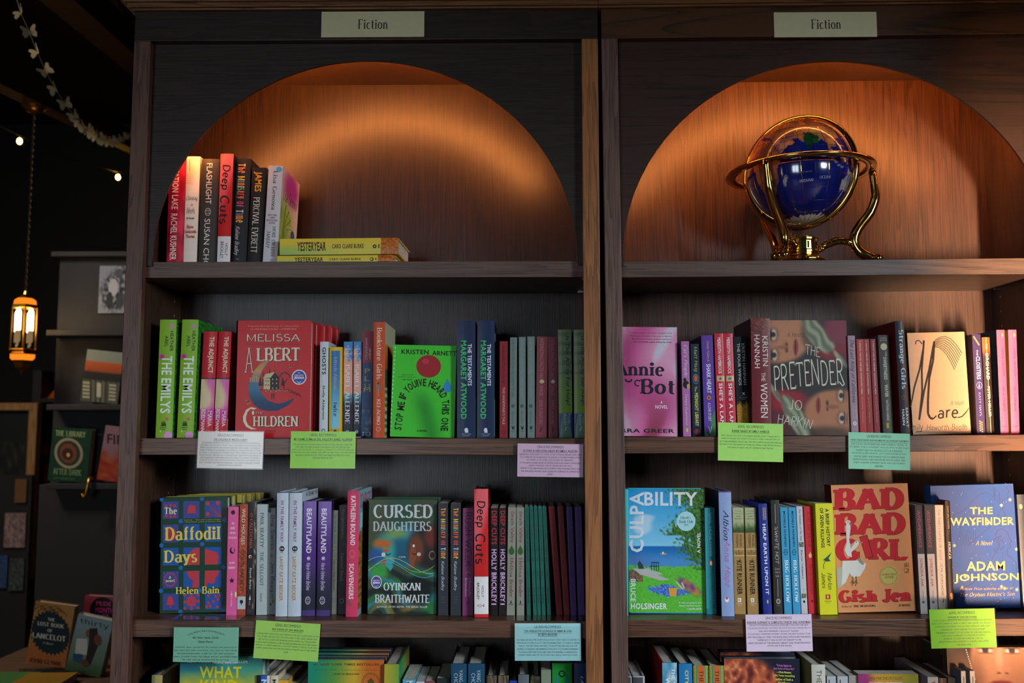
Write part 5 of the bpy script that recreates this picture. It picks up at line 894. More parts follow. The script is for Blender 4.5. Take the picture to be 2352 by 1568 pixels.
book('grey green paperback with white title and round pale sticker', 'R2', 2029, 2053.5, 2016.5, 770, .06, 'pb', '4c4c42',
     [('g', 0, 770, 1, 994, 6, 30, lambda u, y: mix((62, 54, 54), (86, 92, 72), sm(.4, .9, u + (y - 860) * .003) + nz(u * 4, y * .05) * .4)), ('T', 'NATIONAL', .2, 776, .8, 779, 'b0aca0'), ('T', 'BESTSELLER', .16, 781, .84, 784, 'b0aca0'), ('e', .5, 797, .32, 8, 'c8c098'), sp('THE', .58, 808, .72, 819, 'd0ccb8'), sp('SWEETNESS', .36, 821, .68, 873, 'd4d0bc', 'b'), sp('of', .46, 875, .6, 881, 'd0ccb8', 'i'), sp('WATER', .36, 884, .68, 913, 'd4d0bc', 'b'), sp('NATHAN HARRIS', .4, 920, .64, 967, 'd4d0bc'), ('r', .34, 972, .58, 984, 'b8a04c')], group=H2)
book('tall dark hardcover with ornate blue white title, red back cover showing at left', 'R2', 2070, 2091.5, 2055, 738, .042, 'hc', '232c34',
     [('g', .6, 738, 1, 994, 3, 20, lambda u, y: mix((36, 44, 52), (110, 62, 40), u * .9)), sp('Strange Girls', .2, 758, .86, 895, 'b8d4e4', 'F'), ('o', .46, 914, .22, 6, 1.2, 'b04a34', 4), sp('HASIN', .2, 941, .46, 977, 'd8dce0', 'b'), sp('SARVAT', .6, 937, .86, 982, 'd8dce0', 'b')], left='6e1218', side='201a18', group=H2, D=.16)
def mare(A):
    K = '1f1a16'
    A.line([(2103, 793), (2104, 785), (2111, 784), (2118, 792)], 2.2, K)
    for p, wd in (([(2122, 784), (2121, 800), (2117, 850), (2118, 900), (2111, 964)], 4.4), ([(2121, 800), (2112, 850), (2100, 890), (2091, 935)], 4), ([(2146, 786), (2143, 800), (2134, 850), (2122, 900), (2111, 964)], 4.4), ([(2146, 786), (2143, 830), (2134, 870), (2131, 920), (2131, 950), (2136, 960), (2143, 962)], 5)): A.line(p, wd, K, wd)
    A.line([(2143, 962), (2150, 955)], 3, K)
    for k in range(8): A.line([(2147 + 14 * t + (k * .8 if k < 4 else 0), 784 + (k * 2.2)) if t == 0 else (2147 + (62 - k * 2.4) * t, 784 + k * 2 - 14 * sin(pi * t) * (1 - k / 7) + (30 + k * 3.4) * t * t) for t in (0, .2, .4, .6, .8, 1)], 1.3, K)
    A.text('are', 2153, 941, 2200, 962, K, 'H'); A.line([(2198, 960), (2208, 958), (2216, 950), (2226, 938)], 2.4, K)
    A.text('A novel', 2182, 921, 2212, 932, K, 'h'); A.text('Emily', 2086, 971, 2120, 991, K, 'h'); A.text('Haworth-Booth', 2128, 974, 2219, 988, K, 'h'); A.line([(2103, 991), (2117, 990)], 1.6, K)
faceout('sand coloured hardcover facing out with huge brush-drawn letters like a horse', 'R2', (2080, 766.7), (2215, 765), (2228.6, 996), (2094, 996.8), .066, .02, 'ddb48e', mare, group=H2, kind='hc')
book('purple paperback with gold laurels, dark back cover with barcode at left', 'R2', 2244.5, 2264.5, 2231.5, 768, .05, 'pb', '47346e',
     [('l', [(.2, 774), (.5, 782), (.7, 792)], 1.4, 'd0a850', .06)] + [('e', .2 + .09 * k, 774 + 3 * k, .1, 2, 'd0a850') for k in range(7)] + [sp('THE', .4, 804, .58, 817, 'e6e0f0', 'b'), sp('CLOISTERS', .3, 819, .78, 872, 'e6e0f0', 'b'), ('o', .55, 886, .34, 8.4, 1.2, 'c8b8e0', 18), ('p', [(.4, 891), (.54, 879), (.66, 891)], 'c8b8e0'), sp('KATY HAYS', .4, 902, .64, 956, 'cbbce4', 'f')] + [('e', .4 + (k % 2) * .22, 968 + k * 2.6, .1, 1.8, 'd8b04c') for k in range(10)], left='1c1a22', group=H2)
book('narrow black and orange foil hardcover with white vertical title', 'R2', 2266.5, 2285, 2254.5, 775, .052, 'hc', '2a201a',
     [('g', 0, 775, 1, 822, 4, 10, lambda u, y: mix((196, 100, 30), (60, 40, 26), sm(800, 822, y))), ('r', .48, 775, .56, 994, 'e8c890'), sp('THE', .4, 790, .62, 802, 'f0dcc0', 'b'), sp('ORCHARD', .32, 811, .74, 873, 'f2e6d4', 'b'), sp('PETER HELLER', .36, 888, .68, 958, 'e8dccc', 'b')], left='b0501c', group=H2)
for i, (a, b_, c) in enumerate(((2298.5, 2317.5, 2288.5), (2323, 2342.5, 2315.5))):
    book('hot pink hardcover with thin black lettering, ' + ('left' if i == 0 else 'right') + ' one of the pair at the right end', 'R2', a, b_, c, 758, .048, 'hc', 'e05a86',
         [('e', .7, 770, .12, 5, 'c8a050'), sp('OPEN, HEAVEN', .5, 801, .78, 865, '5a2030', 'h'), sp('Seán Hewitt', .42, 888, .68, 946, '5a2030', 'i'), ('l', [(.2, 979), (.45, 982), (.75, 978)], 1.6, '40182a', .06)], left='5e5c5c' if i == 0 else 'd8b050', side='d8a850', group=H2)
# ------------------------------------------------------------------ right bookcase, third shelf
H3 = 'novels on the third shelf of the right bookcase'
def culp(A):
    def f(x, y):
        u = (x - 1443) / 176; v = (y - 1124) / 267; n1 = nz(x * .16, y * .16); n2 = nz(x * .5, y * .5, 1, 3)
        if v < .465:
            c = mix((30, 144, 206), (130, 200, 232), v / .465); c = mix(c, (196, 212, 228), .8 * sm(.2, .9, nz(u * 3.2, v * 11, 1, 5) * 1.6 + .9 * el(u, v, .4, .29, .28, .08, .7) - .35))
        elif v < .635 + .03 * n1: c = mix((10, 104, 176), (70, 140, 200), sm(.465, .6, v)); c = mix(c, (90, 90, 150), .4 * el(u, v, 0, .62, .3, .09, .6))
        else: c = mix((70, 170, 50), (110, 200, 60), .5 + n2 * .9); c = mix(c, (30, 120, 40), .5 * sm(.1, .6, n1) * sm(.8, .65, v))
        tr = u - (.62 + .16 * sin(v * 9.5 + .6) + (.22 if v > .38 else 0) * 1 - .14 * (v < .12)) + n1 * .3
        if v < .67: c = mix(c, mix((22, 58, 32), (92, 150, 52), .45 + n2 * 1.2 + n1 * .5), sm(-.03, .03, tr + n2 * .06))
        if .66 < v < .76 and u < .2: c = mix((70, 50, 44), (170, 130, 100), .5 + n2)
        if abs(v - .83 - .05 * (u - .5)) < .055 - abs(u - .52) * .17 + n1 * .02 and .25 < u < .85: c = mix((20, 70, 180), (120, 160, 220), .5 + nz(x * .8, y * .3) * 1.4)
        c = mix(c, mix((214, 120, 60), (90, 60, 150), .5 + nz(u * 14, v * 24) * 1.4), .9 * el(u + (v - .8) * -1.6, v, .8, .8, .1, .07, .4))
        return c
    A.paint(1442.5, 1124, 1621, 1393, 70, 104, f)
    A.poly([(1452, 1298), (1490, 1298), (1524, 1310), (1510, 1312), (1538, 1322), (1518, 1324), (1470, 1311)], 'b4b4b0'); A.poly([(1467, 1299), (1464, 1288), (1469, 1281), (1476, 1290), (1480, 1299)], '304040')
    for x in (1496, 1502, 1507, 1512): A.rect(x, 1284, x + 1.6, 1303, '1c3050')
    A.rect(1491, 1292, 1512, 1294, '1c3050'); A.rect(1496, 1284, 1513, 1286, '1c3050'); A.ell(1524, 1266.5, 8, 1.6, 'd89a40', 10); A.ell(1523, 1264, 2.5, 2.5, 'e8d8c0', 8)
    A.poly([(1536, 1340), (1556, 1340), (1553, 1358), (1538, 1357)], 'e0a034'); A.line([(1553, 1326), (1568, 1342), (1572, 1340), (1566, 1328)], 3, 'd8c0b0')
    A.text('BILITY', 1480, 1131, 1602, 1161, 'd8dde2', 'b'); A.text('CULPA', 1446, 1131, 1479, 1263, 'd8dde2', 'b', -1)
    A.ell(1576, 1195, 21.5, 21.5, 'a4d8de', 28); A.text("Oprah's", 1563, 1184, 1587, 1191, '223c48', 'f'); A.text('Book Club', 1560, 1192, 1592, 1199, '223c48', 'f'); A.text('2025', 1571, 1201, 1581, 1205, '223c48', 'f')
    A.text('A NOVEL', 1601, 1219, 1609, 1264, 'dfe4e6', 'b', -1); A.text('BRUCE', 1448, 1321, 1460, 1370, 'e6eaec', 'b', 1); A.text('HOLSINGER', 1449, 1373, 1532, 1386, 'e6eaec', 'b')
    for k, (t, x0) in enumerate((('"A wise, propulsive, and', 1558), ('deeply powerful novel."', 1560), ('—LAURA DAVE', 1578))): A.text(t, x0, 1370 + k * 6.4, 1611, 1374 + k * 6.4, 'e6eaec', 'b')
cp = faceout('lakeside photo hardcover facing out with large white capitals and round blue sticker', 'R3', (1442.5, 1124), (1616, 1124), (1621, 1395), (1445, 1395), .085, .032, '2c86c0', culp, spine='35c0c8', group=H3)
book('cyan edged hardcover squeezed between the stile and the lakeside cover', 'R3', 1434, 1443.5, 1434, 1123.5, .066, 'hc', '38c8cc', group=H3)
book('teal paperback with faint lettering and small round emblem', 'R3', 1623, 1646, 1618.5, 1166.6, .076, 'pb', '1d7c86',
     [('g', 0, 1166, 1, 1398, 5, 4, lambda u, y: mix((60, 160, 170), (20, 110, 122), sm(0, .5, u))), sp('GAIL HONEYMAN', .42, 1178, .74, 1277, '7fb4b4', 'm'), ('e', .56, 1294, .24, 7.4, 'a04a38'), ('e', .56, 1294, .12, 5, 'e0dcd4'), sp('Eleanor Oliphant', .58, 1312, .86, 1388, '4a8e94', 'f'), sp('is completely fine', .3, 1312, .52, 1380, '4a8e94', 'f')], group=H3)
book('tall periwinkle hardcover with flowing navy and pink script', 'R3', 1658, 1687.5, 1650.5, 1128, .056, 'hc', '8ea4d0',
     [('r', 0, 1128, 1, 1131, '6a3a78'), sp('Albion', .3, 1172, .74, 1242, '1e2444', 'i'), sp('Anna Hope', .26, 1240, .78, 1350, 'c86ab4', 'i'), ('e', .42, 1377, .17, 6, 'e8eaf0'), ('e', .42, 1374, .1, 3, 'c04868')], left='1c2038', group=H3, D=.15)
for i, (a, b_, c) in enumerate(((1687.5, 1713.5, 1682.5), (1717.5, 1743.5, 1710))):
    book('tan paperback with landscape band on top and dark condensed title, ' + ('left' if i == 0 else 'right') + ' one of the pair', 'R3', a, b_, c, 1166, .076, 'pb', 'a8844c',
         [('g', 0, 1166, 1, 1224, 8, 20, lambda u, y: mix((170, 176, 132), (60, 84, 40), sm(1196, 1222, y + 8 * nz(u * 4, y * .1)))), ('T', '"A moving', .2, 1172, .76, 1175.5, '3a4430'), ('T', 'portrait of', .2, 1178, .8, 1181.5, '3a4430'), ('T', 'modern', .3, 1184, .7, 1187.5, '3a4430'), ('T', 'Afghanistan."', .16, 1190, .84, 1193.5, '3a4430'),
          sp('KHALED', .6, 1229, .78, 1256, '3a2c1c'), sp('HOSSEINI', .28, 1227, .46, 1257, '3a2c1c'), ('r', 0, 1261, 1, 1262.4, 'd8c49a'), ('T', '#1', .42, 1264, .56, 1267, '3a2c1c'), ('T', 'NEW YORK TIMES', .14, 1268, .86, 1270.4, '3a2c1c'), ('T', 'BESTSELLER', .22, 1271.6, .8, 1274, '3a2c1c'), ('r', 0, 1276, 1, 1277.4, 'd8c49a'),
          sp('THE', .5, 1282, .62, 1290, '2a2018'), sp('KITE RUNNER', .28, 1288, .72, 1366, '2a2018', 'b'), ('r', .3, 1374, .6, 1383, 'f0ead8'), ('T', 'R', .38, 1376, .52, 1381, '2a2018', 'b'), ('T', 'RIVERHEAD', .2, 1385, .72, 1387.4, 'e8dcc0'), ('T', 'BOOKS', .32, 1389, .6, 1391, 'e8dcc0')], group=H3)
book('royal blue hardcover with heavy white capitals, yellow author line at its top', 'R3', 1754, 1774, 1742, 1157, .066, 'hc', '22348c',
     [sp('CHLOE MICHELLE', .66, 1166, .82, 1194, 'd8c070', 'b'), sp('HOWARTH', .44, 1166, .6, 1194, 'd8c070', 'b'), sp('HEAP EARTH UPON IT', .34, 1204, .72, 1366, 'e8ecf4', 'b'), ('r', .44, 1378, .62, 1386, 'd8a838')], group=H3)
book('charcoal hardcover with chalky white title and thin rules', 'R3', 1778.5, 1798.5, 1769.5, 1148.5, .064, 'hc', '33302c',
     [('r', .44, 1158, .5, 1202, 'a8a49c'), sp('The', .3, 1210, .7, 1218, 'd8d4cc', 'h'), sp('WHITE HOT', .28, 1220, .74, 1296, 'd8d4cc', 'h'), ('T', 'Quiara', .2, 1304, .76, 1310, 'c8c4bc', 'h'), ('T', 'Alegría', .2, 1312, .76, 1318, 'c8c4bc', 'h'), ('T', 'Hudes', .26, 1320, .7, 1326, 'c8c4bc', 'h'), ('r', .46, 1330, .52, 1371, 'a8a49c'), ('e', .5, 1381, .26, 6.4, '9c988e'), ('e', .5, 1381, .12, 3, '4a463e'), ('T', 'ONE WORLD', .24, 1390, .76, 1392, '8a867c')], group=H3)
for i, (a, b_, c) in enumerate(((1802, 1820, 1791.5), (1822.5, 1840, 1810.5))):
    book('bright sky blue paperback with spaced white title, ' + ('left' if i == 0 else 'right') + ' one of the pair', 'R3', a, b_, c, 1165.6, .076, 'pb', '3f9cc6',
         [sp('MICHELLE HUNEVEN', .4, 1174, .66, 1256, '12283c', 'b'), ('o', .5, 1269, .26, 7, 1.4, '143048', 16), ('l', [(.3, 1269), (.7, 1269)], 1.2, '143048', .05), sp('BUG HOLLOW', .3, 1287, .76, 1384, 'dcecf4', 'F')], group=H3)
book('slim white paperback with small photo squares and black serif text', 'R3', 1841.5, 1856, 1829, 1163, .078, 'pb', 'c4c6ca',
     [sp('The Remains of the Day', .34, 1169, .66, 1243, '1c1c20', 'f'), ('g', .1, 1246, .9, 1257, 5, 4, lambda u, y: mix((60, 70, 60), (160, 170, 150), .5 + nz(u * 8, y))), sp('Kazuo Ishiguro', .32, 1264, .64, 1330, '1c1c20', 'f'), ('r', .5, 1350, .52, 1362, '8a8a90'), ('g', .1, 1364, .9, 1374, 5, 4, lambda u, y: mix((50, 60, 40), (150, 160, 120), .5 + nz(u * 8, y))), ('e', .5, 1382, .16, 3, '1c1c20')], group=H3)
book('bright red paperback with dark red lettering and a small gold hand', 'R3', 1858, 1877, 1846, 1163, .078, 'pb', 'cf2f38',
     [sp('KLARA AND THE SUN', .36, 1176, .62, 1256, '8c1c28', 'f'), ('e', .52, 1277, .22, 5, 'e8b878'), ('l', [(.4, 1275), (.56, 1269)], 1.6, 'e8b878', .1), sp('KAZUO ISHIGURO', .38, 1297, .64, 1365, '8c1c28', 'f'), ('e', .5, 1381, .14, 3, '6a1820')], group=H3)
book('thick bright yellow paperback with black title, hummingbird and red emblem', 'R3', 1884, 1924.5, 1872.5, 1156.6, .066, 'pb', 'dcd820',
     [sp('OF SEVEN KILLINGS', .24, 1167, .44, 1259, '1c1c10', 'b'), sp('A BRIEF HISTORY', .56, 1169, .76, 1256, '1c1c10', 'b'), ('p', [(.3, 1287), (.5, 1281), (.82, 1270), (.62, 1284), (.74, 1290), (.5, 1291)], '1c5a4c'), ('l', [(.42, 1290), (.3, 1300), (.34, 1308)], 1.2, '3a4a20', .03), sp('Marlon', .52, 1317, .78, 1355, '1c1c10', 'i'), sp('James', .18, 1317, .42, 1352, '1c1c10', 'i'), ('r', .36, 1366, .62, 1377, 'c03420'), ('T', 'R', .44, 1368, .55, 1375, 'f0e8c0', 'b'), ('T', 'RIVERHEAD', .3, 1380, .68, 1382.4, '8a8420'), ('T', 'BOOKS', .38, 1384, .6, 1386, '8a8420')], group=H3)
def badgirl(A):
    RD = 'c4262c'; DK = '5a1a14'
    def tt(t, x0, y0, x1, y1, s='D', c=RD): A.text(t, x0 - .6, y0 - .6, x1 + .9, y1 + .9, DK, s); A.text(t, x0, y0, x1, y1, c, s)
    tt('BAD', 1914, 1124, 2076, 1172); tt('BAD', 1917, 1178, 2079, 1226)
    tt('G', 1919, 1233, 1973, 1282); tt('RL', 1994, 1233, 2084, 1281); A.poly([(1973, 1229), (1991, 1225), (2005, 1274), (1988, 1276)], DK); A.poly([(1974, 1230), (1990, 1226.5), (2003, 1273), (1988, 1275)], RD)
    W1 = 'd8d6cc'; G1 = 'b0b0a4'
    A.poly([(1921, 1296), (1932, 1293), (1935, 1282), (1955, 1282), (1954, 1300), (1942, 1325), (1930, 1338), (1922, 1337)], G1); A.poly([(1934, 1280), (1968, 1280), (1988, 1287), (1985, 1298), (1974, 1314), (1956, 1316), (1950, 1306), (1942, 1326), (1932, 1333), (1934, 1305)], W1)
    A.poly([(1942, 1206), (1948, 1194), (1953, 1198), (1953, 1210), (1950, 1235), (1952, 1248), (1954, 1258), (1956, 1273), (1946, 1270), (1939, 1258), (1944, 1240)], W1); A.ell(1948, 1198, 6, 5, W1, 14); A.poly([(1951, 1195), (1957, 1202), (1954, 1206), (1950, 1202)], 'b0604c'); A.ell(1947, 1197.5, 1.2, 1.4, '1c2838', 8)
    A.poly([(1945, 1268), (1956, 1250), (1964, 1240), (1972, 1243), (1968, 1250), (1955, 1262), (1952, 1272)], W1); A.ell(1967, 1242.5, 6.5, 4.6, W1, 14); A.poly([(1971, 1239), (1982, 1241), (1973, 1246)], 'c08068'); A.ell(1966, 1240.5, 1.2, 1.3, '1c2838', 8)
    A.poly([(1970, 1272), (1978, 1280), (1984, 1288), (1980, 1290), (1972, 1284)], '8a8a80')
    for x in (1957, 1965): A.line([(x, 1313), (x + 1, 1322), (x - 4, 1328)], 1.6, '6a5a4a'); A.line([(x + 1, 1322), (x - 1, 1334)], 1.6, '6a5a4a'); A.line([(x + 1, 1322), (x + 3, 1330)], 1.6, '6a5a4a')
    A.ell(2040, 1314, 21, 21, 'c2ae5c', 30); A.ring(2040, 1314, 19, 19, .8, '6a5a20'); A.text('SIGNED FIRST', 2024, 1309, 2056, 1313, '3a3214', 'f'); A.text('EDITION', 2031, 1315, 2050, 1319, '3a3214', 'f')
    A.ring(2080.5, 1298, 7.5, 15, 1.2, '4a2a1c', 4, 45, 405); A.line([(2080, 1289), (2080, 1296)], 1.2, '4a2a1c'); A.line([(2076, 1291), (2078, 1295)], 1, '4a2a1c'); A.line([(2084, 1291), (2082, 1295)], 1, '4a2a1c'); A.line([(2077, 1300), (2084, 1300), (2083, 1306), (2077, 1306)], 1, '4a2a1c')
    tt('Gish', 1926, 1343, 2013, 1369, 'D'); tt('Jen', 2025, 1343, 2089, 1370, 'D'); A.text('Author of', 1931, 1375, 1956, 1380, '4a2c1c', 'i'); A.text('THE RESISTERS', 1959, 1375, 2009, 1379.5, '3a2418', 'F'); A.text('A NOVEL', 2062, 1375, 2089, 1379.5, '3a2418', 'F')
faceout('orange hardcover facing out with big red capitals and a white goose', 'R3', (1905, 1116.5), (2084.5, 1115), (2100.5, 1390), (1921, 1391), .082, .034, 'da935e', badgirl, spine='5a1c1c', group=H3, mat=M_MATT)
for i, (a, b_, c) in enumerate(((2115, 2131.5, 2101.5), (2137.5, 2155, 2123))):
    book('paperback, dark grey above and white below, with pink title, ' + ('left' if i == 0 else 'right') + ' one of the pair', 'R3', a, b_, c, 1160, .07, 'pb', 'c6bfbc',
         [('r', 0, 1160, 1, 1273, '3a3a3e'), sp('INTEMPERANCE', .26, 1173, .66, 1259, 'd85a84', 'h'), sp('INTEMPERANCE', .28, 1173, .68, 1259, 'd85a84', 'h'), sp('SONORA JHA', .26, 1283, .66, 1347, 'b83248', 'H'), sp('PANTHEON', .4, 1357, .54, 1377, '4a4444'), ('e', .45, 1383, .18, 3, '6a6464')], left='57504e', group=H3)
book('white paperback with red and black vertical capitals, beside the pink titled pair', 'R3', 2157, 2177.5, 2147, 1160, .07, 'pb', 'd0c6b8',
     [sp('THE THIRTY NAMES OF NIGHT', .3, 1170, .56, 1288, 'b84038', 'm'), sp('ZEYN JOUKHADAR', .36, 1294, .62, 1368, '2a2624', 'm'), ('p', [(.44, 1384), (.62, 1372), (.62, 1376), (.5, 1386)], '1c1c1c'), ('T', 'ATRIA', .34, 1388, .66, 1390, '6a6460')], group=H3, D=.035)
book('very slim dark brown hardcover with tiny yellow and white capitals', 'R3', 2181, 2192.6, 2170.5, 1150, .062, 'hc', '2c211b',
     [sp('CHOI JIN-YOUNG', .3, 1162, .66, 1215, 'd8a040', 'b'), sp('TITLE', .34, 1218, .66, 1228, '8a3a24'), sp('HUNGER', .24, 1245, .8, 1285, 'd8d0c0', 'F'), ('e', .5, 1367, .26, 5, 'c8802c'), ('e', .6, 1373, .2, 4, 'c8802c')], left='6a3a34', group=H3, D=.045)
def wayf(A):
    A.paint(2136, 1118, 2344, 1383, 20, 24, lambda x, y: mix((26, 76, 148), (44, 74, 140), .5 + nz(x * .02, y * .02)))
    K = '2c3868'
    A.line([(2182, 1192), (2195, 1180), (2215, 1172), (2236, 1150), (2250, 1138), (2266, 1134), (2280, 1142), (2294, 1158), (2302, 1165)], 1.3, K); A.line([(2183, 1260), (2202, 1230), (2206, 1206), (2226, 1190), (2244, 1186)], 1.3, K); A.line([(2222, 1248), (2250, 1226), (2278, 1205), (2292, 1184), (2300, 1168)], 1.3, K)
    A.line([(2306, 1119), (2314, 1126), (2318, 1134), (2313, 1138), (2315, 1146), (2304, 1150), (2300, 1158)], 1.3, K); A.line([(2302, 1158), (2303, 1172), (2308, 1186), (2301, 1194)], 1.6, K)
    for k in range(9): A.line([(2280 + 3 * cos(k) * j * .3 + k * 2, 1119 + k * 2 + j * 4 + 2 * sin(k * 2 + j)) for j in range(7)], .9, K)
    for k in range(10): A.line([(2216 + k * 7, 1176 - k * 3.2), (2212 + k * 8, 1196 - k * 1.4)], .8, K)
    for k in range(6): A.line([(2204 + k * 5, 1212 + 4 * k), (2208 + k * 6, 1250 - 2 * k), (2220 + 4 * k, 1216)], .8, K)
    A.line([(2284, 1228), (2290, 1216), (2300, 1213), (2312, 1220), (2316, 1232), (2321, 1240), (2317, 1246), (2320, 1252), (2312, 1256), (2310, 1268), (2320, 1276), (2332, 1288), (2331, 1310), (2322, 1340), (2314, 1378)], 1.5, K)
    for k in range(12): A.ring(2292 + 6 * sin(k * 1.7), 1228 + k * 3, 7, 4, 1, K, 8, k * 40, k * 40 + 200)
    A.line([(2286, 1260), (2270, 1290), (2252, 1308), (2230, 1330), (2200, 1342)], 1.5, K); A.line([(2300, 1262), (2304, 1300), (2318, 1322)], 1, K); A.line([(2190, 1356), (2210, 1374), (2240, 1380), (2280, 1376), (2306, 1362)], 1.4, K)
    for k in range(14): A.line([(2198 + k * 7, 1356 + 6 * sin(k)), (2204 + k * 7, 1372 + 3 * sin(k * 2))], .8, K)
    rr = random.Random(5)
    for k in range(64):
        x, y = rr.uniform(2186, 2334), rr.uniform(1122, 1376); r = 3.8 if k % 5 == 0 else 1.3
        A.ell(x, y, r * .42, r * .42, 'e6d890', 6)
        if r > 2:
            for j in range(4): a = j * pi / 4; A.line([(x - r * cos(a), y - r * sin(a)), (x + r * cos(a), y + r * sin(a))], .8, 'e6d27a')
    GO = 'cfa765'
    for t, x0, y0, x1, y1 in (('THE', 2227, 1166, 2279, 1181), ('WAYFINDER', 2182, 1188, 2327, 1205), ('ADAM', 2218, 1282, 2305, 1302), ('JOHNSON', 2190, 1308, 2336, 1328)): A.text(t, x0, y0, x1, y1, GO, 'b', m=1)
    A.text('A Novel', 2239, 1238, 2278, 1248, GO, 'i', m=1); A.text('Pulitzer Prize-winning author of', 2202, 1337, 2324, 1344, GO, 'i', m=1); A.text("The Orphan Master's Son", 2203, 1348, 2326, 1358, GO, 'i', m=1)
wf = faceout('blue hardcover facing out with gold capitals, stars and line-drawn figures', 'R3', (2136.5, 1119), (2327, 1116), (2344, 1382), (2155, 1383), .11, .032, '2a5c9c', wayf, group=H3, mat=[M_JACK, M_FOIL])
book('dark navy book at the right end of the third shelf, mostly out of frame', 'R3', 2350, 2380, 2335, 1136, .1, 'hc', '1c2634', [('e', .25, 1164, .12, 6, '8a8a60')], left='202a38', group=H3, ym=1383)
# ------------------------------------------------------------------ right bookcase, lowest shelf
H4 = 'novels on the lowest visible shelf of the right bookcase'
for i, (a, b_) in enumerate(((1437, 1451), (1454, 1481))):
    book('white hardcover with grey spine panel, ' + ('left' if i == 0 else 'right') + ' one of the pair at the lower left corner', 'R4', a, b_, a, 1553, .055, 'hc', 'b8bcbe', [('r', 0, 1555, .86, 1700, '474a4e')], group=H4, ym=YM, D=.15)
book('cloudy blue hardcover with a deep red back cover, lowest right shelf', 'R4', 1521, 1555, 1521, 1522, .045, 'hc', '5aa8c4', [('g', 0, 1522, 1, 1600, 8, 10, lambda u, y: mix((60, 150, 190), (190, 196, 200), .4 + nz(u * 3, y * .06))), sp('THE WAY', .62, 1535, .86, 1600, 'f0f4f6', 'b'), sp('WORLD', .22, 1556, .48, 1620, 'f0f4f6', 'b')], left='8a1820', side='201c1c', group=H4, ym=YM, D=.17, sideart=lambda R, Lf: [Lf.line([(.3, 1530 + k * 12), (.8, 1560 + k * 12)], 2, 'b04a4c', .02) for k in range(3)])
book('azure blue hardcover with yellow capitals, lowest right shelf', 'R4', 1559, 1590, 1559, 1524, .046, 'hc', '1f7ab8', [sp('CITY', .44, 1539, .7, 1572, 'e8d860', 'b')], side='1a1c1c', left='14181c', group=H4, ym=YM, D=.16)
for i, (a, b_) in enumerate(((1592, 1627), (1628.5, 1663))):
    book('orange and turquoise striped hardcover with zigzag yellow edges, ' + ('left' if i == 0 else 'right') + ' one of the pair', 'R4', a, b_, a, 1529, .046, 'hc', 'c8c03a',
         [('r', .16, 1529, .84, 1700, '2a9a80'), ('r', .28, 1529, .74, 1700, 'd0682e')] + [('r', .0, 1531 + k * 3, .12, 1532.4 + k * 3, '2a2c20') for k in range(14)] + [('r', .88, 1531 + k * 3, 1, 1532.4 + k * 3, '2a2c20') for k in range(14)] + [sp('THE PARIS', .4, 1539, .66, 1620, '4a2418', 'f')], side='181816', left='181816', group=H4, ym=YM, D=.16)
def fiery(A):
    A.paint(1663, 1514, 1836, 1790, 60, 60, lambda x, y: (lambda e, n: mix((22, 28, 44), mix(mix((90, 30, 34), (200, 100, 60), .5 + n), (240, 180, 120), sm(.35, .8, n)), e))(el(x, y, 1700, 1600, 104, 92, .1), abs(nz(x * .045, y * .045)) * -1.9 + .55 + nz(x * .12, y * .12) * .3))
    for k, (t, c_) in enumerate((('"A love letter to', 'd070c8'), ('Amy Dunne of Gone Girl."', 'd070c8'), ('—Olivia Muenter,', 'd8dc50'), ('USA Today bestselling', 'd8dc50'), ('author of Such a', 'd8dc50'), ('Bad Influence', 'd8dc50'))): A.text(t, 1800 - (17, 24, 17, 24, 20, 14)[k], 1523 + k * 7, 1800 + (17, 24, 17, 24, 20, 14)[k], 1528 + k * 7, c_, 'b')
fr = faceout('hardcover facing out with a fiery orange planet, magenta band behind it', 'R4', (1663, 1516.5), (1836, 1511), (1836, 1770), (1663, 1772), .05, .028, '1c2438', fiery, group=H4)
dup(fr, (-.001, .03, .006), 'magenta topped hardcover standing behind the fiery planet cover', H4)
book('thick bone white hardcover with olive side and black capitals, lowest right shelf', 'R4', 1864, 1896, 1863.5, 1526, .042, 'hc', 'c4c4b4', [sp('THE FRIEND', .34, 1538, .7, 1640, '2a2824', 'm')], left='6a6644', side='5a5040', group=H4, ym=YM, D=.17, sideart=lambda R, Lf: [Lf.line([(.3, 1535 + k * 8), (.6, 1550 + k * 8)], 1.4, '2a2a20', .02) for k in range(4)])
for i, (a, b_, yt) in enumerate(((1899, 1920, 1553), (1923.5, 1947.5, 1553), (1949.6, 1971, 1551))):
    book('white paperback seen from above, ' + ('left', 'middle', 'right')[i] + ' one of three left of the yellow cover', 'R4', a, b_, a, yt, .055, 'pb', 'aeb4b8' if i < 2 else '9a948a', [('r', .2, yt + 8, .3, yt + 20, '3a3c40')] if i < 2 else [], left='8f9498', group='three white paperbacks', ym=YM)
def nyt2(A):
    A.paint(1971, 1548, 2109, 1790, 24, 10, lambda x, y: mix((150, 50, 110), mix((196, 150, 50), (150, 140, 50), sm(2030, 2100, x)), sm(1985, 2012, x - (y - 1548) * .3)))
    A.text('A NEW YORK TIMES BESTSELLER', 1994, 1554, 2071, 1559, '5a3a2a', 'f'); A.text('"Vital and profound." —The Washington Post', 1995, 1563, 2072, 1566.5, 'e8dccc', 'b')
n2 = faceout('purple and ochre paperback facing out, top pages in view, lowest right shelf', 'R4', (1971, 1548), (2109, 1549), (2110, 1760), (1971, 1760), .05, .03, '8a7a40', nyt2, kind='pb', group=H4)
book('white paperback with red letter behind the ochre cover, lowest right shelf', 'R4', 2131, 2155.5, 2130.5, 1555, .05, 'pb', 'c8c0b8', [sp('THE', .4, 1563, .7, 1590, 'b83a34', 'b')], left='86727a', group=H4, ym=YM, D=.17)
book('brown hardcover just visible above the frame bottom', 'R4', 2157, 2174.5, 2157, 1557, .06, 'hc', '6a4c38', group=H4, ym=YM)
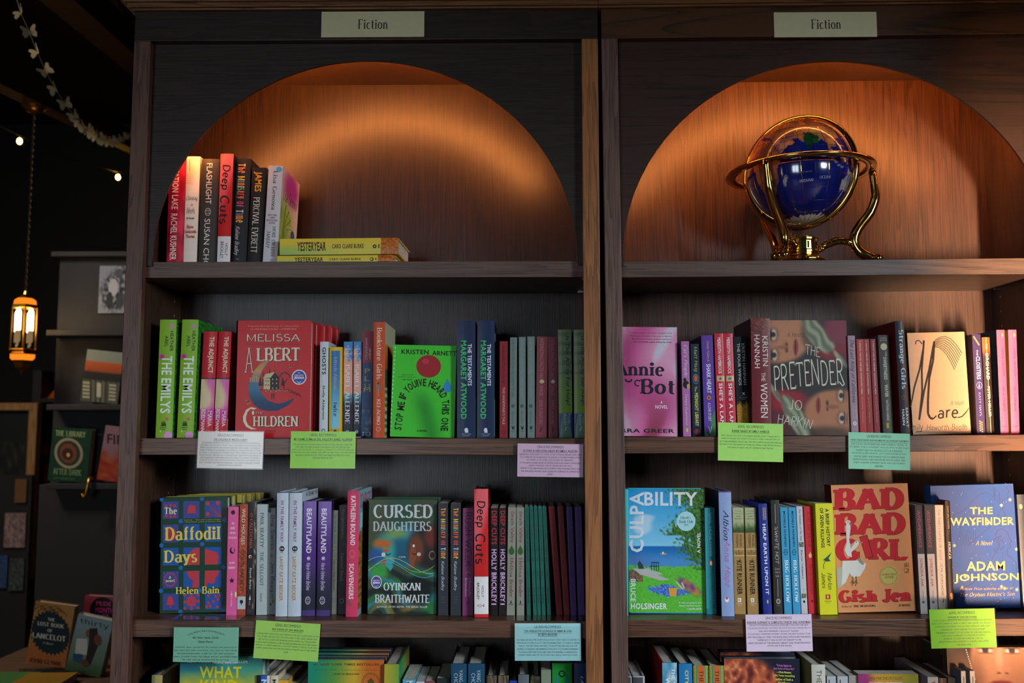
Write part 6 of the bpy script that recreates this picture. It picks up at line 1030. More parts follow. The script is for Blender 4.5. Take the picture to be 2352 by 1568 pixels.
book('near-black paperback just visible above the frame bottom', 'R4', 2177, 2194.5, 2177, 1557, .06, 'pb', '2a2c30', group=H4, ym=YM)
for i, (a, b_) in enumerate(((2207, 2218), (2227.5, 2239))):
    book('slim white paperback with black capitals, ' + ('left' if i == 0 else 'right') + ' one of the pair before the portrait cover', 'R4', a, b_, a, 1541, .048, 'pb', 'd6cec6', [sp('VINCENT', .36, 1553, .68, 1590, '1c1a1a', 'b')], left='6a7088', group=H4, ym=YM, D=.16)
def portrait(A):
    def f(x, y):
        c = mix((84, 64, 50), (120, 88, 66), .4 + nz(x * .02, y * .02)); c = mix(c, (40, 28, 24), .85 * el(x, y, 2300, 1470, 96, 60, .3)); c = mix(c, (186, 132, 100), el(x, y, 2304, 1512, 76, 86, .08)); c = mix(c, (128, 80, 58), .6 * el(x, y, 2352, 1560, 50, 80, .8)); c = mix(c, (128, 82, 60), .6 * el(x, y, 2238, 1560, 22, 50, .6)); c = mix(c, (214, 166, 134), .6 * el(x, y, 2294, 1515, 8, 26, .6)); c = mix(c, (178, 124, 96), .5 * el(x, y, 2300, 1534, 18, 9, .5))
        c = mix(c, (90, 50, 38), .9 * max(el(x, y, 2292, 1540, 5, 2.2, .5), el(x, y, 2310, 1541, 4, 2.2, .5)))
        for ex in (2263, 2324): c = mix(c, (226, 206, 190), el(x, y, ex, 1495, 15, 5, .3)); c = mix(c, (46, 32, 28), el(x, y, ex, 1494, 7, 6.5, .3)); c = mix(c, (36, 22, 18), .95 * el(x, y, ex, 1490, 18, 2.4, .5)); c = mix(c, (100, 62, 46), .7 * el(x, y, ex, 1500, 16, 1.6, .5)); c = mix(c, (90, 60, 46), .7 * el(x, y, ex, 1479, 20, 2.4, .5))
        c = mix(c, (128, 44, 40), el(x, y, 2297, 1564, 27, 9, .2)); c = mix(c, (90, 34, 34), .8 * el(x, y, 2297, 1562, 25, 1.4, .5)); return c
    A.paint(2172, 1486, 2400, 1760, 110, 80, f)
    for k in range(14): A.ell(2219 + 3 * k * .35 + k * .3, 1494 + k * 4.6 * (1 if k < 12 else 1), 1.5, 1.6, 'e0d8c4', 8)
pt = faceout('large brown hardcover facing out with a woman\'s face and bead earring', 'R4', (2174, 1489), (2404, 1487), (2404, 1760), (2176, 1760), .085, .026, '54402f', portrait, group=H4)
book('lime green topped slim paperback beside the portrait cover', 'R4', 2161.5, 2171.5, 2161, 1490, .12, 'pb', '3c3024', [('r', 0, 1490, 1, 1502, 'a8b828')], group=H4, ym=1510, D=.1)
# ------------------------------------------------------------------ recommendation cards and clear holders
def card(label, q, y, col, lines, pad=0.0, sleeve=False):
    TL, TR, BR, BL = q; a = P(*BL, y); b = P(*BR, y); c = P(*TL, y); W = (b - a).length; H = (c - a).length; ang = atan2(b.z - a.z, b.x - a.x)
    mb = MB(); mb.box(0, W, 0, .0005, 0, H, col)
    A = Art(mb, lambda u, v, n: (u * W, -n * .00002, (1 - v) * H))
    for t, x0, v0, x1, v1, sty in lines:
        if t == '_': A.rect(x0, v0, x1, v1, '26282a')
        elif t.startswith('~'): A.text(t[1:], 0, 0, 0, 0, '26282a', sty, 0, lambda p, r: (x0 + (x1 - x0) * p, v1 - (v1 - v0) * (.55 * sin(pi * p)) - r * .055))
        else: A.text(t, x0, v0, x1, v1, '26282a' if v1 - v0 > .055 else '44474a', sty)
    o = mb.build('recommendation_card', M_CARD); o.location = (a.x, y, a.z); o.rotation_euler = (0, -ang, 0); tag(o, label, 'card', 'staff recommendation cards')
    if sleeve:
        mb = MB(); e = .0022; mb.box(-e, W + e, -.0019, -.0015, -e, H + e); mb.build('plastic_sleeve', M_SLV, o)
    return o
def body(head, title, lines, v0=.36, dv=.088, h=.05, x=.02, ws=None, tw=(.1, .9), hw=(.3, .7)):
    out = [(head, hw[0], .06, hw[1], .135, 's')]
    tl = title if isinstance(title, list) else [title]
    for k, t in enumerate(tl):
        m = (1 - tw[0] * 2) * (1 if k == 0 else .4) / 2; out.append((t, .5 - m, .185 + k * .085, .5 + m, .245 + k * .085, 'b')); out.append(('_', .5 - m, .256 + k * .085, .5 + m, .264 + k * .085, ''))
    n = max(len(l) for l in lines)
    for k, l in enumerate(lines):
        hw_ = .48 * len(l) / n; out.append((l, .5 - hw_, v0 + k * dv, .5 + hw_, v0 + k * dv + h, 's'))
    return out
YC = .016
U_ = str.upper
card('off-white recommendation card at the left on the second shelf edge', ((458, 990.5), (607, 992), (602, 1076), (452, 1074)), YC, 'd6d0c4', body('GRACE RECOMMENDS', 'THE CHILDREN BY MELISSA ALBERT', [U_(t) for t in ('Guinevere Sharpe is not only the daughter of a famous', "children's book author but also the main character in the", 'series along with her estranged brother Ennis. You might', 'think it would have been a whimsical childhood but it was', 'actually consumed by a dark magic that haunts her into her', 'adulthood. This book is a reflection on the myths made in', 'our childhood memories and will make you want to re-read', 'some of your childhood favorites, not for the nostalgia,', "but to find the hidden messages you didn't realize where", 'lurking in the shadows.')], .285, .068, .042, tw=(.24, .76)), sleeve=True)
card('lime green recommendation card below the white and sky blue spines', ((669, 990), (816.5, 991), (815.5, 1076), (666, 1075)), YC, '93d63c', body('AERIEL RECOMMENDS', 'MY NAME IS EMILIA DEL VALLE BY ISABEL ALLENDE', [U_(t) for t in ('This historical fiction novel follows a young girl who defies her', 'past and the odds of being a woman in late 19th century San', 'Francisco. She travels to Chile as a journalist to cover the war and', 'in the end discovers herself, her heritage, and true love. Written in', "beautiful prose with settings that make you feel like you've", 'traveled back in time.')], .335, .072, .042, tw=(.05, .95)))
card('pink recommendation card in a clear holder, right end of the left second shelf', ((1191, 1018), (1339.5, 1019.5), (1339.5, 1096), (1188, 1094)), .0125, 'd8b6d0', body('GRACE RECOMMENDS', 'IS THIS A CRY FOR HELP? BY EMILY AUSTIN', [U_(t) for t in ('"Librarian comes back to work after a mental breakdown only', 'to confront book-banning crusaders in an empowering story', 'of grief, love, and the power of libraries."', 'If you have a dark sense of humor and also want something', 'deeply moving, this is the book for you.', 'Perfect for librarians, balladeers, and readers who like', '"The Wedding People" and "Eleanor Oliphant is Completely', 'Fine"')], .3, .085, .048, tw=(.09, .91)))
card('bright lime recommendation card at the middle of the right second shelf edge', ((1651.5, 969.5), (1800, 975.5), (1798.8, 1061), (1649, 1057)), YC - .002, 'a6e268', body('AERIEL RECOMMENDS', 'SHARK HEART BY EMILY HABECK', [U_(t) for t in ('What would you do if your husband started slowly turning into a', 'shark? A poignant and quirky story about loving someone through', 'all their different iterations. This speculative novel explores all', 'the ways love can transform a person, literally and metaphorically.', 'For fans of weird girl lit, romance, and the sea!')], .32, .078, .042, tw=(.21, .79)))
card('mint green recommendation card on the right second shelf edge, under the leaning reds', ((1949.5, 992), (2091, 996), (2090.8, 1080), (1949, 1076)), YC, '8ccfaa', body('LAUREN RECOMMENDS', 'I WHO HAVE NEVER KNOWN MEN BY JACQUELINE HARPMAN', [U_(t) for t in ('This is such an interesting and compact novel. At', 'its heart, this is a feminist apocalyptic work that', "doesn't rely on technology or a reader's", 'knowledge beforehand... just the knowledge that', "you've lived! I encourage you to remove your", 'expectations, shed whatever you\'ve heard, and', "enjoy a novel different from any you've read", 'before.')], .29, .085, .05, tw=(.03, .97)), sleeve=True)
card('mint recommendation card with arched heading in a clear holder, left end of third shelf', ((399.5, 1440), (546.5, 1443), (546.5, 1520), (397, 1519.5)), .0125, '82c4a6', [('~LAUREN RECOMMENDS', .22, .04, .78, .24, 's'), ('We Ride Upon Sticks', .29, .27, .7, .34, 'F'), ('Quan Barry', .38, .38, .61, .46, 'F')] + [(t, .5 - w_, .55 + k * .09, .5 + w_, .605 + k * .09, 'f') for k, (t, w_) in enumerate((('Delightful, queer, and witchy! This validates the experience of', .47), ('high school girls with so much love, care, and ease. After all, we', .485), ('had immeasurable power at that age. The "dark" persuasive', .44), ("powers of Emilio Estevez (not joking) and Jen's personified bangs", .49), ('"The Claw" held my attention until the last page.', .37)))])
card('lime green recommendation card hanging tilted from the left third shelf', ((586, 1423.5), (735.5, 1432), (730, 1519.7), (581.5, 1510.5)), YC, 'a2d65e', body('AERIEL RECOMMENDS', 'BIG SWISS BY JEN BEAGIN', [U_(t) for t in ('A transcriptionist for a sex therapist lives in a dilapidated house', 'full of bees. She falls in love with one of the clients when they', 'meet at a dog park and begin an intense affair. Only the woman', "doesn't know her new lover has been listening in on all her therapy", 'sessions. A queer forbidden love story, darkly comical, filled with', 'quirky characters that explore themes of mental health and sapphic', 'love.')], .32, .076, .042, tw=(.26, .74)))
card('pale aqua recommendation card in a clear holder, right end of left third shelf', ((1185, 1431), (1335.5, 1431), (1335, 1517), (1182.5, 1517)), .0125, 'a0d6d8', body('LAUREN RECOMMENDS', ['THE UNSELECTED JOURNALS OF EMMA M. LION', 'BY BETH BROWER'], [U_(t) for t in ("This series has become a happy place that I can't wait to return to", 'with each volume I pick up. The untamable spirit of "Anne of Green', 'Gables", the performed propriety of an Austen heroine, and the', 'intimacy of reading the innermost thoughts of a woman determined', 'to build a life that is all her own. For readers looking for a', 'literary friend (and for those who are unapologetically nosey).')], .42, .082, .045, tw=(.14, .86)))
card('pale pink recommendation card on the edge of the right third shelf', ((1714, 1411), (1864.8, 1409.5), (1867, 1494.8), (1715, 1496)), YC, 'e0cbe0', body('GRACE RECOMMENDS', 'ELEANOR OLIPHANT IS COMPLETELY FINE BY GAIL HONEYMAN', [U_(t) for t in ('"An act of kindness involving an elderly man and her new', 'colleague, Raymond, shatters her isolation and forces her to', 'deal with repressed childhood trauma."', 'As a socially awkward woman, I found this protagonist to be', 'very relatable at times. This book deals with some traumatic', 'themes but it was a sort of therapy to me.', 'Great for fans of "The Midnight Library" and those who most', 'often use these emojis:')], .27, .08, .046, tw=(.02, .98)))
card('vivid green recommendation card at the right end of the right third shelf', ((2134.5, 1399.5), (2286.5, 1399.5), (2290, 1486), (2139.5, 1489)), YC - .002, '8ad22c', body('AERIEL RECOMMENDS', 'HUNGER BY CHOI JIN-YOUNG', [U_(t) for t in ('A cult classic translated from Korean, Hunger is a haunting', 'love story steeped in grief, poverty, and the brutal weight of', 'capitalism. The perfect mix of dark romance, and light', 'cannibalism. What happens to a love so deep', 'the bereaved cannot let go? When Gu loses her lifelong', "love, she is compelled to consume Gu's body", 'in pieces to keep him forever. Lyrical,', 'devastating, and obsessive, it lingers long after', 'the final page.')], .27, .078, .044, tw=(.28, .72)), sleeve=True)
def holder(label, x0, x1, ytop, ybot, shelf, yb, top=True):
    a = P(x0, ytop, .0135); b = P(x1, ytop, .0135); zb = P(x0, ybot, .0135).z; zs = shelf_z(shelf, a.x); W = b.x - a.x; t = .0016
    root = thing('sign_holder', label, 'sign holder', (a.x, .0135, zs), 'clear acrylic holders hooked on the shelf edge')
    mb = MB(); mb.box(0, W, 0, t, zb - zs, a.z - zs); mb.box(0, W, -.0052, -.004, zb - zs, a.z - zs - .01); mb.box(0, W, -.0052, t, zb - zs - t, zb - zs); mb.build('card_pocket', M_ACR, root, bevel=.0003)
    mb = MB(); mb.box(0, W, 0, yb, .0006, .0006 + t); mb.build('top_plate', M_ACR, root, bevel=.0003)
    return root
holder('clear holder on left third shelf, carrying the mint card with arched heading', 391, 549, 1424.5, 1522, 'L3', .064)
holder('clear holder on left third shelf, carrying the pale aqua card', 1180, 1339, 1424.5, 1520, 'L3', .058)
holder('clear holder on left second shelf, carrying the pink card', 1187, 1341, 1005.5, 1098, 'L2', .055)
# ------------------------------------------------------------------ globe on its brass stand
gy = .098; gc = P(1838, 397, gy); gz0 = shelf_z('R1', gc.x) + .0012; GR = .1085; hz = gc.z - gz0
gl = thing('globe', 'gemstone desk globe with blue oceans in a brass three-legged stand, right niche', 'globe', (gc.x, gy, gz0), None, (0, -TILT['R'], 0))
LANDS = [('EU', (206, 132, 70), [(-10,36),(-10,44),(0,50),(10,58),(30,70),(60,72),(100,77),(140,73),(180,68),(160,60),(140,52),(130,42),(122,38),(122,30),(110,20),(106,10),(100,13),(103,2),(98,8),(97,17),(90,22),(80,15),(77,8),(72,20),(66,25),(57,26),(60,22),(52,16),(43,13),(35,28),(27,37),(20,40),(12,42)]),
 ('AF', (196, 120, 70), [(-17,15),(-5,36),(10,37),(32,31),(43,11),(51,12),(40,-5),(40,-16),(35,-24),(27,-34),(18,-34),(12,-18),(9,4),(-8,5)]), ('IN', (24, 84, 40), [(68,24),(73,16),(77,8),(80,14),(88,22),(88,27),(78,34),(72,32)]),
 ('AU', (188, 180, 160), [(114,-22),(122,-17),(131,-12),(137,-12),(142,-11),(146,-19),(153,-27),(150,-37),(140,-38),(131,-32),(116,-35)]), ('SU', (190, 184, 168), [(95,5),(99,3),(106,-5),(103,-5),(97,1)]), ('JA', (190, 184, 168), [(105,-6),(114,-7),(114,-9),(106,-8)]), ('BO', (200, 190, 170), [(109,1),(117,6),(118,0),(114,-4)]),
 ('NG', (190, 184, 168), [(131,-1),(141,-3),(150,-9),(140,-8)]), ('CL', (190, 184, 168), [(119,1),(124,1),(121,-5)]), ('MA', (200, 192, 176), [(44,-24),(47,-25),(50,-15),(48,-13),(44,-18)]), ('CH', (214, 150, 84), [(75,38),(90,46),(110,42),(122,38),(120,26),(108,22),(98,26),(84,29)]), ('AR', (216, 150, 110), [(36,28),(46,30),(56,24),(52,16),(44,13)]), ('IR', (170, 110, 90), [(46,38),(60,36),(62,26),(52,28)])]
def inpoly(x, y, p):
    r = False; j = len(p) - 1
    for i in range(len(p)):
        if (p[i][1] > y) != (p[j][1] > y) and x < (p[j][0] - p[i][0]) * (y - p[i][1]) / (p[j][1] - p[i][1]) + p[i][0]: r = not r
        j = i
    return r
mb = MB(); NA, NB = 240, 120; vs = []; cs = []
TI = Matrix.Rotation(radians(-4), 3, 'Y')
def gp(lon, lat, r=GR):
    a = radians(lon - 80); return TI @ Vector((r * cos(radians(lat)) * sin(a), -r * cos(radians(lat)) * cos(a), r * sin(radians(lat)))) + Vector((0, 0, hz))
for j in range(NB + 1):
    for i in range(NA):
        lon = i * 360 / NA; lon = lon if lon < 185 else lon - 360; lat = -90 + 180 * j / NB; wob = nz(lon * .12, lat * .12, 1, 2) * 3
        c = mix((10, 24, 96), (16, 34, 120), .5 + nz(lon * .05, lat * .05, 1, 1))
        for n_, lc, pl in LANDS:
            if inpoly(lon + wob, lat - wob, pl): c = mix(lc, (lc[0] * .6, lc[1] * .62, lc[2] * .9), .5 + nz(int(lon / 9) * 1.3, int(lat / 8) * 1.7, 1, 6))
        if lat < -66 + wob * 1.5: c = (214, 208, 196)
        vs.append(gp(lon, lat)); cs.append(C(c))
for j in range(NB):
    for i in range(NA):
        q = (j * NA + i, j * NA + (i + 1) % NA, (j + 1) * NA + (i + 1) % NA, (j + 1) * NA + i); mb.f.append(q); mb.m.append(0); mb.c.append([cs[k] for k in q])
mb.v = [tuple(v) for v in vs]
A = Art(mb, lambda lo, la, n: gp(lo, -la, GR + .00012)); A.text('INDIAN', 62, 20.5, 77, 23.5, 'b8b8c8', 'f'); A.text('OCEAN', 84, 18.5, 97, 21.5, 'b8b8c8', 'f'); A.text('Equator', 66, -2, 74, 0, '8a88a8', 'f'); A.text('Tropic of Capricorn', 60, 12, 76, 14, '8a88a8', 'f')
mb.build('sphere', M_GLOBE, gl, smooth=True)
mb = MB()
for la in range(-75, 90, 15): mb.tube([gp(lo, la, GR + .0001) for lo in range(-180, 180, 5)], .00042, 4, 'd8b45c', closed=True)
for lo in range(-175, 180, 15): mb.tube([gp(lo, la, GR + .0001) for la in range(-84, 85, 6)], .00042, 4, 'd8b45c')
mb.build('graticule', M_BRASS, gl)
def ringmesh(ro, ri, h, R3, off, name, n=96):
    mb = MB(); pr = [(ri, -h), (ri + (ro - ri) * .5, -h * 1.25), (ro, -h * .8), (ro + .0015, 0), (ro, h * .8), (ri + (ro - ri) * .5, h * 1.1), (ri, h)]; vs = []; k = len(pr)
    for i in range(n):
        a = 2 * pi * i / n
        for r, z in pr: vs.append(R3 @ Vector((r * cos(a), r * sin(a), z)) + off)
    mb.mesh(vs, [(i * k + j, i * k + (j + 1) % k, ((i + 1) % n) * k + (j + 1) % k, ((i + 1) % n) * k + j) for i in range(n) for j in range(k)])
    return mb.build(name, M_BRASS, gl, smooth=True)
ringmesh(.151, .131, .0035, Matrix.Rotation(radians(-1.2), 3, 'Y'), Vector((0, 0, hz)), 'horizon_ring')
ringmesh(.1205, .1125, .008, Matrix.Rotation(radians(-34), 3, 'Z') @ Matrix.Rotation(radians(90), 3, 'X') @ Matrix.Identity(3), Vector((0, 0, hz)), 'meridian_ring')
for s in (1, -1):
    p = gp(0, 90 * s, GR); q = gp(0, 90 * s, .1195); mb = MB(); mb.tube([p, q], .004, 10); mb.build('axis_pin', M_BRASS, gl, smooth=True)
LEG = [(.146, hz - .002), (.1495, .155), (.15, .137), (.138, .106), (.113, .074), (.104, .048), (.115, .026), (.134, .0145), (.147, .0125)]
for az in (-6, 228, 108):
    ca, sa = cos(radians(az)), sin(radians(az)); k = {108: .9, 228: .67}.get(az, 1)
    pts = []; rad = []
    for i in range(len(LEG) - 1):
        for t in (0, .33, .66):
            p0 = LEG[max(0, i - 1)]; p1 = LEG[i]; p2 = LEG[i + 1]; p3 = LEG[min(len(LEG) - 1, i + 2)]
            f = lambda a, b, c, d: .5 * (2 * b + (c - a) * t + (2 * a - 5 * b + 4 * c - d) * t * t + (3 * b - a - 3 * c + d) * t ** 3)
            z = f(p0[1], p1[1], p2[1], p3[1]); r = f(p0[0], p1[0], p2[0], p3[0]) * (1 - (1 - k) * (1 - max(0, z) / hz)); pts.append((r * ca, r * sa, z)); u = i / 7; rad.append(.0075 + .0025 * sin(u * pi) + (.002 if i >= 6 else 0))
    mb = MB(); mb.tube(pts, rad, 12); r = .148 * k
    lg = mb.build('leg', M_BRASS, gl, smooth=True)
    mb = MB()
    for da in (-.11, 0, .11): 
        cx, cy = r * cos(radians(az) + da), r * sin(radians(az) + da); mb.lathe([(.003, .0002), (.008, .003), (.0098, .009), (.0075, .0155), (.001, .019)], cx, cy, 10)
    mb.build('claw_foot', M_BRASS, lg, smooth=True)
    mb = MB(); pts = [(.03, .03), (.05, .043), (.07, .05), (.09, .048), (.108, .038)]; mb.tube([(q * ca * k, q * sa * k, z) for q, z in pts], [.006, .008, .0085, .0075, .006], 10)
    for i in range(36):
        t = i / 36; q = .034 + .07 * t; z = .032 + .02 * sin(pi * min(1, t * 1.1)); an = i * 2.4; n_ = Vector((-sa, ca, 0)) * cos(an) * .008 + Vector((0, 0, 1)) * sin(an) * .008; c_ = Vector((q * ca * k, q * sa * k, z)) + n_
        mb.tube([c_ - Vector((0, 0, .0012)), c_ + Vector((0, 0, .0012))], .0014, 5)
    mb.build('stretcher', M_BRASS, gl, smooth=True)
mb = MB(); mb.lathe([(.02, .0006), (.043, .003), (.046, .009), (.036, .016), (.031, .02), (.031, .022), (.033, .024), (.033, .028), (.031, .03), (.031, .048), (.034, .05), (.034, .054), (.03, .057), (.01, .0575)], n=20); mb.build('compass_drum', M_BRASS, gl, bevel=.0004)
mb = MB()
for i in range(8):
    a0, a1 = radians(i * 45 + 4), radians(i * 45 + 41); mb.face([(.0316 * cos(a), .0316 * sin(a), z) for a, z in ((a0, .032), (a1, .032), (a1, .046), (a0, .046))])
mb.build('dark_inlay', simple('dark_green_inlay', '1a2a1c', 0.15), gl)
# ------------------------------------------------------------------ far left background
M_BLK = simple('black_painted_panel', '17171b', 0.75, nsc=30, var=0.15)
M_BLK2 = simple('dark_brown_panel', '14100e', 0.7, nsc=20, var=0.2)
def wbox(mb, x0, x1, y0_, y1_, yf, yb, m=0, col='ffffff'):
    a = P(x0, y1_, yf); b = P(x1, y0_, yf); mb.box(a.x, b.x, yf, yb, a.z, b.z, col, m)
cabx = P(128, 800, 1.75).x; cab = thing('display_cabinet', 'tall black display cabinet with book ledges behind the left bookcase', 'cabinet', (cabx, 1.75, 0))
cztop = P(200, 592, 1.75).z; off = Vector((cabx, 1.75, 0))
def cbox(name, x0, x1, zt, zb, yf, yb, mat):
    mb = MB(); mb.box(x0 - cabx, x1 - cabx, yf - 1.75, yb - 1.75, zb, zt); return mb.build(name, mat, cab, bevel=.003)
cx1 = cabx + .75
cbox('front_panel', cabx, cx1, cztop, P(200, 1112, 1.75).z, 1.75, 1.8, M_BLK); cbox('lower_panel', cabx - .03, cx1, P(200, 1112, 1.75).z, 0.0, 1.73, 1.8, M_BLK2); cbox('carcass', cabx + .01, cx1, cztop - .02, 0, 1.8, 2.1, M_BLK2); cbox('top_cap', cabx - .02, cx1, cztop + .02, cztop, 1.72, 2.12, M_BLK2)
LZ = []
for py in (757, 928, 1110):
    z = P(200, py, 1.66).z; LZ.append(z); cbox('ledge', P(106, py, 1.66).x, cx1, z, z - .022, 1.66, 1.75, M_BLK)
def prop(label, q, z, y, T, col, art, cat='book', name='book', group=None, parts=True):
    TL, TR, BR, BL = q; a = P(*BL, y); W = P(*BR, y).x - a.x; H = P(*TL, y).z - P(*BL, y).z; lean = atan2(P(*TL, y).x - a.x, H); z = a.z if z is None else z
    root = thing(name, label, cat, (a.x, y, z + .0006 + (W * sin(lean) if lean > 0 else 0)), group, (0, lean, 0)); H = H / cos(lean); mb = MB()
    mb.box(0, W, 0, .003, 0, H, col); mb.box(0, W, T - .003, T, 0, H, col); mb.box(0, .003, .003, T - .003, 0, H, col)
    def mp(px, py, n):
        v = max(0, min(1, (py - TL[1]) / (BL[1] - TL[1]))); xl = TL[0] + (BL[0] - TL[0]) * v; xr = TR[0] + (BR[0] - TR[0]) * v; return (max(0, min(1, (px - xl) / (xr - xl))) * W, -n * .0002, (1 - v) * H)
    art(Art(mb, mp)); mb.build('cover', M_JACK, root); pb = MB(); pb.box(.0032, W - .003, .0032, T - .0032, .003, H - .003); pb.build('page_block', M_PAGE, root); return root
def store(A):
    A.paint(184, 802, 281, 920, 24, 30, lambda x, y: (120, 128, 118) if y < 826 else mix((170, 84, 40), (140, 60, 24), (y - 826) / 26) if y < 853 else (30, 32, 30) if y < 872 else mix((110, 112, 90), (34, 40, 34), .5 + .5 * sin(x * .55) * (1 if 208 < x < 245 else .3)))
    for x in (190, 250): 
        for k in range(5): A.rect(x, 876 + k * 8, x + 16, 881 + k * 8, '9a9a80')
    A.rect(222, 876, 232, 908, 'a8a898')
prop('book with an orange awning shop front on its cover, middle ledge of black cabinet', ((201, 802), (281, 803), (270, 920), (184, 920)), LZ[1], 1.69, .03, '6a5a3c', store, group='books on the black cabinet ledges')
def libr(A):
    A.paint(108, 982, 213, 1106, 12, 12, lambda x, y: mix((14, 46, 30), (18, 58, 36), .5 + nz(x * .1, y * .1))); A.ell(158, 1040, 33, 35, '8c8466', 30); A.ell(158, 1040, 27, 29, '2a3226', 26); A.ell(157, 1040, 20, 22, '6a3c26', 18); A.ell(156, 1042, 13, 14, '3a2014', 14); A.ell(157, 1044, 4, 5, 'c09a60', 10)
    A.text('THE LIBRARY', 128, 989, 198, 1002, '8fa06a', 'F'); A.text('AFTER DARK', 122, 1076, 188, 1090, '6f8a5a', 'F'); A.text('AMY MEADOWS', 122, 1096, 172, 1101, '50704a')
prop('dark green hardcover with gold oval emblem, lowest ledge of black cabinet', ((122, 982), (213, 983), (200, 1106), (109, 1105)), LZ[2], 1.69, .035, '12402a', libr, group='books on the black cabinet ledges')
def fbk(A): A.paint(222, 980, 300, 1106, 16, 20, lambda x, y: mix((128, 96, 104), mix((130, 30, 24), (160, 80, 30), .5 + nz(x * .05, y * .08)), sm(1030, 1062, y + 14 * nz(x * .06, y * .05)))); A.text('FIRE', 246, 1000, 300, 1022, '2a1a1a', 'b')
prop('pink and red hardcover with black capital F, beside the green one', ((243, 981), (304, 982), (284, 1106), (222, 1106)), LZ[2], 1.69, .03, '7a4a50', fbk, group='books on the black cabinet ledges')
mb = MB(); a = P(225, 719, 1.744); b = P(298, 610, 1.744); W = b.x - a.x; H = b.z - a.z; mb.box(0, W, 0, .001, 0, H, '8a909a')
A = Art(mb, lambda x, y, n: ((x - 225) / 73 * W, -n * .0003, (719 - y) / 109 * H))
A.paint(225, 610, 298, 719, 30, 40, lambda x, y: mix((128, 134, 146), mix((34, 38, 46), (140, 146, 156), .5 + nz(x * .12, y * .1, 1, 7) * 1.6), max(el(x, y, 262, 672, 32, 44, .3), el(x, y, 282, 624, 20, 16, .3)))); A.ell(260, 660, 12, 20, 'a4a8b0'); A.ell(272, 628, 9, 11, '4a4e56'); A.ell(252, 690, 8, 20, '2c3038'); A.ell(278, 690, 8, 18, '3a3e46')
o = mb.build('photo_print', M_MATT); o.location = (a.x, 1.744, a.z); tag(o, 'black and white photo print pinned to the top of the black cabinet', 'photo')
h = P(200, 1120, 1.65); hk = MB(); hk.tube([(h.x + .01, 1.659, h.z + .035), (h.x + .01, 1.645, h.z + .03), (h.x + .006, 1.64, h.z + .01), (h.x, 1.64, h.z - .02), (h.x - .008, 1.64, h.z - .034), (h.x - .014, 1.64, h.z - .02)], [.008, .009, .006, .009, .006, .005], 8)
tag(hk.build('hook', M_GOLD, smooth=True), 'small ornate brass hook on the lowest ledge of the black cabinet', 'hook')
# book table at the bottom left
ty = 1.2; tz = P(100, 1545, ty).z; T0 = P(-80, 1545, ty).x
tb = thing('display_table', 'dark display table with books at the lower left corner', 'table', (T0, .95, 0))
mb = MB(); mb.box(0, 1.15, 0, .62, tz - .03, tz); mb.build('tabletop', M_BEAM, tb, bevel=.003)
for x in (.05, 1.07):
    for y in (.04, .54): mb = MB(); mb.box(x, x + .05, y, y + .05, 0, tz - .031); mb.build('leg', M_BEAM, tb)
def lanc(A):
    A.paint(58, 1387, 180, 1533, 24, 30, lambda x, y: mix((150, 110, 56), (158, 90, 44), sm(1450, 1520, y) + nz(x * .2, y * .2) * .5))
    for k in range(9): A.ring(118 - 30 + k * 7, 1404 + (k % 3) * 5, 15, 11, 1.6, '4a3a20', 12, 180, 360)
    A.ell(118, 1455, 45, 46, '14262a', 34); W1 = 'b9b9ae'
    for k in range(30): a = k * pi / 15; A.poly([(118 + 43 * cos(a), 1455 + 44 * sin(a)), (118 + 50 * cos(a + .1), 1455 + 51 * sin(a + .1)), (118 + 43 * cos(a + .2), 1455 + 44 * sin(a + .2))], '14262a')
    A.text('THE', 112, 1421, 130, 1428, W1, 'F'); A.text('LOST BOOK', 88, 1432, 152, 1441, W1, 'F'); A.text('OF', 112, 1446, 124, 1453, W1, 'F'); A.text('LANCELOT', 76, 1458, 156, 1470, W1, 'F'); A.text('A Novel', 100, 1476, 126, 1481, W1, 'i'); A.text('JOHN GLYNN', 68, 1516, 142, 1526, '4a2a14', 'F')
prop('orange and black framed hardcover upright in a clear stand, lower left', ((82, 1388), (179, 1391), (150, 1532), (58, 1530)), tz + .014, 1.2, .03, '8a6030', lanc, group='books on the display table')
def thirty(A):
    A.paint(148, 1412, 257, 1545, 26, 30, lambda x, y: mix(mix((120, 140, 144), (100, 120, 100), sm(1430, 1500, y)), (60, 84, 50), sm(1500, 1540, y)))
    A.text('thirty', 184, 1421, 247, 1436, '1c4444', 'm'); A.poly([(176, 1468), (200, 1464), (202, 1500), (172, 1502)], 'b0b4b0'); A.ell(204, 1452, 8, 9, '7a4a34'); A.poly([(205, 1440), (222, 1436), (226, 1470), (208, 1520), (196, 1518), (204, 1470)], '23201e'); A.poly([(168, 1502), (190, 1500), (188, 1522), (168, 1518)], '234a6a'); A.ell(224, 1462, 9, 12, '6a3c2a'); A.ell(196, 1518, 10, 8, '5a3426')
prop('pale hardcover with two embracing figures on its cover, leaning at the lower left', ((180, 1414), (257, 1417), (232, 1545), (149, 1543)), tz, 1.14, .035, 'a8aaa8', thirty, group='books on the display table')
def badge(A): A.paint(188, 1350, 290, 1420, 10, 10, lambda x, y: mix((150, 50, 70), (96, 50, 50), sm(1380, 1410, y))); A.ell(238, 1383, 31, 31, '121014', 30); A.text('PRIDE', 222, 1362, 256, 1372, 'a83a6a', 'b'); A.text('MONTH', 220, 1376, 262, 1388, 'b0307a', 'b'); A.line([(236, 1394), (243, 1403), (250, 1394), (246, 1391), (243, 1394), (240, 1391), (236, 1394)], 1.6, 'b0307a')
prop('rose pink hardcover with a round black badge, behind the embracing figures book', ((196, 1350), (282, 1352), (270, 1490), (184, 1490)), tz, 1.4, .03, '8a3a50', badge, group='books on the display table')
st = P(20, 1535, 1.17); mb = MB(); w2 = .165
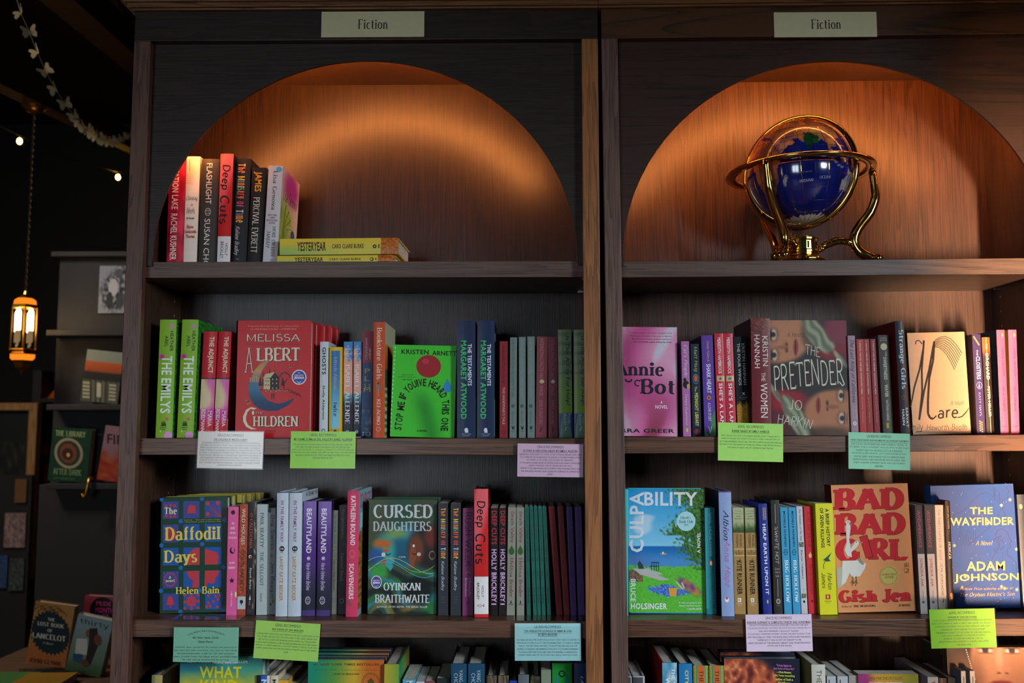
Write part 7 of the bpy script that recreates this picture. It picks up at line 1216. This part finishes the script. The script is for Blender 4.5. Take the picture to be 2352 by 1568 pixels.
mb.box(0, w2, 0, .003, 0, .012); mb.box(0, w2, 0, .09, .0, .003); mb.box(0, w2, .1185, .1215, .003, .19); mb.box(0, w2, .09, .12, 0, .003)
o = mb.build('book_stand', M_ACR); o.location = (st.x, 1.12, tz + .0006); tag(o, 'clear acrylic book stand under the orange and black hardcover', 'book stand')
for lab, x0, x1, y0, yt, cc in (('green paperback lying flat at the very bottom left', -60, 54, 1.0, .02, '4f8a4a'), ('ochre and white hardcover lying flat at the bottom left corner', 24, 138, .96, .026, 'a8802a')):
    a = P(x0, 1560, y0).x; b = P(x1, 1560, y0).x; root = thing('book', lab, 'book', (a, y0, tz + (.0006 if yt < .025 else .0006)), 'books on the display table')
    root.location.y = y0 + (-.02 if yt > .025 else -.03); root.rotation_euler = (0, 0, radians(4))
    mb = MB(); mb.box(0, b - a, 0, .15, yt - .003, yt, cc); mb.box(0, b - a, 0, .15, 0, .003, cc); mb.build('cover', M_JACK, root); mb = MB(); mb.box(.003, b - a - .003, .003, .147, .003, yt - .003); mb.build('page_block', M_PAGE, root)
# far shelf unit and framed picture
def fobj(name, label, cat, x0, x1, y0, y1, d, T, col, art=None, mat=None, grp=None):
    a = P(x0, y1, d); b = P(x1, y0, d); mb = MB(); mb.box(0, b.x - a.x, 0, T, 0, b.z - a.z, col)
    if art: art(Art(mb, lambda x, y, n: ((x - x0) / (x1 - x0) * (b.x - a.x), -n * .0006, (y1 - y) / (y1 - y0) * (b.z - a.z))))
    o = mb.build(name, mat or M_MATT, bevel=.0015); o.location = (a.x, d, a.z); tag(o, label, cat, grp); return o
fs = thing('wall_shelves', 'dark narrow shelf unit seen between the lantern and the black cabinet', 'shelf', (P(60, 1200, 3.0).x, 3.0, 0))
fx = P(60, 1200, 3.0).x
for nm_, a, b, z0, z1 in (('post', 60, 80, 0, P(70, 850, 3.0).z), ('post', 190, 210, 0, P(70, 850, 3.0).z)):
    mb = MB(); mb.box(P(a, 1200, 3.0).x - fx, P(b, 1200, 3.0).x - fx, 0, .25, z0, z1); mb.build(nm_, M_BLK2, fs)
SZ = []
for py in (914, 1046, 1152, 1279, 1387):
    z = P(90, py, 3.0).z; SZ.append(z); mb = MB(); mb.box(P(60, 1200, 3.0).x - fx, P(210, 1200, 3.0).x - fx, .005, .25, z - .02, z - .0005); mb.build('shelf', M_BLK2, fs)
for x0, x1, y0, k, col, lab in ((82, 110, 1019, 1, '9a4a54', 'dusty pink box on the upper tier of the far shelf unit'), (97, 110, 1066, 2, '9a2a14', 'red spine on the second tier of the far shelf unit'), (90, 104, 1200, 3, '2a9a1c', 'green spine on the third tier of the far shelf unit'), (82, 95, 1325, 4, '7a8a1c', 'yellow green spine on the lowest tier of the far shelf unit')):
    o = fobj('book' if k > 1 else 'box', lab, 'book' if k > 1 else 'box', x0, x1, y0, (0, 1045, 1151, 1278, 1386)[k], 3.03, .14, col); o.location.z = SZ[k] + .0003
a = P(118, 905, 3.02); mb = MB(); mb.lathe([(.085, 0), (.05, .045), (.02, .09)], 0, 0, 18, 'b85a14'); o = mb.build('lampshade', M_MATT, smooth=True); o.location = (a.x + .02, 3.12, SZ[0] + .0003); tag(o, 'small orange cone lampshade on top of the far shelf unit', 'lampshade')
fr_ = P(-60, 1270, 2.7); W = P(70, 1270, 2.7).x - fr_.x; H = P(0, 925, 2.7).z - fr_.z
root = thing('shadow_box', 'wooden framed case with small prints at the far left edge', 'picture frame', (fr_.x, 2.7, fr_.z - 0.12)); H += .12
M_FRM = wood('light_oak_frame', '5a3c1c', '9c7440', 'z', .5, .6, .4)
for x0, x1, z0, z1 in ((0, W, H - .035, H), (W - .04, W, 0, H - .035), (0, .04, 0, H - .035), (.04, W - .04, 0, .03)): mb = MB(); mb.box(x0, x1, 0, .05, z0, z1); mb.build('frame_rail', M_FRM, root, bevel=.002)
mb = MB(); mb.box(.03, W - .03, .03, .045, .02, H - .02, '141a16'); A = Art(mb, lambda x, y, n: (.03 + x * (W - .06), .03 - n * .0006, .02 + (1 - y) * (H - .04)))
A.paint(0, 0, 1, 1, 30, 50, lambda x, y: mix((18, 24, 20), (60, 52, 40), max(0, nz(x * 9, y * 14) * 1.5 * (.2 < y < .6)))); mb.build('picture', M_MATT, root)
for x0, x1, y0, y1, col, lab, cf in ((33, 62, 1100, 1154, '6a4a2a', 'cork coloured block hanging below the wooden frame', (.06)), (8, 60, 1178, 1257, '7a6462', 'speckled mauve print at the far left edge', .5), (-20, 18, 1275, 1350, '2c4668', 'blue print at the very left edge', .3), (19, 56, 1282, 1356, '3a403c', 'grey leaf print beside the blue one', .9)):
    fobj('print', lab, 'print', x0, x1, y0, y1, 2.66, .012, col, lambda A, x0=x0, x1=x1, y0=y0, y1=y1, col=col, cf=cf: A.paint(x0, y0, x1, y1, 12, 16, lambda x, y: tuple(q * (1 + cf * nz(x * .25, y * .25, 1, cf * 9)) for q in [int(col[i:i + 2], 16) for i in (0, 2, 4)])), grp='small prints on the far left wall')
mb = MB(); a = P(-40, 1420, 2.672); b = P(74, 1090, 2.672); mb.box(a.x, b.x, 2.673, 2.69, 0, b.z); tag(mb.build('pinboard', M_GREEN), 'dark green board carrying small prints at the far left', 'board')
# Moroccan-style lantern
LY = 1.6; lc = P(50, 850, LY); lt = P(51, 672, LY).z; LH = lt - lc.z
ln = thing('hanging_lantern', 'glowing brass and amber glass lantern hanging at the left', 'lantern', (lc.x, LY, lc.z))
M_GLOW = emit('lit_lantern_glass', 'ffd58a', 16); M_AMB = emit('amber_lantern_glass', 'e07018', 1.6); M_DIM = emit('dim_frosted_pane', 'a88a60', .55)
def hexa(name, prof, mat, n=6): mb = MB(); mb.lathe([(r * 1.12, z * LH) for r, z in prof], n=n); return mb.build(name, mat, ln)
hexa('finial', [(.001, -.06), (.004, -.02), (.01, 0), (.022, .03), (.03, .1), (.034, .125)], M_GOLD); hexa('lower_glass', [(.032, .125), (.041, .155), (.041, .2)], M_AMB); hexa('lower_band', [(.0425, .2), (.0425, .212), (.036, .225), (.036, .25), (.0425, .262), (.041, .27)], M_GOLD)
hexa('upper_band', [(.038, .79), (.041, .8), (.041, .83), (.039, .84)], M_GOLD); hexa('upper_glass', [(.039, .84), (.036, .895), (.022, .93)], M_AMB); hexa('cap', [(.024, .925), (.016, .955), (.006, .98), (.003, 1.02)], M_GOLD)
for i in range(6):
    a = radians(i * 60 + 30); ca, sa = cos(a), sin(a); nx_, ny_ = ca, sa; tx, ty_ = -sa, ca; ap = .041
    q = lambda s, z, o=0: (nx_ * (ap + o) + tx * s, ny_ * (ap + o) + ty_ * s, z * LH)
    mb = MB(); mb.face([q(-.0105, .5), q(.0105, .5), q(.0105, .74), q(.004, .775), q(0, .79), q(-.004, .775), q(-.0105, .74)]); mb.build('lit_pane', M_GLOW, ln)
    mb = MB(); mb.face([q(-.0105, .36), q(.0105, .36), q(.0105, .5), q(-.0105, .5)]); mb.face([q(-.004, .3), q(.004, .3), q(.004, .345), q(-.004, .345)]); mb.build('frosted_pane', M_DIM, ln)
    b = radians(i * 60); mb = MB(); mb.tube([(.0475 * cos(b), .0475 * sin(b), .262 * LH), (.047 * cos(b), .047 * sin(b), .8 * LH)], .0022, 6); mb.build('corner_bar', M_GOLD, ln)
lp = bpy.data.lights.new('lantern_bulb', 'POINT'); lp.energy = .9; lp.color = (1, .6, .25); lp.shadow_soft_size = .03; o = bpy.data.objects.new('lantern_bulb', lp); COL.objects.link(o); o.location = (lc.x, LY - .12, lc.z + .14)
ct = P(68, 262, LY).z
mb = MB(); n = 56
for i in range(n):
    z = LH + .005 + (ct - lt) * i / n; k = i % 2; r = .0045
    mb.tube([(r * cos(t) * (1 - k), r * cos(t) * k, z + .006 * sin(t)) for t in (0, pi / 3, 2 * pi / 3, pi, 4 * pi / 3, 5 * pi / 3)], .0012, 4, closed=True)
mb.build('chain', simple('dark_bronze_chain', '3a2c1c', .5, .6), ln); mb = MB(); z = LH + ct - lt; mb.lathe([(.004, z), (.03, z + .012), (.045, z + .03), (.045, z + .036)], n=20); mb.build('ceiling_canopy', M_GOLD, ln, smooth=True)
# beams
def beam(label, p0, p1, w_, h_):
    a, b = Vector(p0), Vector(p1); d = (b - a).normalized(); s = d.cross(Vector((0, 0, 1))).normalized() * w_ / 2; u = s.cross(d).normalized() * h_ / 2; mb = MB()
    vs = [e + s * i + u * j for e in (a, b) for i, j in ((-1, -1), (1, -1), (1, 1), (-1, 1))]
    mb.mesh(vs, [(0, 1, 2, 3), (7, 6, 5, 4), (0, 4, 5, 1), (1, 5, 6, 2), (2, 6, 7, 3), (3, 7, 4, 0)]); o = mb.build('beam_or_light_blocker', M_BEAM); o['kind'] = 'structure'; return o
beam('', P(110, -60, 1.35), P(400, 205, 3.6), .13, .13); bd = (P(400, 205, 3.6) - P(110, -60, 1.35)).normalized(); bc = Vector((lc.x, LY, lc.z + LH + ct - lt + .036 + .045)); beam('', bc - bd * 1.6, bc + bd * 2.3, .07, .091)
mb = MB()
# festoon lights and butterfly garland
M_BULB = emit('festoon_bulb_glow', 'ffb84a', 60); M_WIRE = simple('black_cable', '0c0a08', .6)
cr_ = thing('string_lights', 'thin cable of small glowing festoon bulbs under the beams', 'string lights', P(45, 318, 2.4))
o0 = P(45, 318, 2.4); mb = MB(); mb.tube([P(-80, 210, 2.4) - o0, P(-20, 280, 2.4) - o0, P(45, 312, 2.4) - o0, P(160, 365, 2.8) - o0, P(271, 395, 3.2) - o0, P(400, 400, 3.6) - o0], .003, 5); mb.build('cable', M_WIRE, cr_)
for px, py, d in ((45, 323, 2.4), (271, 406, 3.2)):
    p = P(px, py, d) - o0; mb = MB(); mb.lathe([(.001, -.016), (.008, -.012), (.011, -.003), (.009, .006), (.004, .011)], 0, 0, 10); b_ = mb.build('bulb', M_BULB, cr_, smooth=True); b_.location = p
M_PAPER = print_mat('cream_paper_wings', .8, .2)
GPT = [(30, -30, .8), (48, 30, .84), (68, 75, .9), (86, 120, .96), (106, 165, 1.04), (128, 205, 1.12), (150, 240, 1.22), (172, 268, 1.36), (192, 290, 1.48), (212, 307, 1.66), (232, 320, 1.84), (252, 327, 2.02), (270, 325, 2.2), (286, 318, 2.4), (310, 306, 2.6)]
g0 = P(68, 75, .9); ga = thing('butterfly_garland', 'string of cream paper butterflies hanging across the top left corner', 'garland', g0)
mb = MB(); mb.tube([P(*q) - g0 for q in GPT], .0012, 5, 'b8a888'); mb.build('string', M_PAPER, ga); rr = random.Random(4)
wing = [(0, 0), (.006, .012), (.018, .02), (.023, .014), (.017, .004), (.021, -.006), (.017, -.017), (.008, -.012)]
for i, q in enumerate(GPT[1:-1]):
    for h_ in ((0,) if i < 6 else (0, .5)):
        q2 = GPT[i + 2]; qq = tuple(a + (b - a) * h_ for a, b in zip(q, q2)); p = P(*qq) - g0; mb = MB(); f_ = rr.uniform(.5, 1.0)
        for s in (1, -1):
            pts = [(s * x * cos(f_ if s > 0 else .5), -abs(x) * sin(f_ if s > 0 else .5) * .8, z) for x, z in wing]; mb.face(pts, 'a4946f'); mb.face([(x, y + .0006, z) for x, y, z in pts[::-1]], 'a4946f')
        mb.tube([(0, 0, -.008), (0, 0, .01)], .0012, 5, 'b8a27a'); b_ = mb.build('butterfly', M_PAPER, ga); b_.location = p; b_.rotation_euler = (rr.uniform(-.3, .3), rr.uniform(-.5, .1) - .35, rr.uniform(-.6, .6)); b_.scale = (1.12,) * 3
